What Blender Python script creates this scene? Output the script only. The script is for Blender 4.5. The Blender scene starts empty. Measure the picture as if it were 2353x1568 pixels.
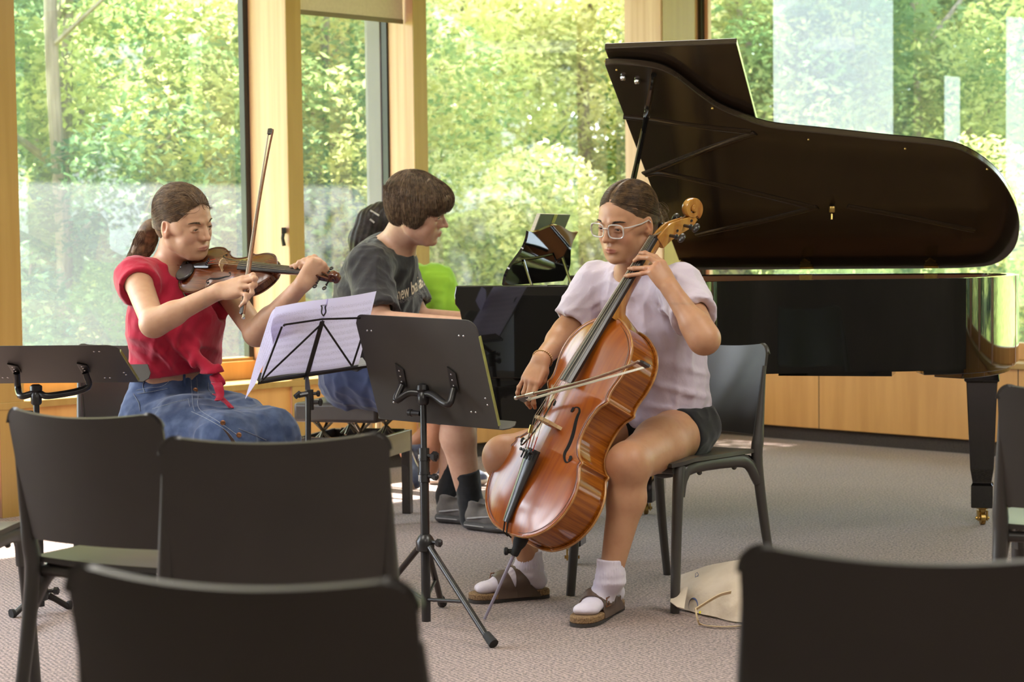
import bpy, bmesh, math, random
import numpy as np
from mathutils import Vector, Matrix
R_ = math.radians
C = bpy.context.scene.collection
scene = bpy.context.scene
# ------------------------------------------------------------------ camera
FPX, EYE, PITCH, ROLL = 4400.0, 1.13, math.atan((784 - 545) / 4400.0), 0.0118
FW = np.array([0, math.cos(PITCH), -math.sin(PITCH)]); UPV = np.array([0, math.sin(PITCH), math.cos(PITCH)]); RT = np.array([1., 0, 0])
cr, sr = math.cos(ROLL), math.sin(ROLL)
cam_d = bpy.data.cameras.new('camera'); cam = bpy.data.objects.new('camera', cam_d); C.objects.link(cam); scene.camera = cam
cam_d.sensor_width = 36.0; cam_d.lens = FPX / 2353 * 36.0; cam_d.clip_end = 300
_r = cr * RT - sr * UPV; _u = sr * RT + cr * UPV
cam.matrix_world = Matrix(((_r[0], _u[0], -FW[0], 0), (_r[1], _u[1], -FW[1], 0), (_r[2], _u[2], -FW[2], EYE), (0, 0, 0, 1)))
cam_d.dof.use_dof = True; cam_d.dof.focus_distance = 5.95; cam_d.dof.aperture_fstop = 4.8
# ------------------------------------------------------------------ world, sun, area lights, exposure
w = bpy.data.worlds.new('sky'); scene.world = w; w.use_nodes = True
nt = w.node_tree; nt.nodes.clear()
n_out = nt.nodes.new('ShaderNodeOutputWorld'); n_bg = nt.nodes.new('ShaderNodeBackground')
n_tc = nt.nodes.new('ShaderNodeTexCoord'); n_sep = nt.nodes.new('ShaderNodeSeparateXYZ'); n_rp = nt.nodes.new('ShaderNodeValToRGB')
n_mp = nt.nodes.new('ShaderNodeMapRange'); n_mp.inputs[1].default_value = -0.4; n_mp.inputs[2].default_value = 1.0
nt.links.new(n_tc.outputs['Generated'], n_sep.inputs[0]); nt.links.new(n_sep.outputs[2], n_mp.inputs[0]); nt.links.new(n_mp.outputs[0], n_rp.inputs[0])
e = n_rp.color_ramp.elements
e[0].position = 0.0; e[0].color = (0.10, 0.13, 0.06, 1)
e[1].position = 1.0; e[1].color = (0.38, 0.56, 1.0, 1)
for p, c in ((0.26, (0.16, 0.2, 0.09, 1)), (0.31, (0.86, 0.93, 1.0, 1)), (0.5, (0.72, 0.84, 1.0, 1))):
    q = e.new(p); q.color = c
n_nz = nt.nodes.new('ShaderNodeTexNoise'); n_nz.inputs['Scale'].default_value = 3.0; n_nz.inputs['Detail'].default_value = 5
n_cr = nt.nodes.new('ShaderNodeValToRGB'); n_cr.color_ramp.elements[0].position = .48; n_cr.color_ramp.elements[1].position = .62
nt.links.new(n_tc.outputs['Generated'], n_nz.inputs['Vector']); nt.links.new(n_nz.outputs[0], n_cr.inputs[0])
n_gt = nt.nodes.new('ShaderNodeMath'); n_gt.operation = 'GREATER_THAN'; n_gt.inputs[1].default_value = 0.02; nt.links.new(n_sep.outputs[2], n_gt.inputs[0])
n_ml = nt.nodes.new('ShaderNodeMath'); n_ml.operation = 'MULTIPLY'; nt.links.new(n_cr.outputs[0], n_ml.inputs[0]); nt.links.new(n_gt.outputs[0], n_ml.inputs[1])
n_mx = nt.nodes.new('ShaderNodeMix'); n_mx.data_type = 'RGBA'; n_mx.inputs[7].default_value = (1.15, 1.15, 1.15, 1)
nt.links.new(n_ml.outputs[0], n_mx.inputs[0]); nt.links.new(n_rp.outputs[0], n_mx.inputs[6]); nt.links.new(n_mx.outputs[2], n_bg.inputs[0])
n_bg.inputs[1].default_value = 6.0
nt.links.new(n_bg.outputs[0], n_out.inputs[0])
sun_d = bpy.data.lights.new('sun', 'SUN'); sun = bpy.data.objects.new('sun', sun_d); C.objects.link(sun)
sun_d.energy = 46.0; sun_d.angle = R_(0.6); sun_d.color = (1.0, 0.93, 0.85)
sun.rotation_euler = Vector((0.75, -0.66, -1.14)).to_track_quat('-Z', 'Y').to_euler(); sun.location = (-8, 12, 10)
def add_overhead_fill(x, y, energy, sx=1.2, sy=1.2, col=(1, 0.95, 0.88)):  # unseen area light added overhead to brighten the room
    d = bpy.data.lights.new('overhead_fill', 'AREA'); d.shape = 'RECTANGLE'; d.size = sx; d.size_y = sy; d.energy = energy; d.color = col
    o = bpy.data.objects.new('overhead_fill', d); C.objects.link(o); o.location = (x, y, 2.96); return o
for _x, _y, _e in ((-1.6, 4.2, 44), (1.8, 4.2, 58), (0.2, 1.4, 36), (-3.2, 1.6, 30), (3.4, 1.6, 40), (0.3, 7.2, 34)):
    add_overhead_fill(_x, _y, _e)
# daylight that comes in through the tall windows of the side wall behind the photographer's left
d_ = bpy.data.lights.new('window_daylight', 'AREA'); d_.shape = 'RECTANGLE'; d_.size = 3.4; d_.size_y = 2.2; d_.energy = 220; d_.color = (0.80, 0.87, 1.0)
o_ = bpy.data.objects.new('window_daylight', d_); C.objects.link(o_); o_.location = (-4.3, 5.55, 1.75)
o_.rotation_euler = Vector((0.711, -0.703, 0)).to_track_quat('-Z', 'Y').to_euler()
vs = scene.view_settings; vs.view_transform = 'Standard'; vs.look = 'None'; vs.exposure = 0.10; vs.gamma = 1.0; vs.use_curve_mapping = False
scene.cycles.max_bounces = 7; scene.cycles.transparent_max_bounces = 12; scene.cycles.sample_clamp_indirect = 6; scene.cycles.caustics_reflective = False; scene.cycles.caustics_refractive = False
# ------------------------------------------------------------------ geometry of the view (used to read positions off the floor plan)
def ray(px, py):
    u = px - 1176.5; v = -(py - 784); x = cr * u + sr * v; y = -sr * u + cr * v
    return FW + RT * x / FPX + UPV * y / FPX
def at(px, py, Y):
    d = ray(px, py); return np.array([0, 0, EYE]) + d * (Y / d[1])
def fl(px, py, z=0.0):
    d = ray(px, py); return np.array([0, 0, EYE]) + d * ((z - EYE) / d[2])
def on_plane(px, py, P, n):
    d = ray(px, py); o = np.array([0, 0, EYE]); return o + d * (((np.array(P) - o) @ np.array(n)) / (d @ np.array(n)))
def nrm(v):
    v = np.array(v, float); return v / np.linalg.norm(v)
def rng(seed): return np.random.RandomState(seed)
# ------------------------------------------------------------------ materials
def _set(p, name, val):
    if name in p.inputs: p.inputs[name].default_value = val
def mat(name, col, rough=0.5, metal=0.0, spec=0.5, coat=0.0, coat_rough=0.05, col2=None, scale=(20, 20, 20), detail=3.0, lo=0.35, hi=0.65,
        bump=0.0, bscale=None, bdist=0.002, sss=0.0, sssr=(0.01, 0.004, 0.002), vcol=False, sheen=0.0, trans=0.0, aniso=0.0, rough2=None, emit=None, noise_dist=0.0):
    m = bpy.data.materials.new(name); m.use_nodes = True; t = m.node_tree; p = t.nodes['Principled BSDF']
    _set(p, 'Roughness', rough); _set(p, 'Metallic', metal); _set(p, 'Specular IOR Level', spec); _set(p, 'Coat Weight', coat); _set(p, 'Coat Roughness', coat_rough)
    _set(p, 'Subsurface Weight', sss); _set(p, 'Subsurface Radius', sssr); _set(p, 'Subsurface Scale', 1.0); _set(p, 'Sheen Weight', sheen)
    _set(p, 'Transmission Weight', trans); _set(p, 'Anisotropic', aniso)
    _set(p, 'Base Color', (*col, 1))
    tc = t.nodes.new('ShaderNodeTexCoord'); mp = t.nodes.new('ShaderNodeMapping'); mp.inputs['Scale'].default_value = scale
    t.links.new(tc.outputs['Object'], mp.inputs['Vector'])
    nz = t.nodes.new('ShaderNodeTexNoise'); nz.inputs['Scale'].default_value = 1.0; nz.inputs['Detail'].default_value = detail; nz.inputs['Distortion'].default_value = noise_dist
    t.links.new(mp.outputs[0], nz.inputs['Vector'])
    src = None
    if vcol:
        a = t.nodes.new('ShaderNodeAttribute'); a.attribute_name = 'Col'; src = a.outputs['Color']
    rp = t.nodes.new('ShaderNodeMapRange'); rp.inputs[1].default_value = lo; rp.inputs[2].default_value = hi
    t.links.new(nz.outputs[0], rp.inputs[0])
    if col2 is not None:
        mx = t.nodes.new('ShaderNodeMix'); mx.data_type = 'RGBA'
        t.links.new(rp.outputs[0], mx.inputs[0])
        if vcol:
            mx.blend_type = 'MULTIPLY'; mx.inputs[7].default_value = (*col2, 1); t.links.new(src, mx.inputs[6])
        else:
            mx.inputs[6].default_value = (*col, 1); mx.inputs[7].default_value = (*col2, 1)
        src = mx.outputs[2]
    if src is not None: t.links.new(src, p.inputs['Base Color'])
    if rough2 is not None:
        rr = t.nodes.new('ShaderNodeMapRange'); rr.inputs[3].default_value = rough; rr.inputs[4].default_value = rough2
        t.links.new(nz.outputs[0], rr.inputs[0]); t.links.new(rr.outputs[0], p.inputs['Roughness'])
    if bump > 0:
        b = t.nodes.new('ShaderNodeBump'); b.inputs['Strength'].default_value = bump; b.inputs['Distance'].default_value = bdist
        if bscale is not None:
            m2 = t.nodes.new('ShaderNodeMapping'); m2.inputs['Scale'].default_value = bscale; t.links.new(tc.outputs['Object'], m2.inputs['Vector'])
            n2 = t.nodes.new('ShaderNodeTexNoise'); n2.inputs['Scale'].default_value = 1.0; n2.inputs['Detail'].default_value = 3; t.links.new(m2.outputs[0], n2.inputs['Vector'])
            t.links.new(n2.outputs[0], b.inputs['Height'])
        else: t.links.new(nz.outputs[0], b.inputs['Height'])
        t.links.new(b.outputs[0], p.inputs['Normal'])
    return m
# ------------------------------------------------------------------ mesh collector
class MB:
    def __init__(s): s.v = []; s.f = []
    def add(s, verts, faces):
        o = len(s.v); s.v += [tuple(map(float, v)) for v in verts]; s.f += [tuple(o + i for i in f) for f in faces]; return s
    def box(s, c, size, rot=None, bev=0.0):
        hx, hy, hz = [a / 2 for a in size]
        bm = bmesh.new(); bmesh.ops.create_cube(bm, size=1.0)
        for v in bm.verts: v.co = Vector((v.co.x * size[0], v.co.y * size[1], v.co.z * size[2]))
        if bev > 0: bmesh.ops.bevel(bm, geom=bm.edges[:], offset=min(bev, min(size) * .45), segments=2, profile=0.6, affect='EDGES')
        M_ = np.eye(3) if rot is None else np.array(rot)
        bm.verts.ensure_lookup_table()
        V = [M_ @ np.array(v.co) + np.array(c, float) for v in bm.verts]; s.add(V, [[v.index for v in f.verts] for f in bm.faces]); bm.free(); return s
    def tube(s, pts, r, seg=10, caps=True, closed=False, flat=None, up=None):
        pts = [np.array(p, float) for p in pts]; n = len(pts)
        rs = [r] * n if not hasattr(r, '__len__') else list(r)
        V = []; prev = None
        for i in range(n):
            if closed: tdir = pts[(i + 1) % n] - pts[i - 1]
            else: tdir = pts[min(i + 1, n - 1)] - pts[max(i - 1, 0)]
            tdir = nrm(tdir)
            if prev is None:
                a = np.array(up, float) if up is not None else (np.array([0, 0, 1.]) if abs(tdir[2]) < .9 else np.array([1., 0, 0]))
            else: a = prev
            a = a - tdir * (a @ tdir); a = nrm(a); prev = a; b = np.cross(tdir, a)
            for k in range(seg):
                an = 2 * math.pi * (k + .5 if seg == 4 else k) / seg
                q = flat if flat is not None else 1.0
                V.append(pts[i] + rs[i] * (math.cos(an) * a * q + math.sin(an) * b))
        F = []
        m = n if closed else n - 1
        for i in range(m):
            j = (i + 1) % n
            for k in range(seg):
                l = (k + 1) % seg; F.append((i * seg + k, i * seg + l, j * seg + l, j * seg + k))
        if caps and not closed:
            F.append(tuple(reversed(range(seg)))); F.append(tuple((n - 1) * seg + k for k in range(seg)))
        return s.add(V, F)
    def lathe(s, base, axis, prof, seg=20):
        axis = nrm(axis); a = np.array([0, 0, 1.]) if abs(axis[2]) < .9 else np.array([1., 0, 0]); a = nrm(a - axis * (a @ axis)); b = np.cross(axis, a)
        base = np.array(base, float); V = []
        for (r, h) in prof:
            for k in range(seg):
                an = 2 * math.pi * k / seg; V.append(base + axis * h + r * (math.cos(an) * a + math.sin(an) * b))
        n = len(prof); F = [(i * seg + k, i * seg + (k + 1) % seg, (i + 1) * seg + (k + 1) % seg, (i + 1) * seg + k) for i in range(n - 1) for k in range(seg)]
        F.append(tuple(reversed(range(seg)))); F.append(tuple((n - 1) * seg + k for k in range(seg)))
        return s.add(V, F)
    def prism(s, outline, o, ux, uy, uz, h0, h1):
        o, ux, uy, uz = [np.array(a, float) for a in (o, ux, uy, uz)]; n = len(outline)
        V = [o + ux * x + uy * y + uz * h0 for x, y in outline] + [o + ux * x + uy * y + uz * h1 for x, y in outline]
        F = [tuple(reversed(range(n))), tuple(range(n, 2 * n))] + [(i, (i + 1) % n, n + (i + 1) % n, n + i) for i in range(n)]
        return s.add(V, F)
    def grid(s, P, thick=0.0, close_u=False):
        P = np.array(P, float); nu, nv = P.shape[:2]
        F = []; id_ = lambda i, j: i * nv + j
        for i in range(nu if close_u else nu - 1):
            for j in range(nv - 1): F.append((id_(i, j), id_((i + 1) % nu, j), id_((i + 1) % nu, j + 1), id_(i, j + 1)))
        if thick == 0: return s.add(P.reshape(-1, 3), F)
        du = np.gradient(P, axis=0); dv = np.gradient(P, axis=1); N = np.cross(du, dv); N /= np.linalg.norm(N, axis=2)[..., None] + 1e-12
        A = P + N * thick / 2; B = P - N * thick / 2; m = nu * nv
        F2 = [tuple(f) for f in F] + [tuple(m + i for i in reversed(f)) for f in F]
        ring = [id_(i, 0) for i in range(nu)] + [id_(nu - 1, j) for j in range(1, nv)] + [id_(i, nv - 1) for i in range(nu - 2, -1, -1)] + [id_(0, j) for j in range(nv - 2, 0, -1)]
        for i in range(len(ring)):
            a, b = ring[i], ring[(i + 1) % len(ring)]; F2.append((a, m + a, m + b, b))
        return s.add(np.concatenate([A.reshape(-1, 3), B.reshape(-1, 3)]), F2)
def smooth_mesh(me, angle=None):
    me.polygons.foreach_set('use_smooth', [True] * len(me.polygons))
    if angle is not None: me.set_sharp_from_angle(angle=R_(angle))
def obj(name, mb, m=None, parent=None, world=True, smooth=35, bevel=0.0):
    me = bpy.data.meshes.new(name); V = np.array(mb.v, float)
    if parent is not None and world:
        q = parent
        while q is not None: V = V - np.array(q.location); q = q.parent
    me.from_pydata(V.tolist(), [], mb.f); me.validate(); me.update()
    bm = bmesh.new(); bm.from_mesh(me); bmesh.ops.recalc_face_normals(bm, faces=bm.faces[:]); bm.to_mesh(me); bm.free()
    if m is not None: me.materials.append(m)
    if smooth: smooth_mesh(me, smooth)
    o = bpy.data.objects.new(name, me); C.objects.link(o)
    if parent is not None: o.parent = parent
    if bevel > 0:
        b = o.modifiers.new('bevel', 'BEVEL'); b.width = bevel; b.segments = 2; b.limit_method = 'ANGLE'; b.angle_limit = R_(40)
    return o
def thing(name, label, cat, loc=(0, 0, 0), rotz=0.0, group=None):
    o = bpy.data.objects.new(name, None); C.objects.link(o); o.location = tuple(float(a) for a in loc); o.rotation_euler = (0, 0, rotz)
    o['label'] = label; o['category'] = cat; o.empty_display_size = .1
    if group: o['group'] = group
    return o
def tag(o, label, cat, group=None, kind=None):
    o['label'] = label; o['category'] = cat
    if group: o['group'] = group
    if kind: o['kind'] = kind
    return o
def struct(o): o['kind'] = 'structure'; return o
def kids(o, L): return [c for c in L if c.parent == o]
def dup(root, loc, rotz, label=None):
    L = list(C.objects)
    def cp(o, par):
        c = o.copy(); C.objects.link(c); c.parent = par
        for ch in kids(o, L): cp(ch, c)
        return c
    r = cp(root, None); r.location = tuple(float(a) for a in loc); r.rotation_euler = (0, 0, rotz)
    if label: r['label'] = label
    return r
def fast_mesh(name, V, F, m, parent=None, smooth=True, col=None):
    V = np.asarray(V, np.float32)
    if parent is not None:
        q = parent
        while q is not None: V = V - np.array(q.location, np.float32); q = q.parent
    F = np.asarray(F, np.int32); n = F.shape[1]
    me = bpy.data.meshes.new(name); me.vertices.add(len(V)); me.vertices.foreach_set('co', V.ravel())
    me.loops.add(F.size); me.loops.foreach_set('vertex_index', F.ravel()); me.polygons.add(len(F))
    me.polygons.foreach_set('loop_start', np.arange(0, F.size, n, dtype=np.int32)); me.polygons.foreach_set('loop_total', np.full(len(F), n, np.int32))
    me.update(calc_edges=True)
    if smooth: me.polygons.foreach_set('use_smooth', np.ones(len(F), bool))
    if col is not None:
        a = me.color_attributes.new('Col', 'FLOAT_COLOR', 'POINT'); a.data.foreach_set('color', np.concatenate([col, np.ones((len(col), 1))], 1).astype(np.float32).ravel())
    if m is not None: me.materials.append(m)
    o = bpy.data.objects.new(name, me); C.objects.link(o)
    if parent is not None: o.parent = parent
    return o
def spline(pts, n):
    P = np.array(pts, float); P = np.concatenate([[2 * P[0] - P[1]], P, [2 * P[-1] - P[-2]]]); out = []
    m = len(P) - 3
    for q in np.linspace(0, m - 1e-9, n):
        i = int(q); t = q - i; a, b, c, d = P[i:i + 4]
        out.append(0.5 * ((2 * b) + (-a + c) * t + (2 * a - 5 * b + 4 * c - d) * t * t + (-a + 3 * b - 3 * c + d) * t ** 3))
    return np.array(out)
def vnoise(P, seed=0):
    P = np.asarray(P, float); i = np.floor(P).astype(np.int64); f = P - i; f = f * f * (3 - 2 * f)
    def h(x, y, z):
        n = (x * 374761393 + y * 668265263 + z * 2147483647 + seed * 1274126177) & 0xffffffff
        n = ((n ^ (n >> 13)) * 1274126177) & 0xffffffff; return ((n ^ (n >> 16)) & 0xffff) / 65535.0
    r = 0
    for dx in (0, 1):
        for dy in (0, 1):
            for dz in (0, 1):
                wgt = (f[..., 0] if dx else 1 - f[..., 0]) * (f[..., 1] if dy else 1 - f[..., 1]) * (f[..., 2] if dz else 1 - f[..., 2])
                r = r + wgt * h(i[..., 0] + dx, i[..., 1] + dy, i[..., 2] + dz)
    return r * 2 - 1
# ================================================================== room
wd, wn = np.array([.703, .711, 0]), np.array([.711, -.703, 0])       # window wall: along, inward
rd, rn = np.array([.711, -.703, 0]), np.array([-.703, -.711, 0])     # other wall: along, inward
CORNER = np.array([.994, 10.97, 0]); SILL = .475; CEIL = 3.0; GD = .29
Z = np.array([0, 0, 1.])
m_glulam = mat('glulam_timber', (.80, .50, .38), .45, col2=(.66, .36, .24), scale=(26, 26, .9), detail=4, bump=.15, coat=.15, coat_rough=.3)
m_panel = mat('maple_panel', (.72, .385, .125), .38, col2=(.62, .315, .095), scale=(14, 14, 1.2), detail=4, coat=.25, coat_rough=.25)
m_face = mat('yellow_timber_face', (.46, .285, .085), .42, col2=(.40, .235, .06), scale=(20, 20, 1.0), detail=4, coat=.2, coat_rough=.3)
m_alu = mat('dark_window_frame', (.018, .017, .018), .4, col2=(.03, .028, .028), scale=(5, 5, 2))
m_alug = mat('grey_window_frame', (.27, .235, .30), .45, col2=(.23, .20, .26), scale=(5, 5, 1))
m_kick = mat('dark_carpet_skirting', (.075, .06, .052), .95, col2=(.045, .036, .032), scale=(220, 220, 220), bump=.4, bdist=.002)
m_plaster = mat('dark_back_wall', (.16, .135, .11), .9, col2=(.13, .11, .09), scale=(3, 3, 3))
m_ceil = mat('ceiling_plaster', (.62, .58, .52), .9, col2=(.56, .52, .47), scale=(2, 2, 2))
# carpet
m_carpet = bpy.data.materials.new('loop_carpet'); m_carpet.use_nodes = True
t = m_carpet.node_tree; p = t.nodes['Principled BSDF']; p.inputs['Roughness'].default_value = 1.0; _set(p, 'Specular IOR Level', .15); _set(p, 'Sheen Weight', .25); _set(p, 'Sheen Roughness', .6)
tc = t.nodes.new('ShaderNodeTexCoord')
mp1 = t.nodes.new('ShaderNodeMapping'); mp1.inputs['Scale'].default_value = (125, 68, 70); mp1.inputs['Rotation'].default_value = (0, 0, .6)
t.links.new(tc.outputs['Object'], mp1.inputs[0])
n1 = t.nodes.new('ShaderNodeTexNoise'); n1.inputs['Scale'].default_value = 1; n1.inputs['Detail'].default_value = 3; n1.inputs['Roughness'].default_value = .7; t.links.new(mp1.outputs[0], n1.inputs['Vector'])
mp2 = t.nodes.new('ShaderNodeMapping'); mp2.inputs['Scale'].default_value = (1, 1, 1); mp2.inputs['Rotation'].default_value = (0, 0, -.5); t.links.new(tc.outputs['Object'], mp2.inputs[0])
wv = t.nodes.new('ShaderNodeTexWave'); wv.inputs['Scale'].default_value = 24; wv.inputs['Distortion'].default_value = 2.5; wv.inputs['Detail'].default_value = 2; wv.inputs['Detail Scale'].default_value = 6; t.links.new(mp2.outputs[0], wv.inputs['Vector'])
n3 = t.nodes.new('ShaderNodeTexNoise'); n3.inputs['Scale'].default_value = 1.3; n3.inputs['Detail'].default_value = 2; t.links.new(tc.outputs['Object'], n3.inputs['Vector'])
mx1 = t.nodes.new('ShaderNodeMix'); mx1.data_type = 'FLOAT'; mx1.inputs[0].default_value = .13; t.links.new(n1.outputs[0], mx1.inputs[2]); t.links.new(wv.outputs[1], mx1.inputs[3])
rp = t.nodes.new('ShaderNodeValToRGB'); t.links.new(mx1.outputs[0], rp.inputs[0])
rp.color_ramp.elements[0].position = .36; rp.color_ramp.elements[0].color = (.075, .047, .040, 1); rp.color_ramp.elements[1].position = .64; rp.color_ramp.elements[1].color = (.50, .345, .30, 1)
mx2 = t.nodes.new('ShaderNodeMix'); mx2.data_type = 'RGBA'; mx2.blend_type = 'MULTIPLY'; mx2.inputs[0].default_value = .35; t.links.new(rp.outputs[0], mx2.inputs[6]); t.links.new(n3.outputs[0], mx2.inputs[7])
t.links.new(mx2.outputs[2], p.inputs['Base Color'])
bp = t.nodes.new('ShaderNodeBump'); bp.inputs['Strength'].default_value = .8; bp.inputs['Distance'].default_value = .004; t.links.new(mx1.outputs[0], bp.inputs['Height']); t.links.new(bp.outputs[0], p.inputs['Normal'])
# glass: clear, with the mirror image a double pane gives
m_glass = bpy.data.materials.new('window_glass'); m_glass.use_nodes = True
t = m_glass.node_tree; t.nodes.clear(); o_ = t.nodes.new('ShaderNodeOutputMaterial'); mxs = t.nodes.new('ShaderNodeMixShader'); tr = t.nodes.new('ShaderNodeBsdfTransparent'); tr.inputs[0].default_value = (.93, .97, .95, 1)
gl = t.nodes.new('ShaderNodeBsdfGlossy'); gl.inputs['Roughness'].default_value = .0; gl.inputs[0].default_value = (.95, .97, 1, 1)
geo = t.nodes.new('ShaderNodeNewGeometry'); dp = t.nodes.new('ShaderNodeVectorMath'); dp.operation = 'DOT_PRODUCT'; t.links.new(geo.outputs['Normal'], dp.inputs[0]); t.links.new(geo.outputs['Incoming'], dp.inputs[1])
def _m(op, a, b):
    n = t.nodes.new('ShaderNodeMath'); n.operation = op
    for i, x in enumerate((a, b)):
        if x is None: continue
        if isinstance(x, (int, float)): n.inputs[i].default_value = x
        else: t.links.new(x, n.inputs[i])
    return n
fr = _m('MULTIPLY_ADD', _m('POWER', _m('SUBTRACT', 1.0, _m('ABSOLUTE', dp.outputs['Value'], None).outputs[0]).outputs[0], 5.0).outputs[0], .88); fr.inputs[2].default_value = .125   # both faces of a double pane
mxd = t.nodes.new('ShaderNodeMixShader'); tl = t.nodes.new('ShaderNodeBsdfTranslucent'); tl.inputs[0].default_value = (.82, .90, 1, 1)
gtc = t.nodes.new('ShaderNodeTexCoord'); gn = t.nodes.new('ShaderNodeTexNoise'); gn.inputs['Scale'].default_value = 1.5; gn.inputs['Detail'].default_value = 6; gmr = t.nodes.new('ShaderNodeMapRange'); gmr.inputs[3].default_value = .03; gmr.inputs[4].default_value = .08
t.links.new(gtc.outputs['Object'], gn.inputs[0]); t.links.new(gn.outputs[0], gmr.inputs[0]); t.links.new(gmr.outputs[0], mxd.inputs[0]); t.links.new(tr.outputs[0], mxd.inputs[1]); t.links.new(tl.outputs[0], mxd.inputs[2])   # translucent veil mixed in as a pale haze over the view
t.links.new(fr.outputs[0], mxs.inputs[0]); t.links.new(mxd.outputs[0], mxs.inputs[1]); t.links.new(gl.outputs[0], mxs.inputs[2]); t.links.new(mxs.outputs[0], o_.inputs[0])
def quad(a, b, c, d): return MB().add([a, b, c, d], [(0, 1, 2, 3)])
LW0, LW1 = -8.6, 0.0        # along the window wall, measured from the corner
RW0, RW1 = 0.0, 9.5
def LP(s_, n_, z_): return CORNER + wd * s_ + wn * n_ + Z * z_
def RP(s_, n_, z_): return CORNER + rd * s_ + rn * n_ + Z * z_
def slab(P, s0, s1, n0, n1, z0, z1, mb=None):
    mb = mb or MB(); V = [P(a, b, c) for a in (s0, s1) for b in (n0, n1) for c in (z0, z1)]
    return mb.add(V, [(0, 1, 3, 2), (4, 6, 7, 5), (0, 4, 5, 1), (2, 3, 7, 6), (0, 2, 6, 4), (1, 5, 7, 3)])
# floor, ceiling
A_, B_, C__, D_ = LP(-.3 + LW0, -.5, 0), LP(.6, -.5, 0), RP(RW1 + .3, -.5, 0), LP(LW0 - .3, 0, 0) + rd * (RW1 + .3)
mb = MB(); mb.add([A_, B_, C__, D_] + [v - Z * .1 for v in (A_, B_, C__, D_)], [(0, 1, 2, 3), (7, 6, 5, 4), (0, 4, 5, 1), (1, 5, 6, 2), (2, 6, 7, 3), (3, 7, 4, 0)])
struct(obj('floor', mb, m_carpet, smooth=0))
A_, B_, C__ = LP(LW0 - .3, -1.72, CEIL), LP(.6 + 1.5, -1.72, CEIL), RP(RW1 + .3, -1.2, CEIL); D_ = LP(LW0 - .3, 0, CEIL) + rd * (RW1 + .3)
mb = MB(); mb.add([A_, B_, C__, D_] + [v + Z * .25 for v in (A_, B_, C__, D_)], [(3, 2, 1, 0), (4, 5, 6, 7), (0, 1, 5, 4), (1, 2, 6, 5), (2, 3, 7, 6), (3, 0, 4, 7)])
struct(obj('ceiling', mb, m_ceil, smooth=0))
# window wall (left in the photograph)
mb = slab(LP, LW0, 0, -GD - .05, 0, .075, SILL - .03); struct(obj('wall_left', mb, m_panel, smooth=0, bevel=.002))
struct(obj('baseboard_left', slab(LP, LW0, 0, -GD - .04, -.03, 0, .075), m_kick, smooth=0))
mb = slab(LP, LW0, .02, -GD + .03, .02, SILL - .03, SILL); struct(obj('trim_1', mb, m_face, smooth=0, bevel=.003))
mb = slab(LP, LW0, .02, -GD - .03, -GD + .05, SILL, SILL + .085); struct(obj('trim_2', mb, m_panel, smooth=0, bevel=.003))
lw_top = slab(LP, LW0, .02, -GD - .05, 0, 2.72, CEIL); struct(obj('wall_front', lw_top, m_panel, smooth=0))
t1 = {}                                           # right-hand edges of the fins, in metres from the corner
t_c = 4.488 * .97
fins = [(.05 - 1.53 * 3) * .97 - t_c, (.05 - 1.53 * 2) * .97 - t_c, (.05 - 1.53) * .97 - t_c, .05 * .97 - t_c, 1.60 * .97 - t_c, 2.42 * .97 - t_c, 4.27 * .97 - t_c]
for i, s1 in enumerate(fins[:-1]):
    wdt = .095 if i not in (3,) else .12
    dep = -.17 if i == 5 else -GD + .02
    o = struct(obj('trim_%d' % (3 + i), slab(LP, s1 - wdt + .006, s1 - .0015, dep, .012, 0, CEIL), m_glulam, smooth=0, bevel=.003))
    obj('front_facing', slab(LP, s1 - wdt + .006, s1 - .0005, .0125, .016, 0, CEIL), m_face, o, smooth=0)
    if i == 5:
        obj('mullion', slab(LP, s1 - wdt - .004, s1, -.215, -.17, SILL, 2.75), m_alu, o, smooth=0, bevel=.002)
        obj('frame_post', slab(LP, s1 - wdt - .010, s1, -GD - .04, -.215, SILL, 2.75), m_alug, o, smooth=0, bevel=.003)
    else:
        obj('mullion', slab(LP, s1 - wdt - .022, s1 - .02, -GD - .02, -GD + .02, SILL, 2.75), m_alu, o, smooth=0, bevel=.002)
o = struct(obj('trim_9', slab(LP, fins[-1], .085, -GD + .03, .012, 0, CEIL), m_glulam, smooth=0, bevel=.003))        # broad corner column
obj('front_facing', slab(LP, fins[-1] + .012, .085, .0125, .016, 0, CEIL), m_face, o, smooth=0)
win_n = 1
for i in range(len(fins)):
    a = fins[i] - .02; b = (fins[i + 1] - .1) if i + 1 < len(fins) else .0
    struct(obj('window_%d' % win_n, quad(LP(a, -GD - .02, SILL + .03), LP(b, -GD - .02, SILL + .03), LP(b, -GD - .02, 2.75), LP(a, -GD - .02, 2.75)), m_glass, smooth=0)); win_n += 1
    obj('bottom_rail', slab(LP, a, b, -GD - .05, -GD + .03, SILL + .05, SILL + .1), m_face, bpy.data.objects['window_%d' % (win_n - 1)], smooth=0)
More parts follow.
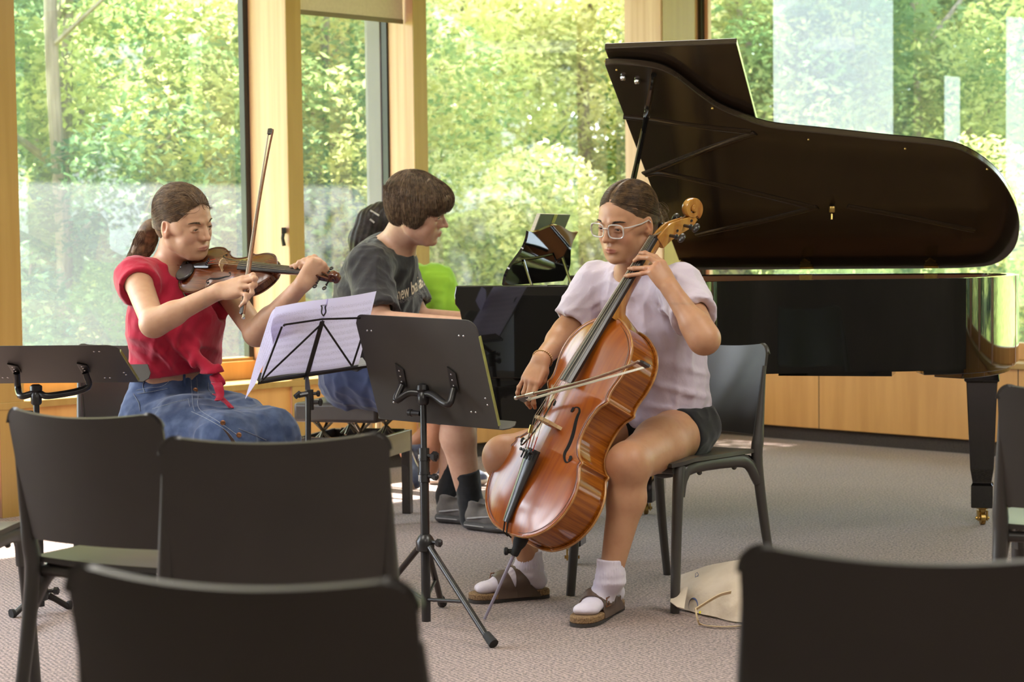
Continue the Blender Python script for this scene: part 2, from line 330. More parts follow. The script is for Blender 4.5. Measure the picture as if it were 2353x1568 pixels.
# other wall (right in the photograph)
mb = slab(RP, .0, RW1, -GD - .05, 0, .075, SILL - .03); struct(obj('wall_right', mb, m_panel, smooth=0, bevel=.002))
struct(obj('baseboard_right', slab(RP, -.02, RW1, -GD - .04, -.03, 0, .075), m_kick, smooth=0))
struct(obj('trim_11', slab(RP, 0, RW1, -GD + .03, .02, SILL - .03, SILL), m_face, smooth=0, bevel=.003))
struct(obj('trim_12', slab(RP, 0, RW1, -GD - .03, -GD + .05, SILL, SILL + .085), m_panel, smooth=0, bevel=.003))
struct(obj('wall_north', slab(RP, 0, RW1, -GD - .05, 0, 2.72, CEIL), m_panel, smooth=0))
struct(obj('trim_13', slab(RP, -.22, -.112, -GD - .04, -.19, SILL, 2.75), m_glulam, smooth=0))
struct(obj('trim_14', slab(RP, -.112, -.086, -GD - .04, -.27, SILL, 2.75), m_alu, smooth=0))
struct(obj('trim_15', slab(RP, -.086, -.06, -GD - .04, -GD - .01, SILL, 2.75), m_glulam, smooth=0))
fr2 = [2.9, 4.6, 6.3, 8.0]
for i, s0 in enumerate(fr2):
    o = struct(obj('trim_%d' % (16 + i), slab(RP, s0, s0 + .09, -GD + .02, .012, 0, CEIL), m_glulam, smooth=0, bevel=.003))
    obj('mullion', slab(RP, s0, s0 + .06, -GD - .06, -GD + .018, SILL, 2.75), m_alu, o, smooth=0)
ed = [-.06] + fr2 + [RW1]
for i in range(len(ed) - 1):
    a, b = ed[i], ed[i + 1]
    o = struct(obj('window_%d' % win_n, quad(RP(a, -GD - .02, SILL), RP(b, -GD - .02, SILL), RP(b, -GD - .02, 2.75), RP(a, -GD - .02, 2.75)), m_glass, smooth=0)); win_n += 1
for s_ in (.93, 2.13, 3.33, 4.53):
    struct(obj('trim_%d' % (30 + int(s_)), slab(RP, s_ - .002, s_ + .002, -.001, .0015, .075, SILL - .03), m_kick, smooth=0))
# the two far walls behind the photographer
E0, E1 = LP(LW0, 0, 0), RP(RW1, 0, 0); E2 = E0 + rd * RW1
def wall(name, a, b, m):
    d = nrm(b - a); n = np.array([d[1], -d[0], 0]) * .1; V = [a, b, b + n, a + n]; V = V + [v + Z * CEIL for v in V]
    struct(obj(name, MB().add(V, [(3, 2, 1, 0), (4, 5, 6, 7), (0, 1, 5, 4), (1, 2, 6, 5), (2, 3, 7, 6), (3, 0, 4, 7)]), m, smooth=0))
wall('wall_back', E2, E1, m_plaster); wall('wall_side', E0, E2, m_plaster)
# roller shade at the head of the narrow window
t_sh = thing('roller_shade', 'cream roller shade pulled a little way down the narrow window behind the pianist', 'window shade', LP(fins[4] + .42, -.06, 2.0))
m_shade = mat('cream_shade_cloth', (.66, .55, .38), .8, col2=(.62, .51, .35), scale=(60, 60, 60), bump=.1)
m_bar = mat('shade_hem_bar', (.20, .15, .08), .4, col2=(.18, .13, .07), scale=(9, 9, 9))
s0, s1 = fins[4] + .003, fins[5] - .097
zb = at(685, 22, 8.9)[2]
p0 = on_plane(690, 10, LP(0, -.05, 0), wn)[2]
zl = on_plane(690, 22, LP(0, -.05, 0), wn)[2]
obj('shade_cloth', slab(LP, s0, s1, -.051, -.049, zl, 2.72), m_shade, t_sh, smooth=0)
obj('hem_bar', slab(LP, s0, s1, -.056, -.044, zl - .022, zl), m_bar, t_sh, smooth=0, bevel=.003)
m_blk = mat('black_metal', (.012, .012, .013), .38, col2=(.02, .02, .02), scale=(30, 30, 30))
lt = thing('window_latch', 'small black window latch screwed to the light timber post behind the violin', 'latch', at(656, 545, 9.0))
q = on_plane(657, 545, LP(fins[4] - .094, 0, 0), wd)
mb = MB().box(q + Z * .03 - wd * .012, (.02, .03, .03), bev=.004); mb.tube([q - wd * .012 + Z * .03, q - wd * .02 - Z * .005, q - wd * .012 - Z * .04], [.009, .008, .010], 8)
obj('latch_body', mb, m_blk, lt, smooth=40)
# ================================================================== outside
m_grass = mat('grass', (.20, .30, .05), .9, col2=(.34, .42, .10), scale=(3, 3, 3), detail=6, bump=.6, bscale=(40, 40, 40), bdist=.02)
m_bark = mat('pale_bark', (.30, .25, .21), .9, col2=(.14, .11, .09), scale=(14, 14, 3), detail=5, bump=.6, bdist=.01)
def leafmat(name, c1, c2):
    m = bpy.data.materials.new(name); m.use_nodes = True; t = m.node_tree; t.nodes.clear()
    o = t.nodes.new('ShaderNodeOutputMaterial'); mx = t.nodes.new('ShaderNodeMixShader'); mx.inputs[0].default_value = .5
    d = t.nodes.new('ShaderNodeBsdfDiffuse'); tl = t.nodes.new('ShaderNodeBsdfTranslucent')
    g = t.nodes.new('ShaderNodeTexCoord'); n = t.nodes.new('ShaderNodeTexNoise'); n.inputs['Scale'].default_value = 1.0; n.inputs['Detail'].default_value = 6; t.links.new(g.outputs['Object'], n.inputs[0])
    r = t.nodes.new('ShaderNodeValToRGB'); r.color_ramp.elements[0].position = .40; r.color_ramp.elements[1].position = .60
    r.color_ramp.elements[0].color = (*c1, 1); r.color_ramp.elements[1].color = (*c2, 1); t.links.new(n.outputs[0], r.inputs[0])
    t.links.new(r.outputs[0], d.inputs[0]); t.links.new(r.outputs[0], tl.inputs[0]); t.links.new(d.outputs[0], mx.inputs[1]); t.links.new(tl.outputs[0], mx.inputs[2]); t.links.new(mx.outputs[0], o.inputs[0])
    return m
m_leafA = leafmat('yellow_green_leaves', (.55, .58, .20), (.95, .90, .52))
m_leafB = leafmat('mid_green_leaves', (.13, .24, .09), (.62, .64, .25))
m_leafC = leafmat('dark_green_leaves', (.035, .09, .06), (.22, .34, .15))
def crown(seed, n, rad, h, leaf, nblob=14):
    r = rng(seed); cs = r.normal(size=(nblob, 3)) * np.array([rad * .45, rad * .45, h * .26]); cs[:, 2] = np.clip(cs[:, 2] + h * .5, h * .04, h * .97); br = rad * (.28 + .25 * r.rand(nblob))
    k = r.randint(0, nblob, n); d = r.normal(size=(n, 3)); d /= np.linalg.norm(d, axis=1)[:, None]
    P = cs[k] + d * (br[k] * (.55 + .45 * r.rand(n) ** .5))[:, None]
    a = r.normal(size=(n, 3)); a[:, 2] *= .5; a /= np.linalg.norm(a, axis=1)[:, None]; b = r.normal(size=(n, 3)); b -= a * (a * b).sum(1)[:, None]; b /= np.linalg.norm(b, axis=1)[:, None]
    s = leaf * (.6 + .8 * r.rand(n))[:, None]
    V = np.stack([P - a * s, P + b * s * .42, P + a * s, P - b * s * .42], 1).reshape(-1, 3); F = np.arange(4 * n).reshape(n, 4)
    return V, F, cs
_crowns = {}
def tree(name, label, loc, kind, sc, rot, seed, cat='tree', trunk_r=.07, h=4.2, n=9000, rad=1.7, leaf=.075, base=1.0, group='trees outside the windows'):
    T = thing(name, label, cat, loc, rot, group)
    key = (kind, seed, h, rad)
    if key not in _crowns:
        V, F, cs = crown(seed, n, rad, h, leaf)
        V[:, 2] += base
        me = fast_mesh('crown', V, F, {'a': m_leafA, 'b': m_leafB, 'c': m_leafC}[kind], None, smooth=False)
        me.parent = T
        r = rng(seed + 50); mb = MB()
        top = np.array([.1, -.1, base + h * .75]); mb.tube([(0, 0, -.3), (.04, .02, base * .6 + .4), (.02, -.06, base + h * .4), top], [trunk_r * 1.15, trunk_r, trunk_r * .7, trunk_r * .2], 8)
        for q in range(9):
            c = cs[q % len(cs)] + np.array([0, 0, base]); z0 = min(base + h * .6, max(base * .7, c[2] - .9)); mb.tube([(.03, 0, z0), (c * .5 + np.array([0, 0, z0]) * .5) + r.normal(size=3) * .08, c], [trunk_r * .45, trunk_r * .3, trunk_r * .12], 6)
        tr = obj('trunk', mb, m_bark, None); tr.parent = T
        _crowns[key] = (me, tr)
    else:
        for s_ in _crowns[key]:
            c = s_.copy(); C.objects.link(c); c.parent = T
    T.scale = (sc, sc, sc); return T
# ground rises away from the building
gx = np.linspace(-34, 34, 40); gy = np.linspace(2, 60, 40)
G = np.zeros((40, 40, 3))
for i, x in enumerate(gx):
    for j, y in enumerate(gy):
        dn = max(0, -((np.array([x, y, 0]) - CORNER) @ wn)); dr = max(0, -((np.array([x, y, 0]) - CORNER) @ rn)); d_ = max(dn, dr)
        G[i, j] = (x, y, -.25 + .055 * max(0, d_ - 2) + .0022 * max(0, d_ - 4) ** 2 + .12 * math.sin(x * .7) * math.sin(y * .5))
        if d_ == 0: G[i, j, 2] = -.5
struct(obj('ground', MB().grid(G), m_grass, smooth=60))
def gz(x, y):
    dn = max(0, -((np.array([x, y, 0]) - CORNER) @ wn)); dr = max(0, -((np.array([x, y, 0]) - CORNER) @ rn)); d_ = max(dn, dr)
    return -.3 + .055 * max(0, d_ - 2) + .0022 * max(0, d_ - 4) ** 2
# (pixel column it stands in, distance, kind, scale, rotation, seed, label)
TR = [
 (-60, 15.0, 'c', 1.0, .3, 3, 'dark green leafy tree by the left edge of the big left window'),
 (140, 13.0, 'b', 1.0, 1.1, 7, 'tree with a pale upright trunk in the left part of the big left window'),
 (330, 16.5, 'c', 1.15, 2.0, 5, 'mid green tree straight above the violinist in the big left window'),
 (520, 14.5, 'b', 1.0, 2.9, 7, 'mid green tree beside the light post at the right of the big left window'),
 (240, 21.0, 'c', 1.6, .9, 3, 'dark tree far behind the pale trunk in the big left window'),
 (430, 24.0, 'c', 1.8, 4.1, 11, 'dark tall tree far behind the others in the big left window'),
 (60, 25.0, 'c', 1.8, 3.1, 5, 'dark tree furthest left in the background of the big left window'),
 (730, 14.5, 'a', 1.0, .7, 9, 'sunlit yellow-green tree in the narrow window under the roller shade'),
 (840, 18.0, 'a', 1.25, 1.9, 13, 'yellow-green tree behind the grey window frame of the narrow window'),
 (1030, 16.0, 'a', 1.05, 3.3, 9, 'yellow-green tree beside the pianist in the middle window'),
 (1190, 19.0, 'a', 1.25, 4.2, 13, 'bright yellow-green tree in the centre of the middle window'),
 (1360, 16.5, 'a', 1.1, 5.1, 17, 'yellow-green tree left of the raised piano lid in the middle window'),
 (1290, 24.0, 'b', 1.7, 1.0, 7, 'mid green tree with a brown shaded crown behind the middle window'),
 (1000, 25.0, 'b', 1.7, 2.2, 5, 'mid green tree far behind the pianist in the middle window'),
 (780, 26.0, 'b', 1.8, 5.0, 7, 'mid green tree far behind the narrow window'),
 (1700, 16.0, 'b', 1.0, .4, 5, 'sunlit green tree right of the corner post above the piano lid'),
 (1960, 18.0, 'c', 1.3, 1.4, 11, 'dark tree in the right window between the bright reflections'),
 (2110, 16.0, 'b', .95, 2.6, 7, 'green shrubby tree in the right window above the tail of the lid'),
 (1830, 24.0, 'c', 1.8, 3.6, 3, 'dark tree far away behind the right window'),
 (2190, 25.0, 'c', 1.7, 3.9, 5, 'dark tree far behind the piano tail in the right window'),
 (2360, 18.0, 'a', .9, 4.4, 9, 'pale yellow-green tree at the right edge of the right window'),
]
for (px, Y, k, sc, rt, sd, lab) in TR:
    g = fl(px, 1300); x = (px - 1176.5) / FPX * Y
    lf = {'a': .036, 'b': .036, 'c': .04}[k]
    tree('leafy_tree', lab, (x, Y, gz(x, Y)), k, sc, rt, sd, leaf=lf, base=.35, h=4.4, n=30000)
SH = [(40, 12.2, 'b', 'low'), (260, 12.0, 'c', 'low'), (450, 12.6, 'b', 'x'), (600, 13.2, 'c', 'x'), (760, 12.8, 'b', 'x'), (960, 13.2, 'a', 'x'), (1120, 13.6, 'a', 'x'), (1300, 13.2, 'a', 'x'), (1420, 13.8, 'a', 'x'), (1720, 13.6, 'b', 'x'), (1900, 13.2, 'c', 'x'), (2080, 13.0, 'b', 'x')]
names = ['leftmost bushy shrub under the big left window trees', 'dark shrub low behind the violinist in the left window', 'bushy shrub beside the violin bow in the left window', 'dark shrub low beside the light timber post', 'shrub low in the narrow window behind the pianist',
 'yellow-green shrub low beside the pianist face', 'yellow-green shrub left of the music desk', 'yellow-green shrub behind the music desk', 'yellow-green shrub right of the music desk', 'green shrub behind the corner post and piano lid', 'dark shrub behind the piano lid in the right window', 'green shrub behind the tail of the piano lid']
for (px, Y, k, _), lab in zip(SH, names):
    x = (px - 1176.5) / FPX * Y
    tree('bushy_shrub', lab, (x, Y, gz(x, Y)), k, .8 + .1 * (px % 3), px * .01, 31 + (px % 3), cat='shrub', h=1.9, rad=1.25, n=11000, leaf=.036, base=.0, trunk_r=.03, group='shrubs outside the windows')

# bare pale trunk standing close to the glass
x, Y = (143 - 1176.5) / FPX * 12.2, 12.2; T = thing('leafy_tree', 'slim pale bare trunk standing upright near the left edge of the big left window', 'tree', (x, Y, gz(x, Y)), 0, 'trees outside the windows')
rt_ = rng(77); mb = MB().tube(spline([(0, 0, -.3), (.02, 0, 1.2), (-.03, .02, 2.6), (.0, 0, 4.2), (.03, .03, 5.8)], 24), list(np.linspace(.052, .034, 24)), 10)
for q in range(7): z_ = 2.6 + .45 * q; a_ = rt_.rand() * 6.28; mb.tube([(0, 0, z_), (.4 * math.cos(a_), .4 * math.sin(a_), z_ + .25), (.8 * math.cos(a_), .8 * math.sin(a_), z_ + .6)], [.02, .013, .005], 6)
tr = obj('trunk', mb, m_bark, None); tr.parent = T
V, F, cs = crown(78, 5000, 1.2, 2.4, .036); V[:, 2] += 3.9; me = fast_mesh('crown', V, F, m_leafB, None, smooth=False); me.parent = T

for k, (x, y, kd_, sc_) in enumerate(((11.5, 1.2, 'b', 1.15), (12.5, 4.2, 'c', 1.3), (11.0, 6.6, 'b', 1.1), (14.5, 7.8, 'c', 1.4), (10.5, -1.6, 'c', 1.2), (10.8, 9.7, 'b', 1.2), (14.5, 11.0, 'c', 1.5))):  # unseen trees added to block bright sky in the pane reflections
    tree('leafy_tree', 'unseen tree added beyond the side windows to dim reflections in the panes', (x, y, -.3), kd_, sc_, k * 1.3, (3, 5, 7, 11, 5, 7, 3)[k], base=.35, h=4.4, n=30000, leaf=.04, group='trees added to dim reflections')
# ================================================================== chairs
m_chair = mat('charcoal_plastic', (.044, .040, .036), .36, spec=.55, col2=(.052, .047, .042), scale=(6, 6, 6), bump=.05, bscale=(700, 700, 700), bdist=.0004)
def make_chair(label):
    T = thing('stacking_chair', label, 'chair', group='charcoal plastic stacking chairs')
    # backrest: curved panel with rounded corners, leaning back, hollow towards the sitter
    nu, nv = 41, 33; P = np.zeros((nu, nv, 3)); hw = .203; z0, z1 = .50, .787
    for i in range(nu):
        for j in range(nv):
            u = math.sin(math.pi / 2 * (-1 + 2 * i / (nu - 1))); v = .5 - .5 * math.cos(math.pi * j / (nv - 1))
            x = u * hw * (1 - .03 * (1 - v)); zz = z0 + (z1 - z0) * v
            rr = .036; ax = abs(x); edge = hw - ax
            if v > .5 and edge < rr: zz = min(zz, z1 - rr + math.sqrt(max(0, rr * rr - (rr - edge) ** 2)) if zz > z1 - rr else zz)
            if v < .5 and edge < .03: zz = max(zz, z0 + .03 - math.sqrt(max(0, .03 ** 2 - (.03 - edge) ** 2)))
            if v > .5: zz -= .016 * (1 - u * u) * ((v - .5) * 2)
            y = -.205 - .055 * v - .032 * (1 - u * u)
            P[i, j] = (x, y, zz)
    mb = MB().grid(P, .010); obj('backrest', mb, m_chair, T, world=False, smooth=60)
    # seat: slightly dished
    P = np.zeros((19, 19, 3))
    for i in range(19):
        for j in range(19):
            u = -1 + i / 9; v = j / 18
            w_ = .205 + .012 * v; x = u * w_; y = -.19 + .40 * v
            if v > .85: x *= 1 - .10 * ((v - .85) / .15) ** 2
            z = .452 - .014 * math.exp(-((v - .35) / .35) ** 2) * (1 - u * u) - .012 * max(0, v - .8) / .2
            P[i, j] = (x, y, z)
    obj('seat', MB().grid(P, .012), m_chair, T, world=False, smooth=60)
    # apron ring with rounded haunches, one mesh with the under-frame
    mb = MB()
    for s in (-1, 1):
        mb.tube(spline([(s * .197, .180, .345), (s * .198, .165, .400), (s * .198, .115, .430), (s * .197, -.08, .430), (s * .199, -.155, .415), (s * .206, -.200, .355)], 18), .0145, 8, flat=1.5, up=(0, 0, 1))
    mb.tube([(-.19, -.175, .425), (.19, -.175, .425)], .013, 8); mb.tube([(-.19, .19, .425), (.19, .19, .425)], .013, 8)
    obj('under_frame', mb, m_chair, T, world=False, smooth=60)
    for s in (-1, 1):
        mb = MB().tube(spline([(s * .213, .222, .0), (s * .206, .205, .20), (s * .200, .188, .36), (s * .192, .17, .435)], 14), np.linspace(.0135, .0175, 14), 10, flat=1.1); obj('leg', mb, m_chair, T, world=False, smooth=60)
        pts = spline([(s * .222, -.262, .0), (s * .212, -.222, .22), (s * .204, -.196, .42), (s * .203, -.205, .50), (s * .201, -.222, .60), (s * .198, -.243, .715)], 22)
        mb = MB().tube(pts, list(np.linspace(.013, .019, 12)) + list(np.linspace(.018, .0060, 10)), 10, flat=1.0); obj('leg', mb, m_chair, T, world=False, smooth=60)
    for x, y in ((-.17, .08), (.17, .08), (-.17, -.09), (.17, -.09)): obj('stud', MB().lathe((x * 1.15, y, .417), (0, 0, -1), [(.008, 0), (.008, .012), (.004, .016)], 10), m_chair, T, world=False)
    return T
def heading(f): return math.atan2(f[1], f[0]) - math.pi / 2
ch0 = make_chair('charcoal plastic chair under the cellist, pale light on its backrest')
ch0.location = (.482, 5.985, 0); ch0.rotation_euler.z = heading((-.70, -.71))
def place_back(pl, pr, ztop, label, extra=0.0):
    """chair seen from behind: pl, pr = (px, Y) of the left and right ends of the top edge"""
    a = at(pl[0], 0, pl[1]); b = at(pr[0], 0, pr[1]); X0 = (pl[0] - 1176.5) / FPX * pl[1]; X1 = (pr[0] - 1176.5) / FPX * pr[1]
    A = np.array([X0, pl[1]]); B = np.array([X1, pr[1]]); d = nrm(B - A); f = np.array([-d[1], d[0]]); c = (A + B) / 2 + f * .26
    return dup(ch0, (c[0], c[1], 0), heading(f), label)
place_back((5, 4.03), (374, 3.83), 0, 'empty charcoal chair at the left, its pale shiny seat showing below the backrest')
place_back((372, 3.38), (882, 3.42), 0, 'empty charcoal chair seen from behind, right in front of the pianist bench')
place_back((132, 2.06), (958, 1.93), 0, 'large blurred charcoal chair back along the bottom edge, nearest of the left ones')
place_back((1710, 2.13), (2560, 2.05), 0, 'large blurred charcoal chair back in the bottom right corner in front of the tote bag')
place_back((2298, 4.32), (2730, 4.18), 0, 'charcoal chair cut off by the right edge beside the brass caster of the piano leg')
dup(ch0, (-1.185, 6.33, 0), heading((.42, -.91)), 'charcoal chair behind the violinist, its backrest showing left of her red top')
dup(ch0, (-1.412, 4.48, 0), heading((.05, 1)), 'charcoal chair mostly outside the left edge with only a corner of its seat showing')
# ================================================================== orchestra stand (solid desk seen from behind)
m_desk = mat('stand_desk_black', (.050, .045, .040), .52, col2=(.060, .054, .047), scale=(5, 5, 5), bump=.05, bscale=(500, 500, 500), bdist=.0004)
m_stand = mat('stand_black_enamel', (.016, .015, .015), .30, col2=(.022, .02, .02), scale=(12, 12, 12))
m_steel = mat('bright_steel', (.75, .75, .76), .22, metal=1.0, col2=(.6, .6, .62), scale=(60, 60, 60))
m_rub = mat('black_rubber', (.012, .012, .012), .8, col2=(.02, .02, .02), scale=(40, 40, 40))
m_logo = mat('white_print', (.75, .74, .72), .6, col2=(.68, .67, .65), scale=(90, 90, 90))
m_yellow_edge = mat('lit_edge_and_yellow_metal', (.34, .36, .10), .4, col2=(.26, .26, .08), scale=(30, 30, 30))  # light painted along desk edges; also the yellowish metal of the props
def rounded(w_, h_, rc, n=6):
    pts = []
    for cx, cy, a0, r in ((w_ - rc[0], h_ - rc[0], 0, rc[0]), (rc[1], h_ - rc[1], 90, rc[1]), (rc[2], rc[2], 180, rc[2]), (w_ - rc[3], rc[3], 270, rc[3])):
        for i in range(n + 1):
            a = R_(a0 + 90 * i / n); pts.append((cx + r * math.cos(a), cy + r * math.sin(a)))
    return pts
def desk_stand(label, BL, BR, TLv, pole_top, hub, foot_z, feet, lip=.055, lipside=1, logos=True, lip_round=True):
    """BL, BR bottom corners, TLv top-left corner; the back of the desk faces the photographer"""
    base = np.array([hub[0], hub[1], 0]); T = thing('music_stand', label, 'music stand', base, 0, 'black orchestra stands')
    BL, BR, TLv = map(np.array, (BL, BR, TLv)); w_ = np.linalg.norm(BR - BL); ux = nrm(BR - BL); h_ = np.linalg.norm(TLv - BL); uy = nrm((TLv - BL) - ux * ((TLv - BL) @ ux)); uz = np.cross(ux, uy)
    if uz[1] > 0: uz = -uz                              # towards the photographer
    sgn = 1
    D = obj('desk', MB().prism(rounded(w_, h_, (.035, .03, .006, .006)), BL, ux, uy, uz, -.0015, .0015), m_desk, T, smooth=30, bevel=.001)
    obj('lit_edge_band', MB().prism([(w_ - .0005, .01), (w_ + .0025, .01), (w_ + .0025, h_ - .05), (w_ - .0005, h_ - .05)], BL, ux, uy, uz, -.006, .0028), m_yellow_edge, D, smooth=0).location
    # lip on the player's side
    ol = [(-.004, 0), (w_ + .012, 0), (w_ + .030, .012), (w_ + .034, .030), (w_ + .022, lip), (-.012, lip), (-.018, .03), (-.014, .012)]
    obj('lip', MB().prism(ol, BL - uy * .004, ux, -uz, uy, 0, .004), m_desk, T, smooth=0, bevel=.0015)
    for fx, fy in ((.10, .85), (.86, .85), (.18, .17), (.82, .14), (.96, .28), (.965, .22)):
        for dx in (-.008, .008):
            if fx > .95 and dx > 0: continue
            obj('rivet', MB().lathe(BL + ux * (w_ * fx + dx) + uy * h_ * fy + uz * .001, uz, [(.0035, 0), (.003, .0018), (.001, .0024)], 8), m_steel, D, smooth=60)
    # yoke
    c = BL + ux * w_ * .5 + uy * h_ * .38; pt = np.array(pole_top)
    for sx in (-1, 1):
        pl = BL + ux * w_ * (.5 + sx * .215) + uy * h_ * (.40) + uz * .004
        mb = MB().prism([(-.014, -.02), (.014, -.02), (.017, .035), (-.010, .055)], pl, ux, uy, uz, -.002, .003); o = obj('bracket_plate', mb, m_stand, T, smooth=0, bevel=.001)
        for q in range(3): obj('rivet', MB().lathe(pl + uy * (-.005 + .018 * q) + uz * .003, uz, [(.003, 0), (.001, .002)], 8), m_steel, o, smooth=60)
        arm = spline([pl + uz * .006 - uy * .015, pl + uz * .045 - uy * .045, pt + uz * .012 + ux * sx * .045 + Z * .004, pt + ux * sx * .012], 14)
        obj('yoke_arm', MB().tube(arm, .0105, 12), m_stand, T, smooth=60)
    H_ = np.array(hub)
    ax = nrm(pt - H_)
    up_ = obj('upper_pole', MB().tube([pt - ax * .02, H_ + ax * .0], .0095, 14), m_stand, T, smooth=60)
    obj('pivot_head', MB().lathe(pt - ax * .035, ax, [(.012, 0), (.017, .006), (.017, .03), (.013, .038), (.019, .044), (.019, .058), (.010, .064)], 16), m_stand, T, smooth=40)
    obj('tilt_knob', MB().tube([pt - ax * .06 - ux * .012, pt - ax * .06 - ux * .05], [.008, .009], 10).lathe(pt - ax * .06 - ux * .04, -ux, [(.006, 0), (.011, .003), (.011, .014), (.006, .017)], 10), m_stand, T, smooth=40)
    L_ = np.linalg.norm(pt - H_)
    cl = H_ + ax * (L_ * .52)
    K = obj('clamp', MB().tube([cl - ax * .05, cl + ax * .05], .0165, 14).tube([cl + ax * .012, cl + ax * .020], .0185, 14).tube([cl - ax * .028, cl - ax * .020], .0185, 14), m_stand, T, smooth=40)
    for q, r0 in ((.03, .015), (-.03, .010)):
        b = cl + ax * q; mb = MB().tube([b, b + ux * .035], .006, 10); mb.lathe(b + ux * .030, ux, [(.008, 0), (r0, .004), (r0, .016), (.006, .020)], 6); obj('clamp_knob', mb, m_stand, K, smooth=20)
        if logos: obj('badge', MB().box(b + uz * .0165 - ux * .004, (.008, .003, .018), bev=.002), m_logo, K, smooth=0)
    lowr = np.array([H_[0], H_[1], .02]); lp = obj('lower_pole', MB().tube([cl, H_, lowr + (lowr - H_) * 0], .0135, 14), m_stand, T, smooth=60)
    obj('hub', MB().lathe(H_ - Z * .02, Z, [(.018, 0), (.026, .004), (.028, .03), (.020, .045), (.015, .05)], 16), m_stand, T, smooth=40)
    kb = H_ + Z * .01 + ux * .02; obj('hub_knob', MB().tube([kb, kb + ux * .03], .006, 8).lathe(kb + ux * .02, ux, [(.007, 0), (.012, .004), (.012, .016), (.006, .02)], 6), m_stand, T, smooth=20)
    for f in feet:
        f = np.array(f); d = nrm(np.array([f[0] - H_[0], f[1] - H_[1], 0])); s0 = H_ + d * .026 - Z * .005
        lg = obj('leg', MB().tube([s0, f + (s0 - f) * .02 + Z * .004], .0095, 10), m_stand, T, smooth=60)
        obj('rubber_foot', MB().tube([f + (s0 - f) * .10 + Z * .008, f + Z * .012 + d * .004], [.0125, .015], 12), m_rub, lg, smooth=40)
        m_ = s0 * .45 + f * .55; obj('strut', MB().tube([m_, np.array([H_[0], H_[1], max(.05, H_[2] * .35)]) + d * .016], .0055, 8), m_stand, lg, smooth=60)
    return T
# ------------------------------------------------------------------ the two solid-desk stands
desk_stand('black music stand with a wide solid desk in front of the cellist, seen from behind',
           at(872, 961, 5.76), at(1148, 986, 5.50), at(811, 722, 5.66), at(972, 905, 5.60), at(977, 1252, 5.50), 0,
           [fl(1133, 1490), fl(850, 1400), fl(1016, 1396)])
_br = at(320, 878, 6.0); _tr = at(186, 800, 5.74); _bl = _br - .50 * nrm([1, -.04, 0])
desk_stand('black music stand at the left edge with its desk tilted almost flat', _bl, _br, _bl + (_tr - _br), at(83, 905, 5.86), at(92, 1366, 5.80), 0,
           [fl(28, 1420), fl(62, 1452), fl(160, 1400)], logos=False, lip=.06)
# ------------------------------------------------------------------ folding stand with the violin part
fb = fl(712, 1440); fs = thing('folding_music_stand', 'black folding wire music stand holding sheet music in front of the violinist', 'music stand', (fb[0], fb[1], 0))
B0, B1 = at(592, 879, 5.60), at(862, 838, 5.80); T0 = at(740, 712, 5.56)
def fp(px, py):
    n = np.cross(B1 - B0, T0 - B0); return on_plane(px, py, B0, n)
fn = nrm(np.cross(B1 - B0, T0 - B0)); fn = fn if fn[1] < 0 else -fn
def bar(a, b, w_=.006, off=.004, th=.002):
    a = np.array(a) + fn * off; b = np.array(b) + fn * off; u = nrm(b - a); v = np.cross(u, fn)
    return MB().prism([(0, -w_ / 2), (np.linalg.norm(b - a), -w_ / 2), (np.linalg.norm(b - a), w_ / 2), (0, w_ / 2)], a, u, v, fn, -th / 2, th / 2)
obj('spine', bar(fp(700, 868), fp(738, 735), .014, .008, .003), m_stand, fs, smooth=0)
for a, b in (((650, 744), (738, 731)), ((738, 731), (838, 728)), ((737, 742), (600, 872)), ((741, 742), (806, 838)), ((836, 752), (808, 838)), ((646, 748), (597, 876))):
    obj('folding_arm', bar(fp(*a), fp(*b), .006, .006), m_stand, fs, smooth=0)
ld = MB(); u = nrm(B1 - B0); L_ = np.linalg.norm(B1 - B0); v = np.cross(u, fn)
ld.prism([(0, -.005), (L_ * .93, -.005), (L_ * .93, .005), (0, .005)], B0, u, v, fn, .001, .004).prism([(0, 0), (L_ * .93, 0), (L_ * .93, .035), (0, .035)], B0 - v * .005, u, -fn, v, 0, .002)
obj('ledge', ld, m_stand, fs, smooth=0)
c = fp(740, 722); mb = MB()
for sx in (-1, 1): mb.tube(spline([c + fn * .01, c + fn * .012 + u * sx * .007 + Z * .012, c + fn * .012 + u * sx * .005 + Z * .026, c + fn * .012 + u * sx * .009 + Z * .034], 8), .0022, 6)
mb.tube([c + fn * .012 - u * .009 + Z * .034, c + fn * .012 + u * .009 + Z * .034], .002, 6)
obj('top_clip', mb, m_stand, fs)
for a in ((738, 735), (806, 836), (600, 870), (650, 744)): obj('rivet', MB().lathe(fp(*a) + fn * .008, fn, [(.004, 0), (.003, .003), (.001, .004)], 8), m_stand, fs)
pt = fp(702, 862) + fn * .01; pb = np.array([fb[0], fb[1], .25]); pt2 = at(708, 905, 5.60)
obj('tilt_joint', MB().tube([pt, pt2], [.006, .009], 8).tube([pt2 - u * .03, pt2 + u * .012], [.009, .006], 8).tube([pt2 - u * .042 - Z * .004, pt2 - u * .025 + Z * .006], .008, 6), m_stand, fs, smooth=30)
obj('pole', MB().tube([pt2, pb], .0085, 12), m_stand, fs)
q = at(711, 925, 5.61); mb = MB().tube([q - Z * .022, q + Z * .028], .013, 12).tube([q, q + RT * .03], .006, 8).lathe(q + RT * .026, RT, [(.006, 0), (.011, .003), (.011, .010), (.005, .013)], 6); obj('clamp', mb, m_stand, fs, smooth=30)
q = at(711, 905, 5.605); obj('clamp', MB().tube([q - Z * .014, q + Z * .012], .012, 12).tube([q, q + RT * .024], .005, 8).lathe(q + RT * .02, RT, [(.005, 0), (.009, .003), (.009, .009), (.004, .012)], 6), m_stand, fs, smooth=30)
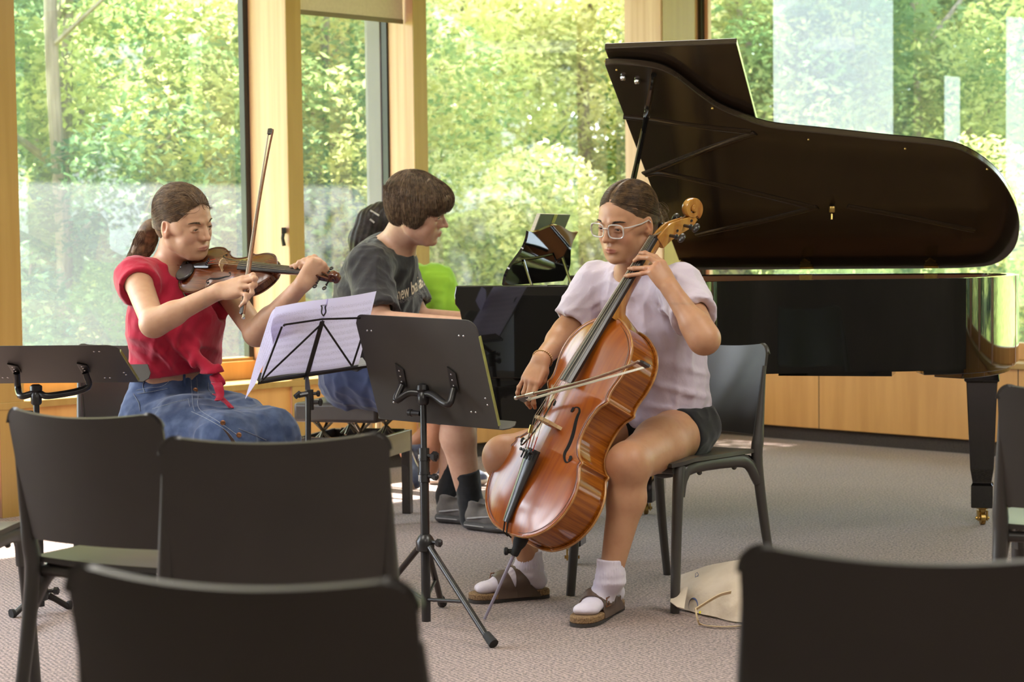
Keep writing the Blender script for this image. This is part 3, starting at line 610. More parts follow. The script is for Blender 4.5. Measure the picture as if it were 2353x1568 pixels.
for d in ((-.30, .12, 0), (.28, .14, 0), (.02, -.30, 0)):
    f = np.array([fb[0], fb[1], .006]) + np.array(d); obj('leg', MB().tube([pb, f], .006, 8), m_stand, fs); 
# sheet music
m_sheet = bpy.data.materials.new('sheet_music_paper'); m_sheet.use_nodes = True; t = m_sheet.node_tree; t.nodes.clear()
o_ = t.nodes.new('ShaderNodeOutputMaterial'); uv = t.nodes.new('ShaderNodeUVMap'); uv.uv_map = 'UVMap'; sp = t.nodes.new('ShaderNodeSeparateXYZ'); t.links.new(uv.outputs[0], sp.inputs[0])
def mth(op, a, b=None, c=None):
    n = t.nodes.new('ShaderNodeMath'); n.operation = op
    for i, x in enumerate((a, b, c)):
        if x is None: continue
        if isinstance(x, (int, float)): n.inputs[i].default_value = x
        else: t.links.new(x, n.inputs[i])
    return n.outputs[0]
U_, V_ = sp.outputs[0], sp.outputs[1]
row = mth('MULTIPLY', V_, 11.0); fr_ = mth('FRACT', row); stf = mth('MULTIPLY', mth('GREATER_THAN', fr_, .30), mth('LESS_THAN', fr_, .66))
lines = mth('MULTIPLY', stf, mth('LESS_THAN', mth('FRACT', mth('MULTIPLY', fr_, 13.0)), .25))
margin = mth('MULTIPLY', mth('GREATER_THAN', mth('PINGPONG', U_, .5), .035), mth('MULTIPLY', mth('GREATER_THAN', V_, .05), mth('LESS_THAN', V_, .90)))
cmb = t.nodes.new('ShaderNodeCombineXYZ'); t.links.new(mth('MULTIPLY', U_, 95.0), cmb.inputs[0]); t.links.new(mth('MULTIPLY', V_, 85.0), cmb.inputs[1])
nz = t.nodes.new('ShaderNodeTexNoise'); nz.inputs['Scale'].default_value = 1.0; nz.inputs['Detail'].default_value = 1; t.links.new(cmb.outputs[0], nz.inputs[0])
near = mth('MULTIPLY', mth('GREATER_THAN', fr_, .16), mth('LESS_THAN', fr_, .82))
notes = mth('MULTIPLY', near, mth('GREATER_THAN', nz.outputs[0], .63))
cmb2 = t.nodes.new('ShaderNodeCombineXYZ'); t.links.new(mth('MULTIPLY', U_, 210.0), cmb2.inputs[0]); t.links.new(mth('MULTIPLY', V_, 22.0), cmb2.inputs[1])
nz2 = t.nodes.new('ShaderNodeTexNoise'); nz2.inputs['Scale'].default_value = 1.0; t.links.new(cmb2.outputs[0], nz2.inputs[0])
stems = mth('MULTIPLY', near, mth('GREATER_THAN', nz2.outputs[0], .64))
ink = mth('MULTIPLY', margin, mth('MINIMUM', mth('ADD', mth('MULTIPLY', lines, .55), mth('ADD', mth('MULTIPLY', notes, .9), mth('MULTIPLY', stems, .6))), 1.0))
mxc = t.nodes.new('ShaderNodeMix'); mxc.data_type = 'RGBA'; mxc.inputs[6].default_value = (.62, .575, .78, 1); mxc.inputs[7].default_value = (.16, .12, .18, 1); t.links.new(mth('MULTIPLY', ink, .55), mxc.inputs[0])
df = t.nodes.new('ShaderNodeBsdfDiffuse'); tl = t.nodes.new('ShaderNodeBsdfTranslucent'); ms = t.nodes.new('ShaderNodeMixShader'); ms.inputs[0].default_value = .5
t.links.new(mxc.outputs[2], df.inputs[0]); t.links.new(mxc.outputs[2], tl.inputs[0]); t.links.new(df.outputs[0], ms.inputs[1]); t.links.new(tl.outputs[0], ms.inputs[2]); t.links.new(ms.outputs[0], o_.inputs[0])
def uv_grid(name, P, UV, m, parent):
    P = np.array(P, float); nu, nv = P.shape[:2]; F = [(i * nv + j, (i + 1) * nv + j, (i + 1) * nv + j + 1, i * nv + j + 1) for i in range(nu - 1) for j in range(nv - 1)]
    o = fast_mesh(name, P.reshape(-1, 3), F, m, parent); ul = o.data.uv_layers.new(name='UVMap'); UVf = np.array(UV, float).reshape(-1, 2)
    ul.data.foreach_set('uv', UVf[np.array(F).ravel()].astype(np.float32).ravel()); return o
def sheet(name, label, c4, bow, off, u0, u1, parent=None, wave=0.0):
    a, b, c, d = c4; P = np.zeros((20, 14, 3)); UV = np.zeros((20, 14, 2))
    for i in range(20):
        for j in range(14):
            s_, q_ = i / 19, j / 13; p = (a * (1 - s_) + b * s_) * (1 - q_) + (d * (1 - s_) + c * s_) * q_
            P[i, j] = p - fn * (off + bow * math.sin(math.pi * s_) + wave * math.sin(s_ * 7) * q_); UV[i, j] = (u0 + (u1 - u0) * s_, q_)
    return uv_grid(name, P, UV, m_sheet, parent)
sh = sheet('sheet_music', '', [fp(600, 872), fp(716, 857), fp(756, 689), fp(634, 708)], .004, .004, 0, 1)
tag(sh, 'left page of sheet music on the folding stand, staves showing through from behind', 'sheet music', 'sheet music on the folding stand')
sh = sheet('sheet_music', '', [fp(712, 858), fp(826, 840), fp(867, 672), fp(752, 690)], -.003, .006, 1.02, 2)
tag(sh, 'right page of sheet music on the folding stand, its corner rising beside the dark shirt', 'sheet music', 'sheet music on the folding stand')
sh_pts = [[(651, 703), (650, 744)], [(634, 708), (640, 765)], [(622, 722), (628, 790)], [(606, 770), (614, 822)], [(588, 830), (600, 850)], [(574, 880), (588, 880)], [(563, 918), (580, 893)]]
P = np.zeros((7, 5, 3)); UV = np.zeros((7, 5, 2)); yy = [5.575, 5.54, 5.50, 5.48, 5.48, 5.48, 5.49]
for i, (a, b) in enumerate(sh_pts):
    for j in range(5):
        q_ = j / 4; P[i, j] = at(a[0] * (1 - q_) + b[0] * q_, a[1] * (1 - q_) + b[1] * q_, yy[i] + .035 * q_); UV[i, j] = (.03 + .9 * i / 6, .25 + .5 * q_)
P2 = np.stack([spline(P[:, j], 22) for j in range(5)], 1); UV2 = np.stack([spline(np.c_[UV[:, j], np.zeros(7)], 22)[:, :2] for j in range(5)], 1)
sh = uv_grid('sheet_music', P2, UV2, m_sheet, None); tag(sh, 'loose page curling forward over the left end of the folding stand', 'sheet music', 'sheet music on the folding stand')
# ------------------------------------------------------------------ piano bench
m_ebony = mat('bench_ebony', (.022, .017, .014), .25, col2=(.03, .024, .02), scale=(8, 8, 8), coat=.4)
m_leather = mat('bench_leather', (.050, .040, .036), .45, col2=(.06, .05, .045), scale=(9, 9, 9), bump=.3, bscale=(160, 160, 160), bdist=.001)
m_tan_sheen = mat('side_board_tan_reflection', (.42, .34, .18), .28, col2=(.37, .30, .15), scale=(4, 4, 12), coat=.5)  # tan stands for a bright reflection on the dark polished board
m_iron = mat('scissor_lift_steel', (.25, .22, .16), .35, metal=.8, col2=(.18, .16, .12), scale=(30, 30, 30))
p1, p2 = fl(868, 1212), fl(957, 1176); bu = nrm(p2 - p1); bw = np.array([-bu[1], bu[0], 0]); bl_, bw_ = .40, .34
T = thing('piano_bench', 'dark adjustable piano bench with a leather cushion under the pianist', 'bench', p1 + bu * bl_ / 2 + bw * bw_ / 2)
def BP(a, b, z): return p1 + bu * a + bw * b + Z * z
def bbox(a0, a1, b0, b1, z0, z1): return MB().prism([(a0, b0), (a1, b0), (a1, b1), (a0, b1)], p1, bu, bw, Z, z0, z1)
obj('cushion', bbox(-.005, bl_ + .01, -.005, bw_ + .01, .408, .485), m_leather, T, smooth=30, bevel=.014)
for a0, b0 in ((0, 0), (bl_ - .036, 0), (0, bw_ - .036), (bl_ - .036, bw_ - .036)):
    o = MB().prism([(0, 0), (.036, 0), (.036, .036), (0, .036)], BP(a0, b0, 0), bu, bw, Z, 0, .345); obj('leg', o, m_ebony, T, smooth=0, bevel=.002)
for nm, a0, a1, b0, b1, m in (('side_board', .03, bl_ - .03, -.004, .012, m_tan_sheen), ('side_board', .03, bl_ - .03, bw_ - .012, bw_ + .002, m_ebony), ('end_board', 0, .014, .03, bw_ - .03, m_ebony), ('end_board', bl_ - .014, bl_, .03, bw_ - .03, m_ebony)):
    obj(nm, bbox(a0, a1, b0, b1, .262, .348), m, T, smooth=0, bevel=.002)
for a_ in (.06, bl_ - .06):
    for b_ in (.09, bw_ - .09):
        mb = MB().tube([BP(a_ - .05, b_, .33), BP(a_ + .05, b_, .405)], .006, 6).tube([BP(a_ + .05, b_, .33), BP(a_ - .05, b_, .405)], .006, 6).tube([BP(a_, b_ - .04, .33), BP(a_, b_ + .04, .405)], .005, 6).tube([BP(a_, b_ + .04, .33), BP(a_, b_ - .04, .405)], .005, 6)
        obj('scissor_lift', mb, m_iron, T)
# page turner's chair, light wood
m_lwood = mat('light_beech', (.55, .42, .24), .4, col2=(.48, .35, .19), scale=(10, 10, 2))
cc = np.array([-.47, 8.55, 0]); T = thing('wooden_chair', 'light wooden chair under the person in green, its legs showing behind the bench', 'chair', cc)
for sx, sy in ((-1, -1), (1, -1), (-1, 1), (1, 1)):
    p = cc + np.array([sx * .17 + (.02 if sy > 0 else -.0), sy * .17, 0]); obj('leg', MB().tube([p, p + Z * .43 - np.array([sx * .01, sy * .01, 0])], [.012, .016], 8), m_lwood, T)
obj('seat', MB().box(cc + Z * .44, (.40, .40, .025), bev=.008), m_lwood, T, smooth=30)
# ------------------------------------------------------------------ tote bag on the carpet
m_canvas = mat('unbleached_canvas', (.72, .62, .50), .85, col2=(.64, .53, .41), scale=(7, 7, 7), bump=.5, bscale=(26, 26, 26), bdist=.008)
m_strap = mat('canvas_strap', (.62, .46, .27), .85, col2=(.70, .56, .38), scale=(12, 12, 12), bump=.2, bscale=(500, 500, 500))
m_navy = mat('navy_print', (.05, .07, .17), .7, col2=(.06, .08, .19), scale=(60, 60, 60))
m_yel = mat('yellow_print', (.75, .68, .02), .7, col2=(.7, .63, .02), scale=(60, 60, 60))
m_inside = mat('dark_bag_lining', (.06, .055, .045), .9, col2=(.05, .045, .04), scale=(9, 9, 9))
tb = fl(1640, 1420); T = thing('tote_bag', 'cream canvas tote bag lying slumped on the carpet beside the cellist chair leg', 'bag', (tb[0], tb[1], 0))
front = [[(1556, 1398), (1562, 1372), (1564, 1345), (1575, 1328)], [(1582, 1404), (1582, 1372), (1584, 1342), (1598, 1319)], [(1612, 1412), (1612, 1375), (1614, 1340), (1630, 1308)],
         [(1645, 1419), (1645, 1380), (1650, 1342), (1662, 1301)], [(1680, 1428), (1680, 1390), (1690, 1345), (1695, 1296)], [(1720, 1432), (1722, 1392), (1730, 1340), (1735, 1290)]]
def tote_pt(px, py, q_, i):
    Y = 5.62 + .0 * i + .17 * q_ ** 1.2; return at(px, py, Y)
P = np.zeros((6, 4, 3))
for i, c4 in enumerate(front):
    f0 = fl(c4[0][0], c4[0][1] + 4)
    for j, (a, b) in enumerate(c4): P[i, j] = at(a, b, f0[1] + (0, .03, .07, .15)[j])
P = np.stack([spline(P[:, j], 26) for j in range(4)], 1); P = np.stack([spline(P[i], 16) for i in range(26)], 0)
nzv = vnoise(P * 22, 3) * .006 + vnoise(P * 50, 5) * .002; P = P + np.array([0, -1, .3]) * nzv[..., None]
back = P.copy(); back[..., 1] += .05 + .10 * np.sin(np.linspace(0, math.pi, 16))[None, :]; back[:, 0, 2] = .004; P[:, 0, 2] = np.maximum(.004, P[:, 0, 2])
full = np.concatenate([P, back[:, ::-1]], 1)
obj('bag_body', MB().grid(full, .003), m_canvas, T, smooth=70)
obj('side_flap', MB().grid([[at(1540, 1384, 5.66), at(1543, 1368, 5.70), at(1560, 1360, 5.74)], [at(1556, 1396, 5.62), at(1562, 1372, 5.66), at(1568, 1350, 5.70)], [at(1572, 1400, 5.60), at(1575, 1380, 5.64), at(1580, 1350, 5.68)]], .003), m_canvas, T, smooth=70)
sp_ = spline([at(1680, 1362, 5.52), at(1650, 1371, 5.50), at(1602, 1400, 5.46), at(1599, 1404, 5.45), at(1603, 1425, 5.43), at(1612, 1439, fl(1612, 1441)[1]), at(1650, 1444, fl(1650, 1446)[1]), at(1700, 1443, fl(1700, 1445)[1]), at(1760, 1440, fl(1760, 1442)[1])], 40)
P = np.zeros((40, 2, 3)); 
for i in range(40): P[i, 0] = sp_[i] + Z * .006 + np.array([0, -.004, 0]); P[i, 1] = sp_[i] - Z * .004 + np.array([0, .008, 0])
P[..., 2] = np.maximum(P[..., 2], .004)
obj('strap', MB().grid(P, .0025), m_strap, T, smooth=70)
obj('inner_lining', MB().grid([[at(1688, 1368, 5.60), at(1690, 1412, 5.57)], [at(1720, 1372, 5.60), at(1722, 1412, 5.57)]], .003), m_inside, T)
tote = T
# ================================================================== grand piano
m_black = mat('black_polyester', (.0055, .005, .0045), .035, spec=.5, col2=(.0065, .006, .005), scale=(3, 3, 3), coat=.6, coat_rough=.01, rough2=.05)
m_lidu = mat('lid_underside', (.050, .034, .022), .16, spec=.5, col2=(.038, .026, .016), scale=(3, 160, 160), coat=.3, coat_rough=.12, rough2=.16)
m_gold = mat('gold_iron_plate', (.50, .32, .12), .35, metal=.75, col2=(.42, .27, .10), scale=(20, 20, 20))
m_brass = mat('brass', (.62, .42, .14), .28, metal=1.0, col2=(.5, .33, .1), scale=(50, 50, 50))
m_mahog = mat('inner_rim_wood', (.22, .085, .030), .35, col2=(.16, .06, .022), scale=(3, 3, 30), coat=.3)
m_board = mat('soundboard_spruce', (.42, .26, .12), .45, col2=(.36, .22, .1), scale=(60, 4, 4))
m_ivory = mat('ivory_white', (.78, .76, .70), .25, col2=(.74, .72, .66), scale=(9, 9, 9), coat=.4)
m_red = mat('red_felt', (.20, .03, .02), .9, col2=(.25, .04, .03), scale=(90, 90, 90))
PA, PW_ = nrm([.961, -.276, 0]), nrm([-.276, -.961, 0]); PO = np.array([.7, 7.86, 0])
def PP(a, b, z): return PO + PA * a + PW_ * b + Z * z
RIM0, RIM1 = .648, .968
piano = thing('grand_piano', 'black polished grand piano with its lid raised behind the cellist', 'piano', PP(.3, .7, 0))
def pr(name, outline, z0, z1, m, parent=piano, bevel=0.0, smooth=35): return obj(name, MB().prism(outline, PO, PA, PW_, Z, z0, z1), m, parent, smooth=smooth, bevel=bevel)
cur = spline([(.02, 1.575, 0), (.14, 1.545, 0), (.22, 1.47, 0), (.283, 1.337, 0), (.343, 1.234, 0), (.41, 1.167, 0), (.507, 1.094, 0), (.70, 1.039, 0), (.892, .987, 0), (1.06, .935, 0), (1.172, .875, 0), (1.272, .731, 0), (1.336, .486, 0), (1.343, .281, 0), (1.313, .121, 0), (1.236, .012, 0), (1.12, -.012, 0)], 64)[:, :2]
def inset(P, d):
    P = np.array(P); t_ = np.gradient(P, axis=0); t_ /= np.linalg.norm(t_, axis=1)[:, None]; n = np.stack([t_[:, 1], -t_[:, 0]], 1); return P + n * d
_in = inset(cur, .045); 
if _in[20][1] > cur[20][1]: _in = inset(cur, -.045)
# rim: outer skin from the treble cheek round the tail to the spine, plus the spine
outer = [(-.15, 1.58)] + [tuple(p) for p in cur] + [(-.15, -.012)]; inner = [(-.15, 1.535)] + [tuple(p) for p in _in] + [(-.15, .033)]
def strip(out, inn, z0, z1, m, name, parent=piano):
    n = len(out); V = [PP(a, b, z0) for a, b in out] + [PP(a, b, z1) for a, b in out] + [PP(a, b, z0) for a, b in inn] + [PP(a, b, z1) for a, b in inn]; F = []
    for i in range(n - 1): F += [(i, i + 1, n + i + 1, n + i), (2 * n + i + 1, 2 * n + i, 3 * n + i, 3 * n + i + 1), (n + i, n + i + 1, 3 * n + i + 1, 3 * n + i), (i + 1, i, 2 * n + i, 2 * n + i + 1)]
    F += [(0, n, 3 * n, 2 * n), (n - 1, 3 * n - 1, 4 * n - 1, 2 * n - 1)]
    return obj(name, MB().add(V, F), m, parent, smooth=35)
strip(outer, inner, RIM0, RIM1, m_black, 'rim')
in2 = [(-.12, 1.530)] + [tuple(p) for p in inset(cur, -.05 if np.allclose(_in, inset(cur, -.045)) else .05)] + [(-.12, .04)]
strip([(a, b) for a, b in inner], in2, RIM0 + .1, RIM1 - .006, m_mahog, 'inner_rim')
pr('soundboard', in2, .80, .815, m_board); pr('bottom_frame', [(-.1, .1), (-.1, 1.5), (.15, 1.45), (.35, 1.1), (1.0, .85), (1.2, .6), (1.2, .12)], RIM0 - .01, RIM0 + .02, m_black)
# lower moulding and leg block under the tail
tailc = [tuple(p) for p in cur if p[0] > 1.02]; tail_o = tailc; 
pr('tail_moulding', [(1.00, .30), (1.0, .80)] + [(a * .992, b * .985) for a, b in tailc if b > .05] + [(1.18, .06)], RIM0 - .018, RIM0 + .004, m_black, bevel=.003)
pr('tail_moulding', [(1.03, .34), (1.06, .74)] + [(a * .978, b * .95) for a, b in tailc if .1 < b < .86] + [(1.16, .12)], RIM0 - .038, RIM0 - .018, m_black, bevel=.003)
# cheeks, key bed, keys, fallboard
cheek = [(-.47, .665), (-.47, .70), (-.463, .80), (-.452, .85), (-.458, .885), (-.474, .905), (-.477, .935), (-.470, RIM1), (-.1, RIM1), (.02, RIM1), (.02, .655), (-.44, .655)]
for b0, b1 in ((1.535, 1.58), (-.012, .033)): obj('cheek', MB().prism(cheek, PP(0, b0, 0), PA, Z, PW_, 0, b1 - b0), m_black, piano, smooth=30, bevel=.004)
pr('key_bed', [(-.46, .0), (-.46, 1.56), (-.05, 1.56), (-.05, .0)], .60, .665, m_black)
pr('key_slip', [(-.465, .04), (-.465, 1.53), (-.445, 1.53), (-.445, .04)], .66, .715, m_black, bevel=.002)
for b0, b1 in ((.04, .10), (1.47, 1.53)): pr('key_block', [(-.45, b0), (-.45, b1), (-.22, b1), (-.22, b0)], .66, .765, m_black, bevel=.006)
mb = MB(); kw = 1.37 / 52
for k in range(52): mb.prism([(-.44, .10 + k * kw + .0006), (-.44, .10 + (k + 1) * kw - .0006), (-.27, .10 + (k + 1) * kw - .0006), (-.27, .10 + k * kw + .0006)], PO, PA, PW_, Z, .715, .735)
obj('white_keys', mb, m_ivory, piano, smooth=0)
mb = MB()
for k in range(51):
    if (k % 7) in (0, 2, 3, 5, 6): b = .10 + (k + 1) * kw; mb.prism([(-.385, b - .0055), (-.385, b + .0055), (-.27, b + .0055), (-.27, b - .0055)], PO, PA, PW_, Z, .735, .747)
obj('black_keys', mb, m_black, piano, smooth=0)
obj('fallboard', MB().prism([(-.265, .72), (-.245, .72), (-.20, .87), (-.17, .90), (-.19, .905), (-.225, .88)], PP(0, .04, 0), PA, Z, PW_, 0, 1.49), m_black, piano, smooth=50)
# iron plate with its bars: their mirror lines on the lid are modelled as ridges below
TH = R_(28); LU = PW_ * math.cos(TH) + Z * math.sin(TH); LN = np.cross(PA, LU); LN = LN if LN[1] < 0 else -LN; LO = PO + Z * .992
def lid_mirror(px, py, z=.905):
    q = on_plane(px, py, LO, LN); d = nrm(ray(px, py)); r = d - 2 * (d @ LN) * LN; return q + r * ((z - q[2]) / r[2])
pr('iron_plate', [(-.10, .06), (-.10, 1.51), (.10, 1.50), (.17, 1.40), (.10, 1.2), (.12, .07)], .865, .885, m_gold, bevel=.004)
strip([(a, b) for a, b in in2[1:-1]], [tuple(p) for p in inset(cur, -.14 if np.allclose(_in, inset(cur, -.045)) else .14)], .84, .862, m_gold, 'plate_flange')
# plate bars
for a0, b0, a1, b1 in ((.10, .25, 1.22, .22), (.10, .60, 1.20, .45), (.10, .95, .95, .82), (.12, 1.28, .40, 1.06)):
    obj('plate_bar', MB().tube([PP(a0, b0, .905), PP(a0 * .6 + a1 * .4, b0 * .6 + b1 * .4, .92), PP(a1, b1, .885)], .014, 8, flat=1.3), m_gold, piano)
mb = MB()
for k in range(56):
    q = k / 55; b0 = .12 + 1.33 * q; ln = 1.10 * (1 - q) ** 1.15 + .06; a1 = .14 + ln; b1 = b0 * .78 + .06 * (1 - q)
    mb.tube([PP(.0, b0, .895), PP(a1, b1, .875)], .0011, 4, caps=False)
obj('strings', mb, m_steel, piano)
mb = MB()
for k in range(75):
    q = k / 74
    for r_ in range(3): mb.tube([PP(-.07 + .022 * r_, .12 + 1.33 * q + .004 * r_, .885), PP(-.07 + .022 * r_, .12 + 1.33 * q + .004 * r_, .915)], .0032, 5)
obj('tuning_pins', mb, m_steel, piano)
obj('dampers', MB().box(PP(.16, .55, .915), (.03, .85, .022), rot=np.array([PA, PW_, Z]).T, bev=.003), m_black, piano)
# lid ------------------------------------------------------------------------
def LPt(a, b, n=0.0): return LO + PA * a + LU * b + LN * n
lcur = spline([(.0, 1.533, 0), (.05, 1.535, 0), (.162, 1.505, 0), (.226, 1.446, 0), (.283, 1.337, 0), (.343, 1.234, 0), (.41, 1.167, 0), (.507, 1.094, 0), (.70, 1.042, 0), (.892, .990, 0), (1.07, .946, 0), (1.172, .890, 0), (1.272, .731, 0), (1.336, .486, 0), (1.343, .281, 0), (1.313, .121, 0), (1.236, .012, 0), (1.10, -.015, 0)], 70)[:, :2]
lo = [(.0, -.015)] + [tuple(p) for p in lcur]
L1 = obj('lid', MB().prism(lo, LO, PA, LU, LN, -.024, 0), m_lidu, piano, smooth=30, bevel=.003)
obj('lid_edge', MB().prism([(a * 1.0 + .0, b) for a, b in lo], LO, PA, LU, LN, -.0255, -.0235), m_black, L1, smooth=30)
fl_o = [(.004, .0), (.004, 1.575), (.455, 1.575), (.455, .0)]
obj('lid_front_flap', MB().prism(fl_o, LO, PA, LU, LN, -.060, -.038), m_lidu, piano, smooth=0, bevel=.003)
obj('long_hinge', MB().tube([LPt(-.002, .02, -.03), LPt(-.002, 1.51, -.03)], .007, 8), m_brass, piano)
# fittings, and ridges shaped like the plate bars' reflection, on the underside
for (a0, b0, a1, b1) in ((.03, 1.18, .50, 1.02),):
    pass
for px, py, r_ in ((1432, 176, .011), (1464, 184, .011), (1487, 254, .010), (1417, 160, .004), (1637, 248, .005), (1858, 320, .004), (2080, 341, .004), (2268, 388, .004)):
    q = on_plane(px, py, LO, LN); obj('lid_fitting', MB().lathe(q, LN, [(r_ * .8, 0), (r_, r_ * .5), (r_ * .8, r_ * 1.1), (r_ * .3, r_ * 1.3)], 14), m_steel if r_ > .006 else m_brass, piano)
q = on_plane(1912, 475, LO, LN); obj('lid_hook', MB().box(q + LN * .012, (.02, .02, .024), bev=.004).tube([q + LN * .02 - Z * .01, q + LN * .03 - Z * .022], .004, 6), m_brass, piano)
for px, py in ((1720, 306), (1475, 404), (1880, 473), (1945, 474)): pass
def reflection_ridge(pts, w_=.03, h_=.010):  # lid reflections of the plate bars, modelled as raised ridges
    P = [on_plane(a, b, LO, LN) for a, b in pts]; P = spline(P, 30) if len(P) > 2 else P
    return MB().tube([p + LN * .000 for p in P], w_, 10, flat=h_ / w_, up=LN)
for pts in ([(1432, 268), (1500, 276), (1600, 290), (1725, 303)], [(1735, 306), (1620, 345), (1480, 400)], [(1482, 402), (1530, 400), (1700, 436), (1875, 478)], [(1878, 476), (1760, 506), (1600, 540)], [(1948, 474), (2080, 498), (2240, 530)]):
    obj('reflection_ridge', reflection_ridge(pts, .016, .006), m_lidu, piano)
# hinges along the spine
for px in (1572, 1854, 2140):
    X_ = px; g = ray(px, 620); 
    a = None
    dd = ray(px, 625); n_ = np.array([-PW_[0], -PW_[1], 0]); q = on_plane(px, 622, PP(0, -.0, 0), PW_); a = (q - PO) @ PA
    mb = MB().prism([(-.022, -.07), (.022, -.07), (.024, -.02), (.026, -.004), (-.026, -.004), (-.024, -.02)], PP(a, .036, RIM1), PA, Z, PW_, 0, .003)
    hg = obj('hinge', mb, m_brass, piano, smooth=0)
    lf = [(-.026, .006), (.026, .006), (.022, .018), (.026, .028), (.018, .040), (.020, .050), (.010, .060), (.008, .070), (0, .078), (-.008, .070), (-.010, .060), (-.020, .050), (-.018, .040), (-.026, .028), (-.022, .018)]
    obj('hinge_leaf', MB().prism(lf, LPt(a, .0), PA, LU, LN, 0, .003).tube([LPt(a - .028, .004, .003), LPt(a + .028, .004, .003)], .0045, 8), m_brass, hg, smooth=30)
# prop stick
s_top = on_plane(1503, 165, LO, LN) + LN * .012; s_mid = on_plane(1487, 258, LO, LN) + LN * .02; base_p = PP(.06, 1.545, RIM1 + .004)
obj('prop_stick', MB().tube([base_p, s_mid], [.009, .0105], 10), m_black, piano); obj('short_prop', MB().tube([s_mid, s_top], .010, 8), m_black, piano)
obj('prop_cup', MB().lathe(s_mid, nrm(s_mid - base_p), [(.008, -.01), (.013, 0), (.013, .01), (.006, .014)], 14), m_steel, piano)
# music desk
nb, ft = at(1156, 656, 6.86), at(1292, 645, 7.46); nt_, ftp = at(1212, 531, 6.84), at(1326, 532, 7.42)
nseg = 24; prof = []
P = np.zeros((nseg, 12, 3))
for i in range(nseg):
    q = i / (nseg - 1)
    for j in range(12):
        v = j / 11; bow = .012 * math.sin(v * 2 * math.pi) ; hgt = v * (1 + .10 * math.sin(math.pi * q) ** 1.5 * v - .03 * math.sin(3 * math.pi * q) * v)
        bnd = .05 * math.sin(math.pi * v) * (1 if q < .0001 or q > .9999 else 1)
        lo_ = nb * (1 - q) + ft * q; hi_ = nt_ * (1 - q) + ftp * q; side = (ft - nb) * (-.055 * math.sin(2 * math.pi * v)) * (1 - 2 * q)
        P[i, j] = lo_ + (hi_ - lo_) * hgt + side * .8
obj('music_desk', MB().grid(P, .010), m_black, piano, smooth=50)
for (a, b, c_) in (((1172, 640, 6.95), (1204, 600, 6.93), (1222, 656, 6.90)), ((1258, 612, 7.3), (1293, 592, 7.28), (1312, 652, 7.2))):
    obj('desk_prop', MB().tube([at(*a), at(*b), at(*c_)], .0055, 6), m_black, piano); obj('prop_edge', MB().tube([at(*b) - Z * .003 - PW_ * -.006, at(*c_) - PW_ * -.006], .0035, 6), m_yellow_edge, piano)
pr('music_shelf', [(-.17, .25), (-.17, 1.35), (.02, 1.30), (.02, .30)], .925, .94, m_black, bevel=.002)
# legs and caster
lg = PP(1.203, .145, 0); lg = fl(2257, 1206); 
def leg(at_, name='leg', parent=piano, yaw=None):
    Rm = np.array([PA, PW_, Z]).T; x, y = at_[0], at_[1]
    L_ = MB(); prof = [(.052, .640), (.075, .630), (.075, .612), (.062, .600), (.066, .560), (.058, .555), (.044, .22), (.036, .17), (.036, .165), (.041, .155), (.041, .072), (.038, .068)]
    V = []; 
    for r_, z in prof:
        for sx, sy in ((-1, -1), (1, -1), (1, 1), (-1, 1)): V.append(np.array([x, y, z]) + PA * sx * r_ + PW_ * sy * r_)
    n = len(prof); F = [(4 * i + k, 4 * i + (k + 1) % 4, 4 * i + 4 + (k + 1) % 4, 4 * i + 4 + k) for i in range(n - 1) for k in range(4)] + [(3, 2, 1, 0), tuple(4 * (n - 1) + k for k in range(4))]
    o = obj(name, L_.add(V, F), m_black, parent, smooth=0, bevel=.003)
    mb = MB().lathe((x, y, .07), (0, 0, -1), [(.026, 0), (.026, .006), (.014, .010), (.012, .022)], 14); fx = np.array([1., 0, 0])
    for s in (-1, 1): mb.box(np.array([x, y, .036]) + fx * s * .017, (.006, .026, .040), bev=.002)
    mb.tube([np.array([x - .026, y, .026]), np.array([x + .026, y, .026])], .006, 8)
    c_ = obj('caster', mb, m_brass, o, smooth=35); obj('wheel', MB().lathe((x - .011, y, .0255), (1, 0, 0), [(.018, 0), (.0255, .003), (.0255, .019), (.018, .022)], 18), m_brass, c_, smooth=40) if False else obj('caster_wheel', MB().lathe((x - .011, y, .0255), (1, 0, 0), [(.018, 0), (.0255, .003), (.0255, .019), (.018, .022)], 18), m_brass, o, smooth=40)
    return o
leg(lg); leg(PP(-.12, 1.40, 0)); leg(PP(-.12, .18, 0))
obj('leg_block', MB().prism([(-.40, 1.30), (-.40, 1.57), (.02, 1.57), (.02, 1.30)], PO, PA, PW_, Z, .487, .625), m_black, piano, smooth=0)
obj('pedal_box', MB().box(PP(.02, .78, .20), (.08, .26, .10), rot=np.array([PA, PW_, Z]).T, bev=.006), m_black, piano)
for s in (-.08, .08): obj('lyre_rod', MB().tube([PP(.02, .78 + s, .24), PP(.02, .78 + s, .61)], .014, 8), m_black, piano)
for s in (-.07, 0, .07): obj('pedal', MB().box(PP(-.06, .78 + s, .17), (.14, .026, .012), rot=np.array([PA, PW_, Z]).T, bev=.004), m_brass, piano)
for a0, a1, b_, z0 in ((.52, .92, .80, RIM0 - .028), (.93, 1.02, .75, RIM0 - .010)):
    obj('under_bracket', MB().prism([(a0, b_ - .10), (a0, b_ + .08), (a1, b_ + .06), (a1, b_ - .10)], PO, PA, PW_, Z, z0, RIM0 + .01), m_black, piano, smooth=0)
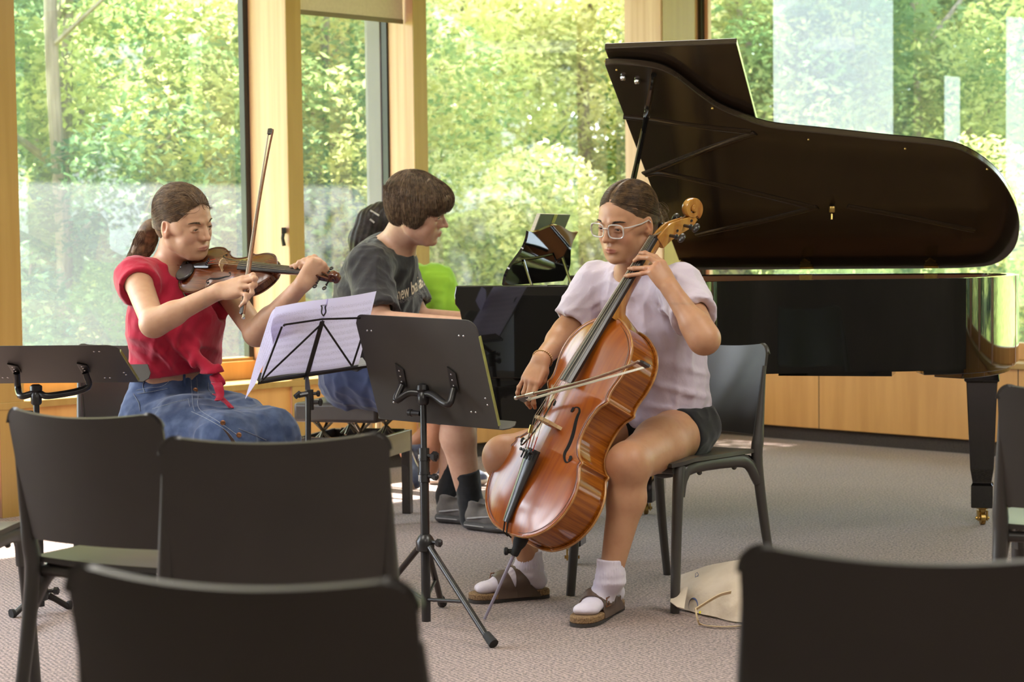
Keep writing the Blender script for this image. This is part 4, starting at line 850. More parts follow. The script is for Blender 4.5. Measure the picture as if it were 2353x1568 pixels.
# score on the music desk
m_cover = mat('grey_green_cover', (.16, .17, .11), .6, col2=(.13, .14, .09), scale=(8, 8, 8)); m_tape = mat('yellow_label', (.62, .58, .12), .6, col2=(.55, .5, .1), scale=(20, 20, 20)); m_page = mat('cream_pages', (.70, .64, .52), .8, col2=(.6, .55, .44), scale=(3, 3, 300))
a, b, c, d = at(1228, 532, 7.16), at(1298, 524, 7.44), at(1311, 494, 7.44), at(1243, 492, 7.16)
bk = thing('music_book', 'grey-green music book with a yellow label standing on the piano music desk', 'book', (a + b) / 2 - Z * .04)
dn = nrm(np.cross(b - a, d - a)); dn = dn if dn[0] < 0 else -dn
down = (a - d) * .7; V = [a + down, b + down, c, d]
obj('back_cover', MB().add(V + [v + dn * .003 for v in V], [(0, 1, 2, 3), (7, 6, 5, 4), (0, 4, 5, 1), (1, 5, 6, 2), (2, 6, 7, 3), (3, 7, 4, 0)]), m_cover, bk, smooth=0)
V2 = [v + dn * .003 for v in V]; obj('pages', MB().add(V2 + [v + dn * .014 - Z * .003 for v in V2], [(0, 1, 2, 3), (7, 6, 5, 4), (0, 4, 5, 1), (1, 5, 6, 2), (2, 6, 7, 3), (3, 7, 4, 0)]), m_page, bk, smooth=0)
e1 = c * .5 + d * .5; l0 = e1 - dn * .0012; dw = (a - d) * .5; ww = (b - a) * .055
obj('label_strip', MB().add([l0 - ww, l0 + ww, l0 + ww + dw, l0 - ww + dw, l0 - ww + dn * .001, l0 + ww + dn * .001, l0 + ww + dw + dn * .001, l0 - ww + dw + dn * .001], [(0, 1, 2, 3), (7, 6, 5, 4), (0, 4, 5, 1), (2, 6, 7, 3)]), m_tape, bk, smooth=0)
# ================================================================== smooth solid modelling: implicit field -> one continuous surface
class Field:
    def __init__(s): s.p = []; s.clips = []; s.disp = None
    def cone(s, a, b, ra, rb, k=.012, op='u', sq=None, q=1.0):
        a, b = np.array(a, float), np.array(b, float); r = max(ra, rb) * max(1, 1.0); m = r + k + .012
        lo = np.minimum(a, b) - m; hi = np.maximum(a, b) + m; sqv = None if sq is None else nrm(sq)
        def f(X, Y, Z_):
            d = b - a; L2 = float(d @ d) + 1e-12; px, py, pz = X - a[0], Y - a[1], Z_ - a[2]
            t_ = np.clip((px * d[0] + py * d[1] + pz * d[2]) / L2, 0, 1); vx, vy, vz = px - t_ * d[0], py - t_ * d[1], pz - t_ * d[2]
            sc_ = 1.0
            if sqv is not None:
                c_ = (vx * sqv[0] + vy * sqv[1] + vz * sqv[2]) * (1 / q - 1); vx, vy, vz = vx + c_ * sqv[0], vy + c_ * sqv[1], vz + c_ * sqv[2]; sc_ = (min(1, q) + 1) / 2
            return (np.sqrt(vx * vx + vy * vy + vz * vz) - (ra + (rb - ra) * t_)) * sc_
        s.p.append((f, lo, hi, k, op)); return s
    def chain(s, pts, rs, k=.012, **kw):
        for i in range(len(pts) - 1): s.cone(pts[i], pts[i + 1], rs[i], rs[i + 1], k, **kw)
        return s
    def ell(s, c, r, R=None, k=.012, op='u'):
        c = np.array(c, float); r = np.array(r, float) * np.ones(3); R = np.eye(3) if R is None else np.array(R, float)
        ext = np.sqrt(((R * r) ** 2).sum(1)) + k + .012; lo, hi = c - ext, c + ext
        def f(X, Y, Z_):
            px, py, pz = X - c[0], Y - c[1], Z_ - c[2]; q = [(px * R[0, i] + py * R[1, i] + pz * R[2, i]) for i in range(3)]
            k0 = np.sqrt(sum((q[i] / r[i]) ** 2 for i in range(3))); k1 = np.sqrt(sum((q[i] / r[i] ** 2) ** 2 for i in range(3))) + 1e-9
            return k0 * (k0 - 1) / k1
        s.p.append((f, lo, hi, k, op)); return s
    def clip(s, p, n): s.clips.append((np.array(p, float), nrm(n))); return s    # removes the side n points to
    @staticmethod
    def comb(D, d, k, op):
        if op == 'u':
            h = np.clip(.5 + .5 * (D - d) / k, 0, 1); return D * (1 - h) + d * h - k * h * (1 - h)
        h = np.clip(.5 - .5 * (D + d) / k, 0, 1); return D * (1 - h) - d * h + k * h * (1 - h)
    def ev(s, P):
        P = np.asarray(P, float); X, Y, Z_ = P[..., 0], P[..., 1], P[..., 2]; D = np.full(X.shape, 1.0)
        for f, lo, hi, k, op in s.p:
            m = (X > lo[0]) & (X < hi[0]) & (Y > lo[1]) & (Y < hi[1]) & (Z_ > lo[2]) & (Z_ < hi[2])
            if m.any(): D[m] = s.comb(D[m], f(X[m], Y[m], Z_[m]), k, op)
        for c, n in s.clips: D = np.maximum(D, (P - c) @ n)
        return D
    def grad(s, P, e=.0015):
        G = np.stack([s.ev(P + np.eye(3)[i] * e) - s.ev(P - np.eye(3)[i] * e) for i in range(3)], -1); return G / (np.linalg.norm(G, axis=-1)[..., None] + 1e-9)
    def bounds(s):
        L = [p for p in s.p if p[4] == 'u']; return np.min([p[1] for p in L], 0), np.max([p[2] for p in L], 0)
    def grid(s, lo, hi, h):
        n = np.ceil((hi - lo) / h).astype(int) + 1; ax = [lo[i] + h * np.arange(n[i]) for i in range(3)]; D = np.full(tuple(n), 1.0, np.float32)
        for f, l, u, k, op in s.p:
            sl = []
            for i in range(3):
                a = max(0, int(np.floor((l[i] - lo[i]) / h))); b = min(n[i], int(np.ceil((u[i] - lo[i]) / h)) + 1); sl.append((a, b))
            if any(b <= a for a, b in sl): continue
            S = tuple(slice(a, b) for a, b in sl); X, Y, Z_ = np.meshgrid(ax[0][S[0]], ax[1][S[1]], ax[2][S[2]], indexing='ij'); D[S] = s.comb(D[S], f(X, Y, Z_), k, op)
        if s.disp is not None:
            idx = np.nonzero(np.abs(D) < .03); P = np.stack([ax[i][idx[i]] for i in range(3)], -1); D[idx] += s.disp(P).astype(np.float32)
        for c, nn in s.clips:
            X, Y, Z_ = np.meshgrid(*ax, indexing='ij', sparse=True); D = np.maximum(D, (X - c[0]) * nn[0] + (Y - c[1]) * nn[1] + (Z_ - c[2]) * nn[2])
        return D
def surface_nets(D, lo, h, skip=()):
    n = D.shape; S = D < 0; c8 = [(i, j, k) for i in (0, 1) for j in (0, 1) for k in (0, 1)]
    sub = lambda A, c: A[c[0]:n[0] - 1 + c[0], c[1]:n[1] - 1 + c[1], c[2]:n[2] - 1 + c[2]]
    cnt = sum(sub(S, c).astype(np.int8) for c in c8); act = (cnt > 0) & (cnt < 8)
    if skip:
        ctr = [lo[i] + h * (np.arange(n[i] - 1) + .5) for i in range(3)]
        for (a, b) in skip:
            m = [(ctr[i] > a[i] + 1.05 * h) & (ctr[i] < b[i] - 1.05 * h) for i in range(3)]; act[np.ix_(*[np.nonzero(x)[0] for x in m])] = False
    I = np.nonzero(act); idx = -np.ones(act.shape, np.int64); idx[I] = np.arange(len(I[0]))
    V8 = np.stack([sub(D, c)[I] for c in c8], 1).astype(float); acc = np.zeros((len(I[0]), 3)); num = np.zeros(len(I[0]))
    for a in range(8):
        for b in range(a + 1, 8):
            df = np.array(c8[b]) - np.array(c8[a])
            if np.abs(df).sum() != 1 or df.sum() < 0: continue
            va, vb = V8[:, a], V8[:, b]; m = (va < 0) != (vb < 0); t_ = np.where(m, va / np.where(m, va - vb, 1), 0); acc += m[:, None] * (np.array(c8[a])[None] + t_[:, None] * df[None]); num += m
    V = np.array(lo)[None] + h * (np.stack(I, 1) + acc / np.maximum(num, 1)[:, None]); F = []
    for ax_ in range(3):
        u, v = (ax_ + 1) % 3, (ax_ + 2) % 3; a_ = [slice(None)] * 3; b_ = [slice(None)] * 3; a_[ax_] = slice(0, n[ax_] - 1); b_[ax_] = slice(1, n[ax_])
        A, B = S[tuple(a_)], S[tuple(b_)]; E = np.array(np.nonzero(A != B)).T; m = (E[:, u] > 0) & (E[:, v] > 0) & (E[:, u] < n[u] - 1) & (E[:, v] < n[v] - 1); E = E[m]
        if not len(E): continue
        fl_ = A[tuple(E.T)]; q = []
        for du, dv in ((-1, -1), (0, -1), (0, 0), (-1, 0)):
            e_ = E.copy(); e_[:, u] += du; e_[:, v] += dv; q.append(idx[tuple(e_.T)])
        q = np.stack(q, 1); q[~fl_] = q[~fl_][:, ::-1]; q = q[(q >= 0).all(1)]; F.append(q)
    return V, (np.concatenate(F) if F else np.zeros((0, 4), int))
def field_mesh(name, fld, m, parent, h=.006, fine=(), col=None, relax=1):
    """fine: list of (lo, hi, h). One mesh, one surface; denser where it needs to be."""
    Vs, Fs, o = [], [], 0; lo, hi = fld.bounds(); done = []
    for (a, b, hh) in list(fine) + [(lo - h, hi + h, h)]:
        a, b = np.array(a, float), np.array(b, float); V, F = surface_nets(fld.grid(a, b, hh), a, hh, done); done.append((a, b))
        if len(V) == 0 or len(F) == 0: continue
        if relax:
            for _ in range(relax):
                acc = np.zeros_like(V); n_ = np.zeros(len(V))
                for i in range(4): j = (i + 1) % 4; np.add.at(acc, F[:, i], V[F[:, j]]); np.add.at(n_, F[:, i], 1); np.add.at(acc, F[:, j], V[F[:, i]]); np.add.at(n_, F[:, j], 1)
                w_ = n_ >= 6; V = np.where(w_[:, None], V * .5 + acc / np.maximum(n_, 1)[:, None] * .5, V)
        Vs.append(V); Fs.append(F + o); o += len(V)
    V = np.concatenate(Vs); F = np.concatenate(Fs)
    return fast_mesh(name, V, F, m, parent, True, None if col is None else col(V))
class Frame:
    def __init__(s, o, fwd, up, sc=1.0):
        s.o = np.array(o, float); f = nrm(fwd); r = nrm(np.cross(f, up)); u = np.cross(r, f); s.R = np.array([r, f, u]).T; s.s = sc
    def p(s, x, y, z): return s.o + s.R @ (np.array([x, y, z], float) * s.s)
    def P(s, A): return s.o + (np.asarray(A) * s.s) @ s.R.T
    def inv(s, P): return ((np.asarray(P) - s.o) @ s.R) / s.s
    def d(s, x, y, z): return s.R @ np.array([x, y, z], float)
def rot_in(fr, ax_, deg):
    c, s_ = math.cos(R_(deg)), math.sin(R_(deg)); M_ = {'x': [[1, 0, 0], [0, c, -s_], [0, s_, c]], 'y': [[c, 0, s_], [0, 1, 0], [-s_, 0, c]], 'z': [[c, -s_, 0], [s_, c, 0], [0, 0, 1]]}[ax_]
    return fr.R @ np.array(M_)
# ------------------------------------------------------------------ skin, hair, cloth materials
def skin_mat(name): return mat(name, (1, 1, 1), .46, spec=.42, vcol=True, col2=(.90, .84, .82), scale=(38, 38, 38), detail=4, lo=.45, hi=.8, sss=.20, sssr=(.014, .005, .003), bump=.10, bscale=(420, 420, 420), bdist=.0006)
def hair_mat(name, c1, c2): return mat(name, c1, .46, spec=.22, col2=c2, scale=(60, 60, 60), detail=2, lo=.35, hi=.7, aniso=.5, sheen=.1)
def head(F, fr, neck_to, female=True, jaw=1.0, nose=1.0, ear_scale=1.0, neck_r=.052, cheeks=1.0):
    s = fr.s; U = lambda c, r, k=.012, op='u', R=None: F.ell(fr.p(*c), np.array(r) * s, fr.R if R is None else R, k * s, op)
    Cn = lambda a, b, ra, rb, k=.012, op='u', **kw: F.cone(fr.p(*a), fr.p(*b), ra * s, rb * s, k * s, op, **kw)
    U((0, -.012, .036), (.073, .094, .080)); U((0, .028, .022), (.0635, .062, .068), .02); U((0, .036, -.030), (.053 * jaw, .050, .058), .02)
    for x in (-1, 1):
        Cn((x * .052, -.012, -.040), (x * .049, .004, -.062), .021, .018, .02); Cn((x * .049, .002, -.058), (x * .026 * jaw, .058, -.094), .0185, .0165, .022); U((x * .037 * cheeks, .056, -.030), (.023, .023, .026), .02)
        U((x * .060, .018, -.004), (.012, .034, .020), .02); U((x * .034, .036, -.058), (.024 * jaw, .034, .030), .02); U((x * .024, .064, -.070), (.018, .017, .026), .014)
    U((0, .0725, -.096), (.021, .0165, .0165), .018); Cn((0, .03, -.085), (0, -.02, -.055), .034, .04, .02)
    for x in (-1, 1): Cn((x * .012, .0865, .0185), (x * .040, .0715, .0195), .0085, .0065, .014)
    for x in (-1, 1): U((x * .0315, .0965, -.001), (.0165, .0135, .0125), .014, 's')
    Cn((0, .0865, .010), (0, .1040 + .003 * nose, -.0265), .0062, .0078, .010); U((0, .1055 + .004 * nose, -.0315), (.0088, .0095, .0082), .006)
    for x in (-1, 1): U((x * .0125, .0840, -.018), (.010, .012, .016), .010)
    for x in (-1, 1): U((x * .0102, .0955, -.0340), (.0060, .0100, .0064), .006); U((x * .0125, .088, -.030), (.008, .010, .010), .008)
    for x in (-1, 1): U((x * .0056, .1040, -.0405), (.0024, .0036, .0018), .002, 's')
    U((0, .0775, -.062), (.024, .0165, .021), .014); Cn((0, .0960, -.0465), (0, .0950, -.056), .0016, .0020, .004, 's')
    Cn((-.0205, .0865, -.0655), (-.004, .0945, -.0605), .0030, .0046, .004); Cn((.0205, .0865, -.0655), (.004, .0945, -.0605), .0030, .0046, .004); Cn((-.004, .0945, -.0612), (.004, .0945, -.0612), .0044, .0044, .004)
    Cn((-.0185, .0865, -.0690), (0, .0920, -.0712), .0028, .0050, .005); Cn((.0185, .0865, -.0690), (0, .0920, -.0712), .0028, .0050, .005)
    Cn((-.0235, .0880, -.0668), (-.004, .0985, -.0660), .0010, .0013, .0016, 's'); Cn((.0235, .0880, -.0668), (.004, .0985, -.0660), .0010, .0013, .0016, 's'); Cn((-.004, .0985, -.0664), (.004, .0985, -.0664), .0013, .0013, .0016, 's'); U((0, .094, -.0815), (.014, .006, .0045), .006, 's')
    # eyelids over the eyeballs
    for x in (-1, 1):
        U((x * .0315, .0745, -.001), (.0152, .0140, .0138), .004)
        U((x * .0318, .0925, -.0035), (.0125, .012, .0043), .0015, 's'); 
        Cn((x * .020, .0885, -.0065), (x * .043, .0815, -.0065), .0022, .0020, .004)
    # ears
    for x in (-1, 1):
        e = ear_scale; er = rot_in(fr, 'x', -12)
        U((x * .0725, -.010, -.008), (.0085 * e, .0160 * e, .0290 * e), .012, 'u', er); U((x * .0815, -.0065, -.004), (.0078, .0095 * e, .0175 * e), .003, 's', er)
        Cn((x * .0775, -.0150, .010), (x * .0765, -.0120, -.014), .0022, .0024, .003); U((x * .0745, .0035, -.009), (.0045, .0035, .006), .003); Cn((x * .0725, .001, -.025), (x * .0715, -.002, -.034), .0060, .0056, .006)
    nt_ = np.array(neck_to, float); F.cone(fr.p(0, -.028, -.040), nt_, .050 * s, neck_r, .022); F.cone(fr.p(0, -.005, -.070), nt_ + (fr.p(0, .02, 0) - fr.p(0, 0, 0)), .040 * s, neck_r * .92, .02)
def lerp_col(P, base, items):
    C_ = np.tile(np.array(base, float), (len(P), 1))
    for c, r, col_, amt in items:
        w_ = np.clip(1.5 - np.linalg.norm((P - c[0]) if np.ndim(c) == 1 else P - c, axis=1) / r, 0, 1) ** 1 * amt; C_ = C_ * (1 - w_[:, None]) + np.array(col_) * w_[:, None]
    return C_
def head_colours(V, fr, base, lip, blush, ear):
    L = fr.inv(V); C_ = np.tile(np.array(base, float), (len(V), 1))
    def mixin(w_, c): 
        nonlocal C_
        w_ = np.clip(w_, 0, 1)[:, None]; C_ = C_ * (1 - w_) + np.array(c) * w_
    ax_ = np.abs(L[:, 0]); face = (L[:, 1] > .05)
    for cx in (-1, 1): mixin(np.exp(-(((L[:, 0] - cx * .040) / .022) ** 2 + ((L[:, 1] - .068) / .03) ** 2 + ((L[:, 2] + .030) / .020) ** 2)) * .55, blush)
    mixin(np.exp(-(((L[:, 0]) / .011) ** 2 + ((L[:, 1] - .108) / .014) ** 2 + ((L[:, 2] + .033) / .011) ** 2)) * .35, blush)
    lipw = (L[:, 1] > .078) & face & (L[:, 1] < .13); zc = -.0658; up_b = -.0573 - .0055 * np.clip(ax_ / .021, 0, 1) ** 1.5 - .0006 * np.exp(-(ax_ / .003) ** 2); lo_b = -.0772 + .0082 * np.clip(ax_ / .021, 0, 1) ** 1.8
    wl = np.clip((up_b - L[:, 2]) / .0012 + .5, 0, 1) * np.clip((L[:, 2] - lo_b) / .0012 + .5, 0, 1) * np.clip((.0215 - ax_) / .002, 0, 1); mixin(wl * lipw * .85, lip)
    for cx in (-1, 1):
        mixin(np.exp(-(((L[:, 0] - cx * .082) / .016) ** 2 + ((L[:, 1] + .008) / .020) ** 2 + ((L[:, 2] + .006) / .032) ** 2)) * .55, ear)
        mixin(np.exp(-(((L[:, 0] - cx * .032) / .016) ** 2 + ((L[:, 1] - .087) / .012) ** 2 + ((L[:, 2] - .000) / .010) ** 2)) * .30, np.array(base) * np.array([.80, .68, .66]))
    return C_
m_eyew = mat('eye_surface', (1, 1, 1), .08, spec=.6, vcol=True, coat=.8, coat_rough=.02)
def eyes(fr, parent, iris=(.10, .06, .035), gaze=(0, 1, -.35), lash=(.03, .02, .015), brow=(.10, .065, .045), m_brow=None, brow_n=120, seed=1):
    r = rng(seed)
    for x in (-1, 1):
        c = np.array([x * .0315, .0745, -.001]); rad = .0128; nu, nv = 24, 16; V = []; F = []; g = nrm(gaze)
        for i in range(nv + 1):
            th = math.pi * i / nv
            for j in range(nu): ph = 2 * math.pi * j / nu; V.append((math.sin(th) * math.cos(ph), math.sin(th) * math.sin(ph), math.cos(th)))
        V = np.array(V); 
        a_ = nrm(np.cross(g, [0, 0, 1.])); b_ = np.cross(a_, g); V = V[:, :1] * a_ + V[:, 1:2] * b_ + V[:, 2:] * g
        F = [(i * nu + j, i * nu + (j + 1) % nu, (i + 1) * nu + (j + 1) % nu, (i + 1) * nu + j) for i in range(nv) for j in range(nu)]
        ca = V @ g; col = np.where((ca > math.cos(R_(12)))[:, None], np.array([.004, .003, .003]), np.where((ca > math.cos(R_(29)))[:, None], np.array(iris), np.array([.66, .60, .57])))
        fast_mesh('eye', fr.P(V * rad + c), F, m_eyew, parent, True, col)
        # lashes: a thin dark rim along the upper lid; brow: short hairs
        pts = []
        for q in np.linspace(-1, 1, 13): pts.append(fr.p(x * (.0318 + .0125 * q), .0745 + .0150 * math.sqrt(max(.12, 1 - (.8 * q) ** 2)) , -.0035 + .0042 * math.sqrt(max(0, 1 - q * q)) - .0006))
        obj('eyelash', MB().tube(pts, [.0003 + .0009 * math.sin(math.pi * (i + .5) / 13) for i in range(13)], 5), m_brow, parent)
        mb = MB()
        for k in range(brow_n):
            q = r.rand(); xx = .0145 + .034 * q; zz = .0172 + .0045 * math.sin(min(1, q * 1.25) * math.pi * .6) - .004 * max(0, q - .6) + (r.rand() - .5) * .0075 * (1 - .6 * q); yy = .0945 - .0155 * q ** 1.5 - .0012
            a = np.array([x * xx, yy, zz]); b = a + np.array([x * .0065, -.0018 - .003 * q, .0012 * (1 - 2 * q)]); mb.tube([fr.P(a), fr.P((a + b) / 2 + np.array([0, .0012, .0006])), fr.P(b)], .00042, 3, caps=False)
        obj('eyebrow', mb, m_brow, parent)
def strands(name, fld, starts, step_dir, nstep, step, rad, m, parent, off=.0015, seed=0, jitter=.15, lift=None, maxd=None):
    """hair combed over the head: every strand follows step_dir(P, i) along the surface of fld"""
    r = rng(seed); P = np.array(starts, float); paths = [P.copy()]; o_ = off * (0.3 + 1.4 * r.rand(len(P)))
    ph = r.rand(len(P), 3) * 6.28
    for i in range(nstep):
        d = step_dir(P, i); d = d + jitter * np.sin(ph + i * .5) * np.linalg.norm(d, axis=1)[:, None] * .5
        g = fld.grad(P); dd = fld.ev(P); near = (dd < .03)[:, None]
        t_ = d - g * (d * g).sum(1)[:, None] * near; P = P + t_ / (np.linalg.norm(t_, axis=1)[:, None] + 1e-9) * step
        dd = fld.ev(P); g = fld.grad(P); oo = o_ + (0 if lift is None else lift(i / nstep)); corr = np.where(dd < oo, oo - dd, np.where(dd < .02, (oo - dd) * .8, 0)); P = P + g * corr[:, None]; paths.append(P.copy())
    Q = np.stack(paths, 1); far = fld.ev(Q.reshape(-1, 3)).reshape(Q.shape[:2]).max(1) if maxd else np.zeros(len(Q)); Q = Q[far < (maxd or 1)]
    return strand_mesh(name, Q, rad, m, parent, seed)
def strand_mesh(name, Q, rad, m, parent, seed=0):
    n, k = Q.shape[:2]; T = np.gradient(Q, axis=1); T /= np.linalg.norm(T, axis=2)[..., None] + 1e-9; up = np.array([.3, .5, .8]); A = np.cross(T, up); A /= np.linalg.norm(A, axis=2)[..., None] + 1e-9; B = np.cross(T, A)
    rr = rad * (.6 + .8 * rng(seed + 9).rand(n))[:, None, None] * np.concatenate([[.6], np.ones(k - 2), [.25]])[None, :, None]
    V = np.stack([Q + rr * (math.cos(a) * A + math.sin(a) * B) for a in (0, 2.094, 4.189)], 2).reshape(-1, 3)
    base = (np.arange(n)[:, None] * k + np.arange(k - 1)[None]) * 3; F = []
    for j in range(3): l = (j + 1) % 3; F.append(np.stack([base + j, base + l, base + 3 + l, base + 3 + j], -1).reshape(-1, 4))
    return fast_mesh(name, V, np.concatenate(F), m, parent, True)
def hand(F, fr, side, flex, spread=(0, 0, 0, 0), thumb=None, tips=None, bulge=None, thumb_tip=None):
    """fr: origin wrist, y towards the knuckles, z = back of the hand; side=+1 when the thumb is on +x (left hand).
    flex: four (a1, a2, a3) bends in degrees, index first; or tips: where the four finger tips touch"""
    s = fr.s; mcpx = [.026, .008, -.010, -.026]; mcpy = [.086, .089, .084, .076]; ln = [(.044, .027, .021), (.048, .030, .023), (.044, .028, .022), (.036, .021, .019)]; rr = [.0088, .0090, .0084, .0074]
    for i in range(4):
        x = mcpx[i] * side; base = np.array([x * .55, .012, .0]); m_ = np.array([x, mcpy[i], .003 - .004 * abs(i - 1.3)])
        F.cone(fr.P(base), fr.P(m_), .0145 * s, .0115 * s, .010 * s); F.cone(fr.P(np.array([x * .75, .03, -.007])), fr.P(m_ - np.array([0, .010, .008])), .012 * s, .0105 * s, .010 * s)
        rad = rr[i]
        if tips is not None:
            p0, p3 = fr.P(m_), np.array(tips[i], float); L_ = sum(ln[i]) * s; b = nrm(bulge if bulge is not None else fr.R[:, 2]); u = nrm(p3 - p0); b = nrm(b - u * (b @ u)); lo_, hi_ = 0.0, .08
            for _ in range(24):
                h_ = (lo_ + hi_) / 2; p1 = p0 + (p3 - p0) * .34 + b * h_; p2 = p0 + (p3 - p0) * .80 + b * h_ * .72; tot = np.linalg.norm(p1 - p0) + np.linalg.norm(p2 - p1) + np.linalg.norm(p3 - p2)
                if tot < L_: lo_ = h_
                else: hi_ = h_
            P_ = [p0, p1, p2, p3]
        else:
            ang = 0; sp = R_(spread[i]) * side; p = m_; yax = np.array([math.sin(sp), math.cos(sp), 0]); P_ = [fr.P(p)]
            for j in range(3): ang += flex[i][j]; d = yax * math.cos(R_(ang)) + np.array([0, 0, -1.]) * math.sin(R_(ang)); p = p + d * ln[i][j]; P_.append(fr.P(p))
        for j in range(3):
            F.cone(P_[j], P_[j + 1], rad * (1.08, .95, .88)[j] * s, rad * (.95, .88, .74)[j] * s, (.006 if j == 0 else .003) * s)
            if j < 2: F.ell(P_[j + 1], np.array([1, 1, 1]) * rad * .95 * s, None, .005 * s)
    if thumb is None: thumb = [(.030, .030, -.010), (.046, .058, -.020), (.046, .085, -.030), (.040, .105, -.038)]
    T_ = [fr.P(np.array([t_[0] * side, t_[1], t_[2]])) for t_ in thumb]
    if thumb_tip is not None:
        e_ = np.array(thumb_tip, float); T_[1] = T_[0] + nrm(T_[1] - T_[0]) * .034 * s; v_ = e_ - T_[1]; T_[2] = T_[1] + v_ * .52 + nrm(fr.R[:, 0] * side) * .008; T_[3] = e_
    F.cone(fr.P(np.array([.012 * side, .014, -.006])), T_[0], .015 * s, .0150 * s, .010 * s); F.cone(T_[0], T_[1], .0145 * s, .0112 * s, .008 * s)
    F.cone(T_[1], T_[2], .0108 * s, .0098 * s, .003 * s); F.cone(T_[2], T_[3], .0100 * s, .0076 * s, .003 * s)
    F.ell(fr.p(0, .045, -.004), np.array([.034, .045, .013]) * s, fr.R, .012 * s)
from mathutils.bvhtree import BVHTree
def bvh_of(o):
    me = o.data; q = o; off = np.zeros(3)
    while q is not None: off = off + np.array(q.location); q = q.parent
    V = np.empty(len(me.vertices) * 3); me.vertices.foreach_get('co', V); V = V.reshape(-1, 3) + off
    return BVHTree.FromPolygons([tuple(v) for v in V], [tuple(p.vertices) for p in me.polygons])
def hit(b, px, py, off=.001):
    d = nrm(ray(px, py)); r = b.ray_cast(Vector((0, 0, EYE)), Vector(d))
    return None if r[0] is None else np.array(r[0]) - d * off
def path_on(b, pts, off=.001, n=None):
    pts = spline([(a, c, 0) for a, c in pts], n)[:, :2] if n else pts
    return [p for p in (hit(b, a, c, off) for a, c in pts) if p is not None]
def wrinkle(P, sc, amp, seed=0, pw=3):
    return -amp * (1 - np.abs(vnoise(P * np.array(sc), seed))) ** pw
# ================================================================== cello, violin, bows
HALF = [(0, 0), (.004, .07), (.016, .13), (.05, .195), (.10, .248), (.16, .280), (.22, .291), (.27, .286), (.31, .270), (.342, .248), (.362, .238), (.376, .2435), (.3815, .2385), (.388, .221), (.41, .193), (.44, .171), (.48, .158), (.53, .157), (.58, .166), (.615, .183), (.636, .204), (.648, .2155), (.655, .216), (.664, .2085), (.69, .2045), (.72, .2105), (.76, .2220), (.81, .2260), (.86, .216), (.90, .195), (.94, .155), (.97, .105), (.99, .055), (1.0, 0)]
def outline(n_seg=3, inset_=0.0):
    H_ = np.array(HALF); pts = []
    runs = [(0, 11), (11, 12), (12, 21), (21, 22), (22, 33)]
    for a, b in runs:
        seg = spline(np.c_[H_[a:b + 1], np.zeros(b + 1 - a)], (b - a) * n_seg + 1)[:, :2] if b - a > 1 else H_[a:b + 1]; pts += list(seg if not pts else seg[1:])
    P = np.array(pts); P[:, 1] = np.maximum(0, P[:, 1] - inset_ * (P[:, 1] > .02)); P[:, 0] = np.clip(P[:, 0], inset_, 1 - inset_) if inset_ else P[:, 0]
    left = P[1:-1][::-1].copy(); left[:, 1] *= -1; return np.concatenate([P, left])
class Inst:
    def __init__(s, O, A, S, L): s.O = np.array(O, float); s.A = nrm(A); S = np.array(S, float); s.S = nrm(S - s.A * (S @ s.A)); s.N = np.cross(s.A, s.S); s.L = L
    def p(s, a, w_, n): return s.O + s.A * a * s.L + s.S * w_ * s.L + s.N * n * s.L
def arch_h(a, w_, hw, arch):
    u = min(1, abs(w_) / max(hw, 1e-3)); e = min(a, 1 - a) / .16; e = min(1, e); return arch * (max(0, 1 - (u / .93) ** 2.0) ** 1.15) * (1 - (1 - e) ** 2.2)
def hw_at(a):
    P = outline(3); P = P[:len(P) // 2 + 1]; i = np.argsort(P[:, 0]); return np.interp(a, P[i, 0], P[i, 1])
def varnish(name, c1, c2, sc, rough=.12, flame=False):
    m = bpy.data.materials.new(name); m.use_nodes = True; t = m.node_tree; p = t.nodes['Principled BSDF']; _set(p, 'Roughness', rough); _set(p, 'Coat Weight', .45); _set(p, 'Coat Roughness', .16); _set(p, 'Specular IOR Level', .5)
    g = t.nodes.new('ShaderNodeAttribute'); g.attribute_name = 'Col'; mp = t.nodes.new('ShaderNodeMapping'); mp.inputs['Scale'].default_value = sc; t.links.new(g.outputs['Vector'], mp.inputs[0])
    n = t.nodes.new('ShaderNodeTexNoise'); n.inputs['Scale'].default_value = 1; n.inputs['Detail'].default_value = 4; n.inputs['Distortion'].default_value = .6 if flame else 0; t.links.new(mp.outputs[0], n.inputs['Vector'])
    n2 = t.nodes.new('ShaderNodeTexNoise'); n2.inputs['Scale'].default_value = 5; n2.inputs['Detail'].default_value = 2; t.links.new(g.outputs['Vector'], n2.inputs['Vector'])
    r = t.nodes.new('ShaderNodeMapRange'); r.inputs[1].default_value = .38; r.inputs[2].default_value = .62; t.links.new(n.outputs[0], r.inputs[0])
    x = t.nodes.new('ShaderNodeMix'); x.data_type = 'RGBA'; x.inputs[6].default_value = (*c1, 1); x.inputs[7].default_value = (*c2, 1); t.links.new(r.outputs[0], x.inputs[0])
    x2 = t.nodes.new('ShaderNodeMix'); x2.data_type = 'RGBA'; x2.blend_type = 'MULTIPLY'; x2.inputs[0].default_value = .45; t.links.new(x.outputs[2], x2.inputs[6]); t.links.new(n2.outputs[0], x2.inputs[7]); 
    r3 = t.nodes.new('ShaderNodeMapRange'); r3.inputs[1].default_value = .3; r3.inputs[2].default_value = .7; r3.inputs[3].default_value = .55; r3.inputs[4].default_value = 1.1; t.links.new(n2.outputs[0], r3.inputs[0])
    cb = t.nodes.new('ShaderNodeCombineColor'); [t.links.new(r3.outputs[0], cb.inputs[i]) for i in range(3)]; t.links.new(cb.outputs[0], x2.inputs[7])
    t.links.new(x2.outputs[2], p.inputs['Base Color']); return m
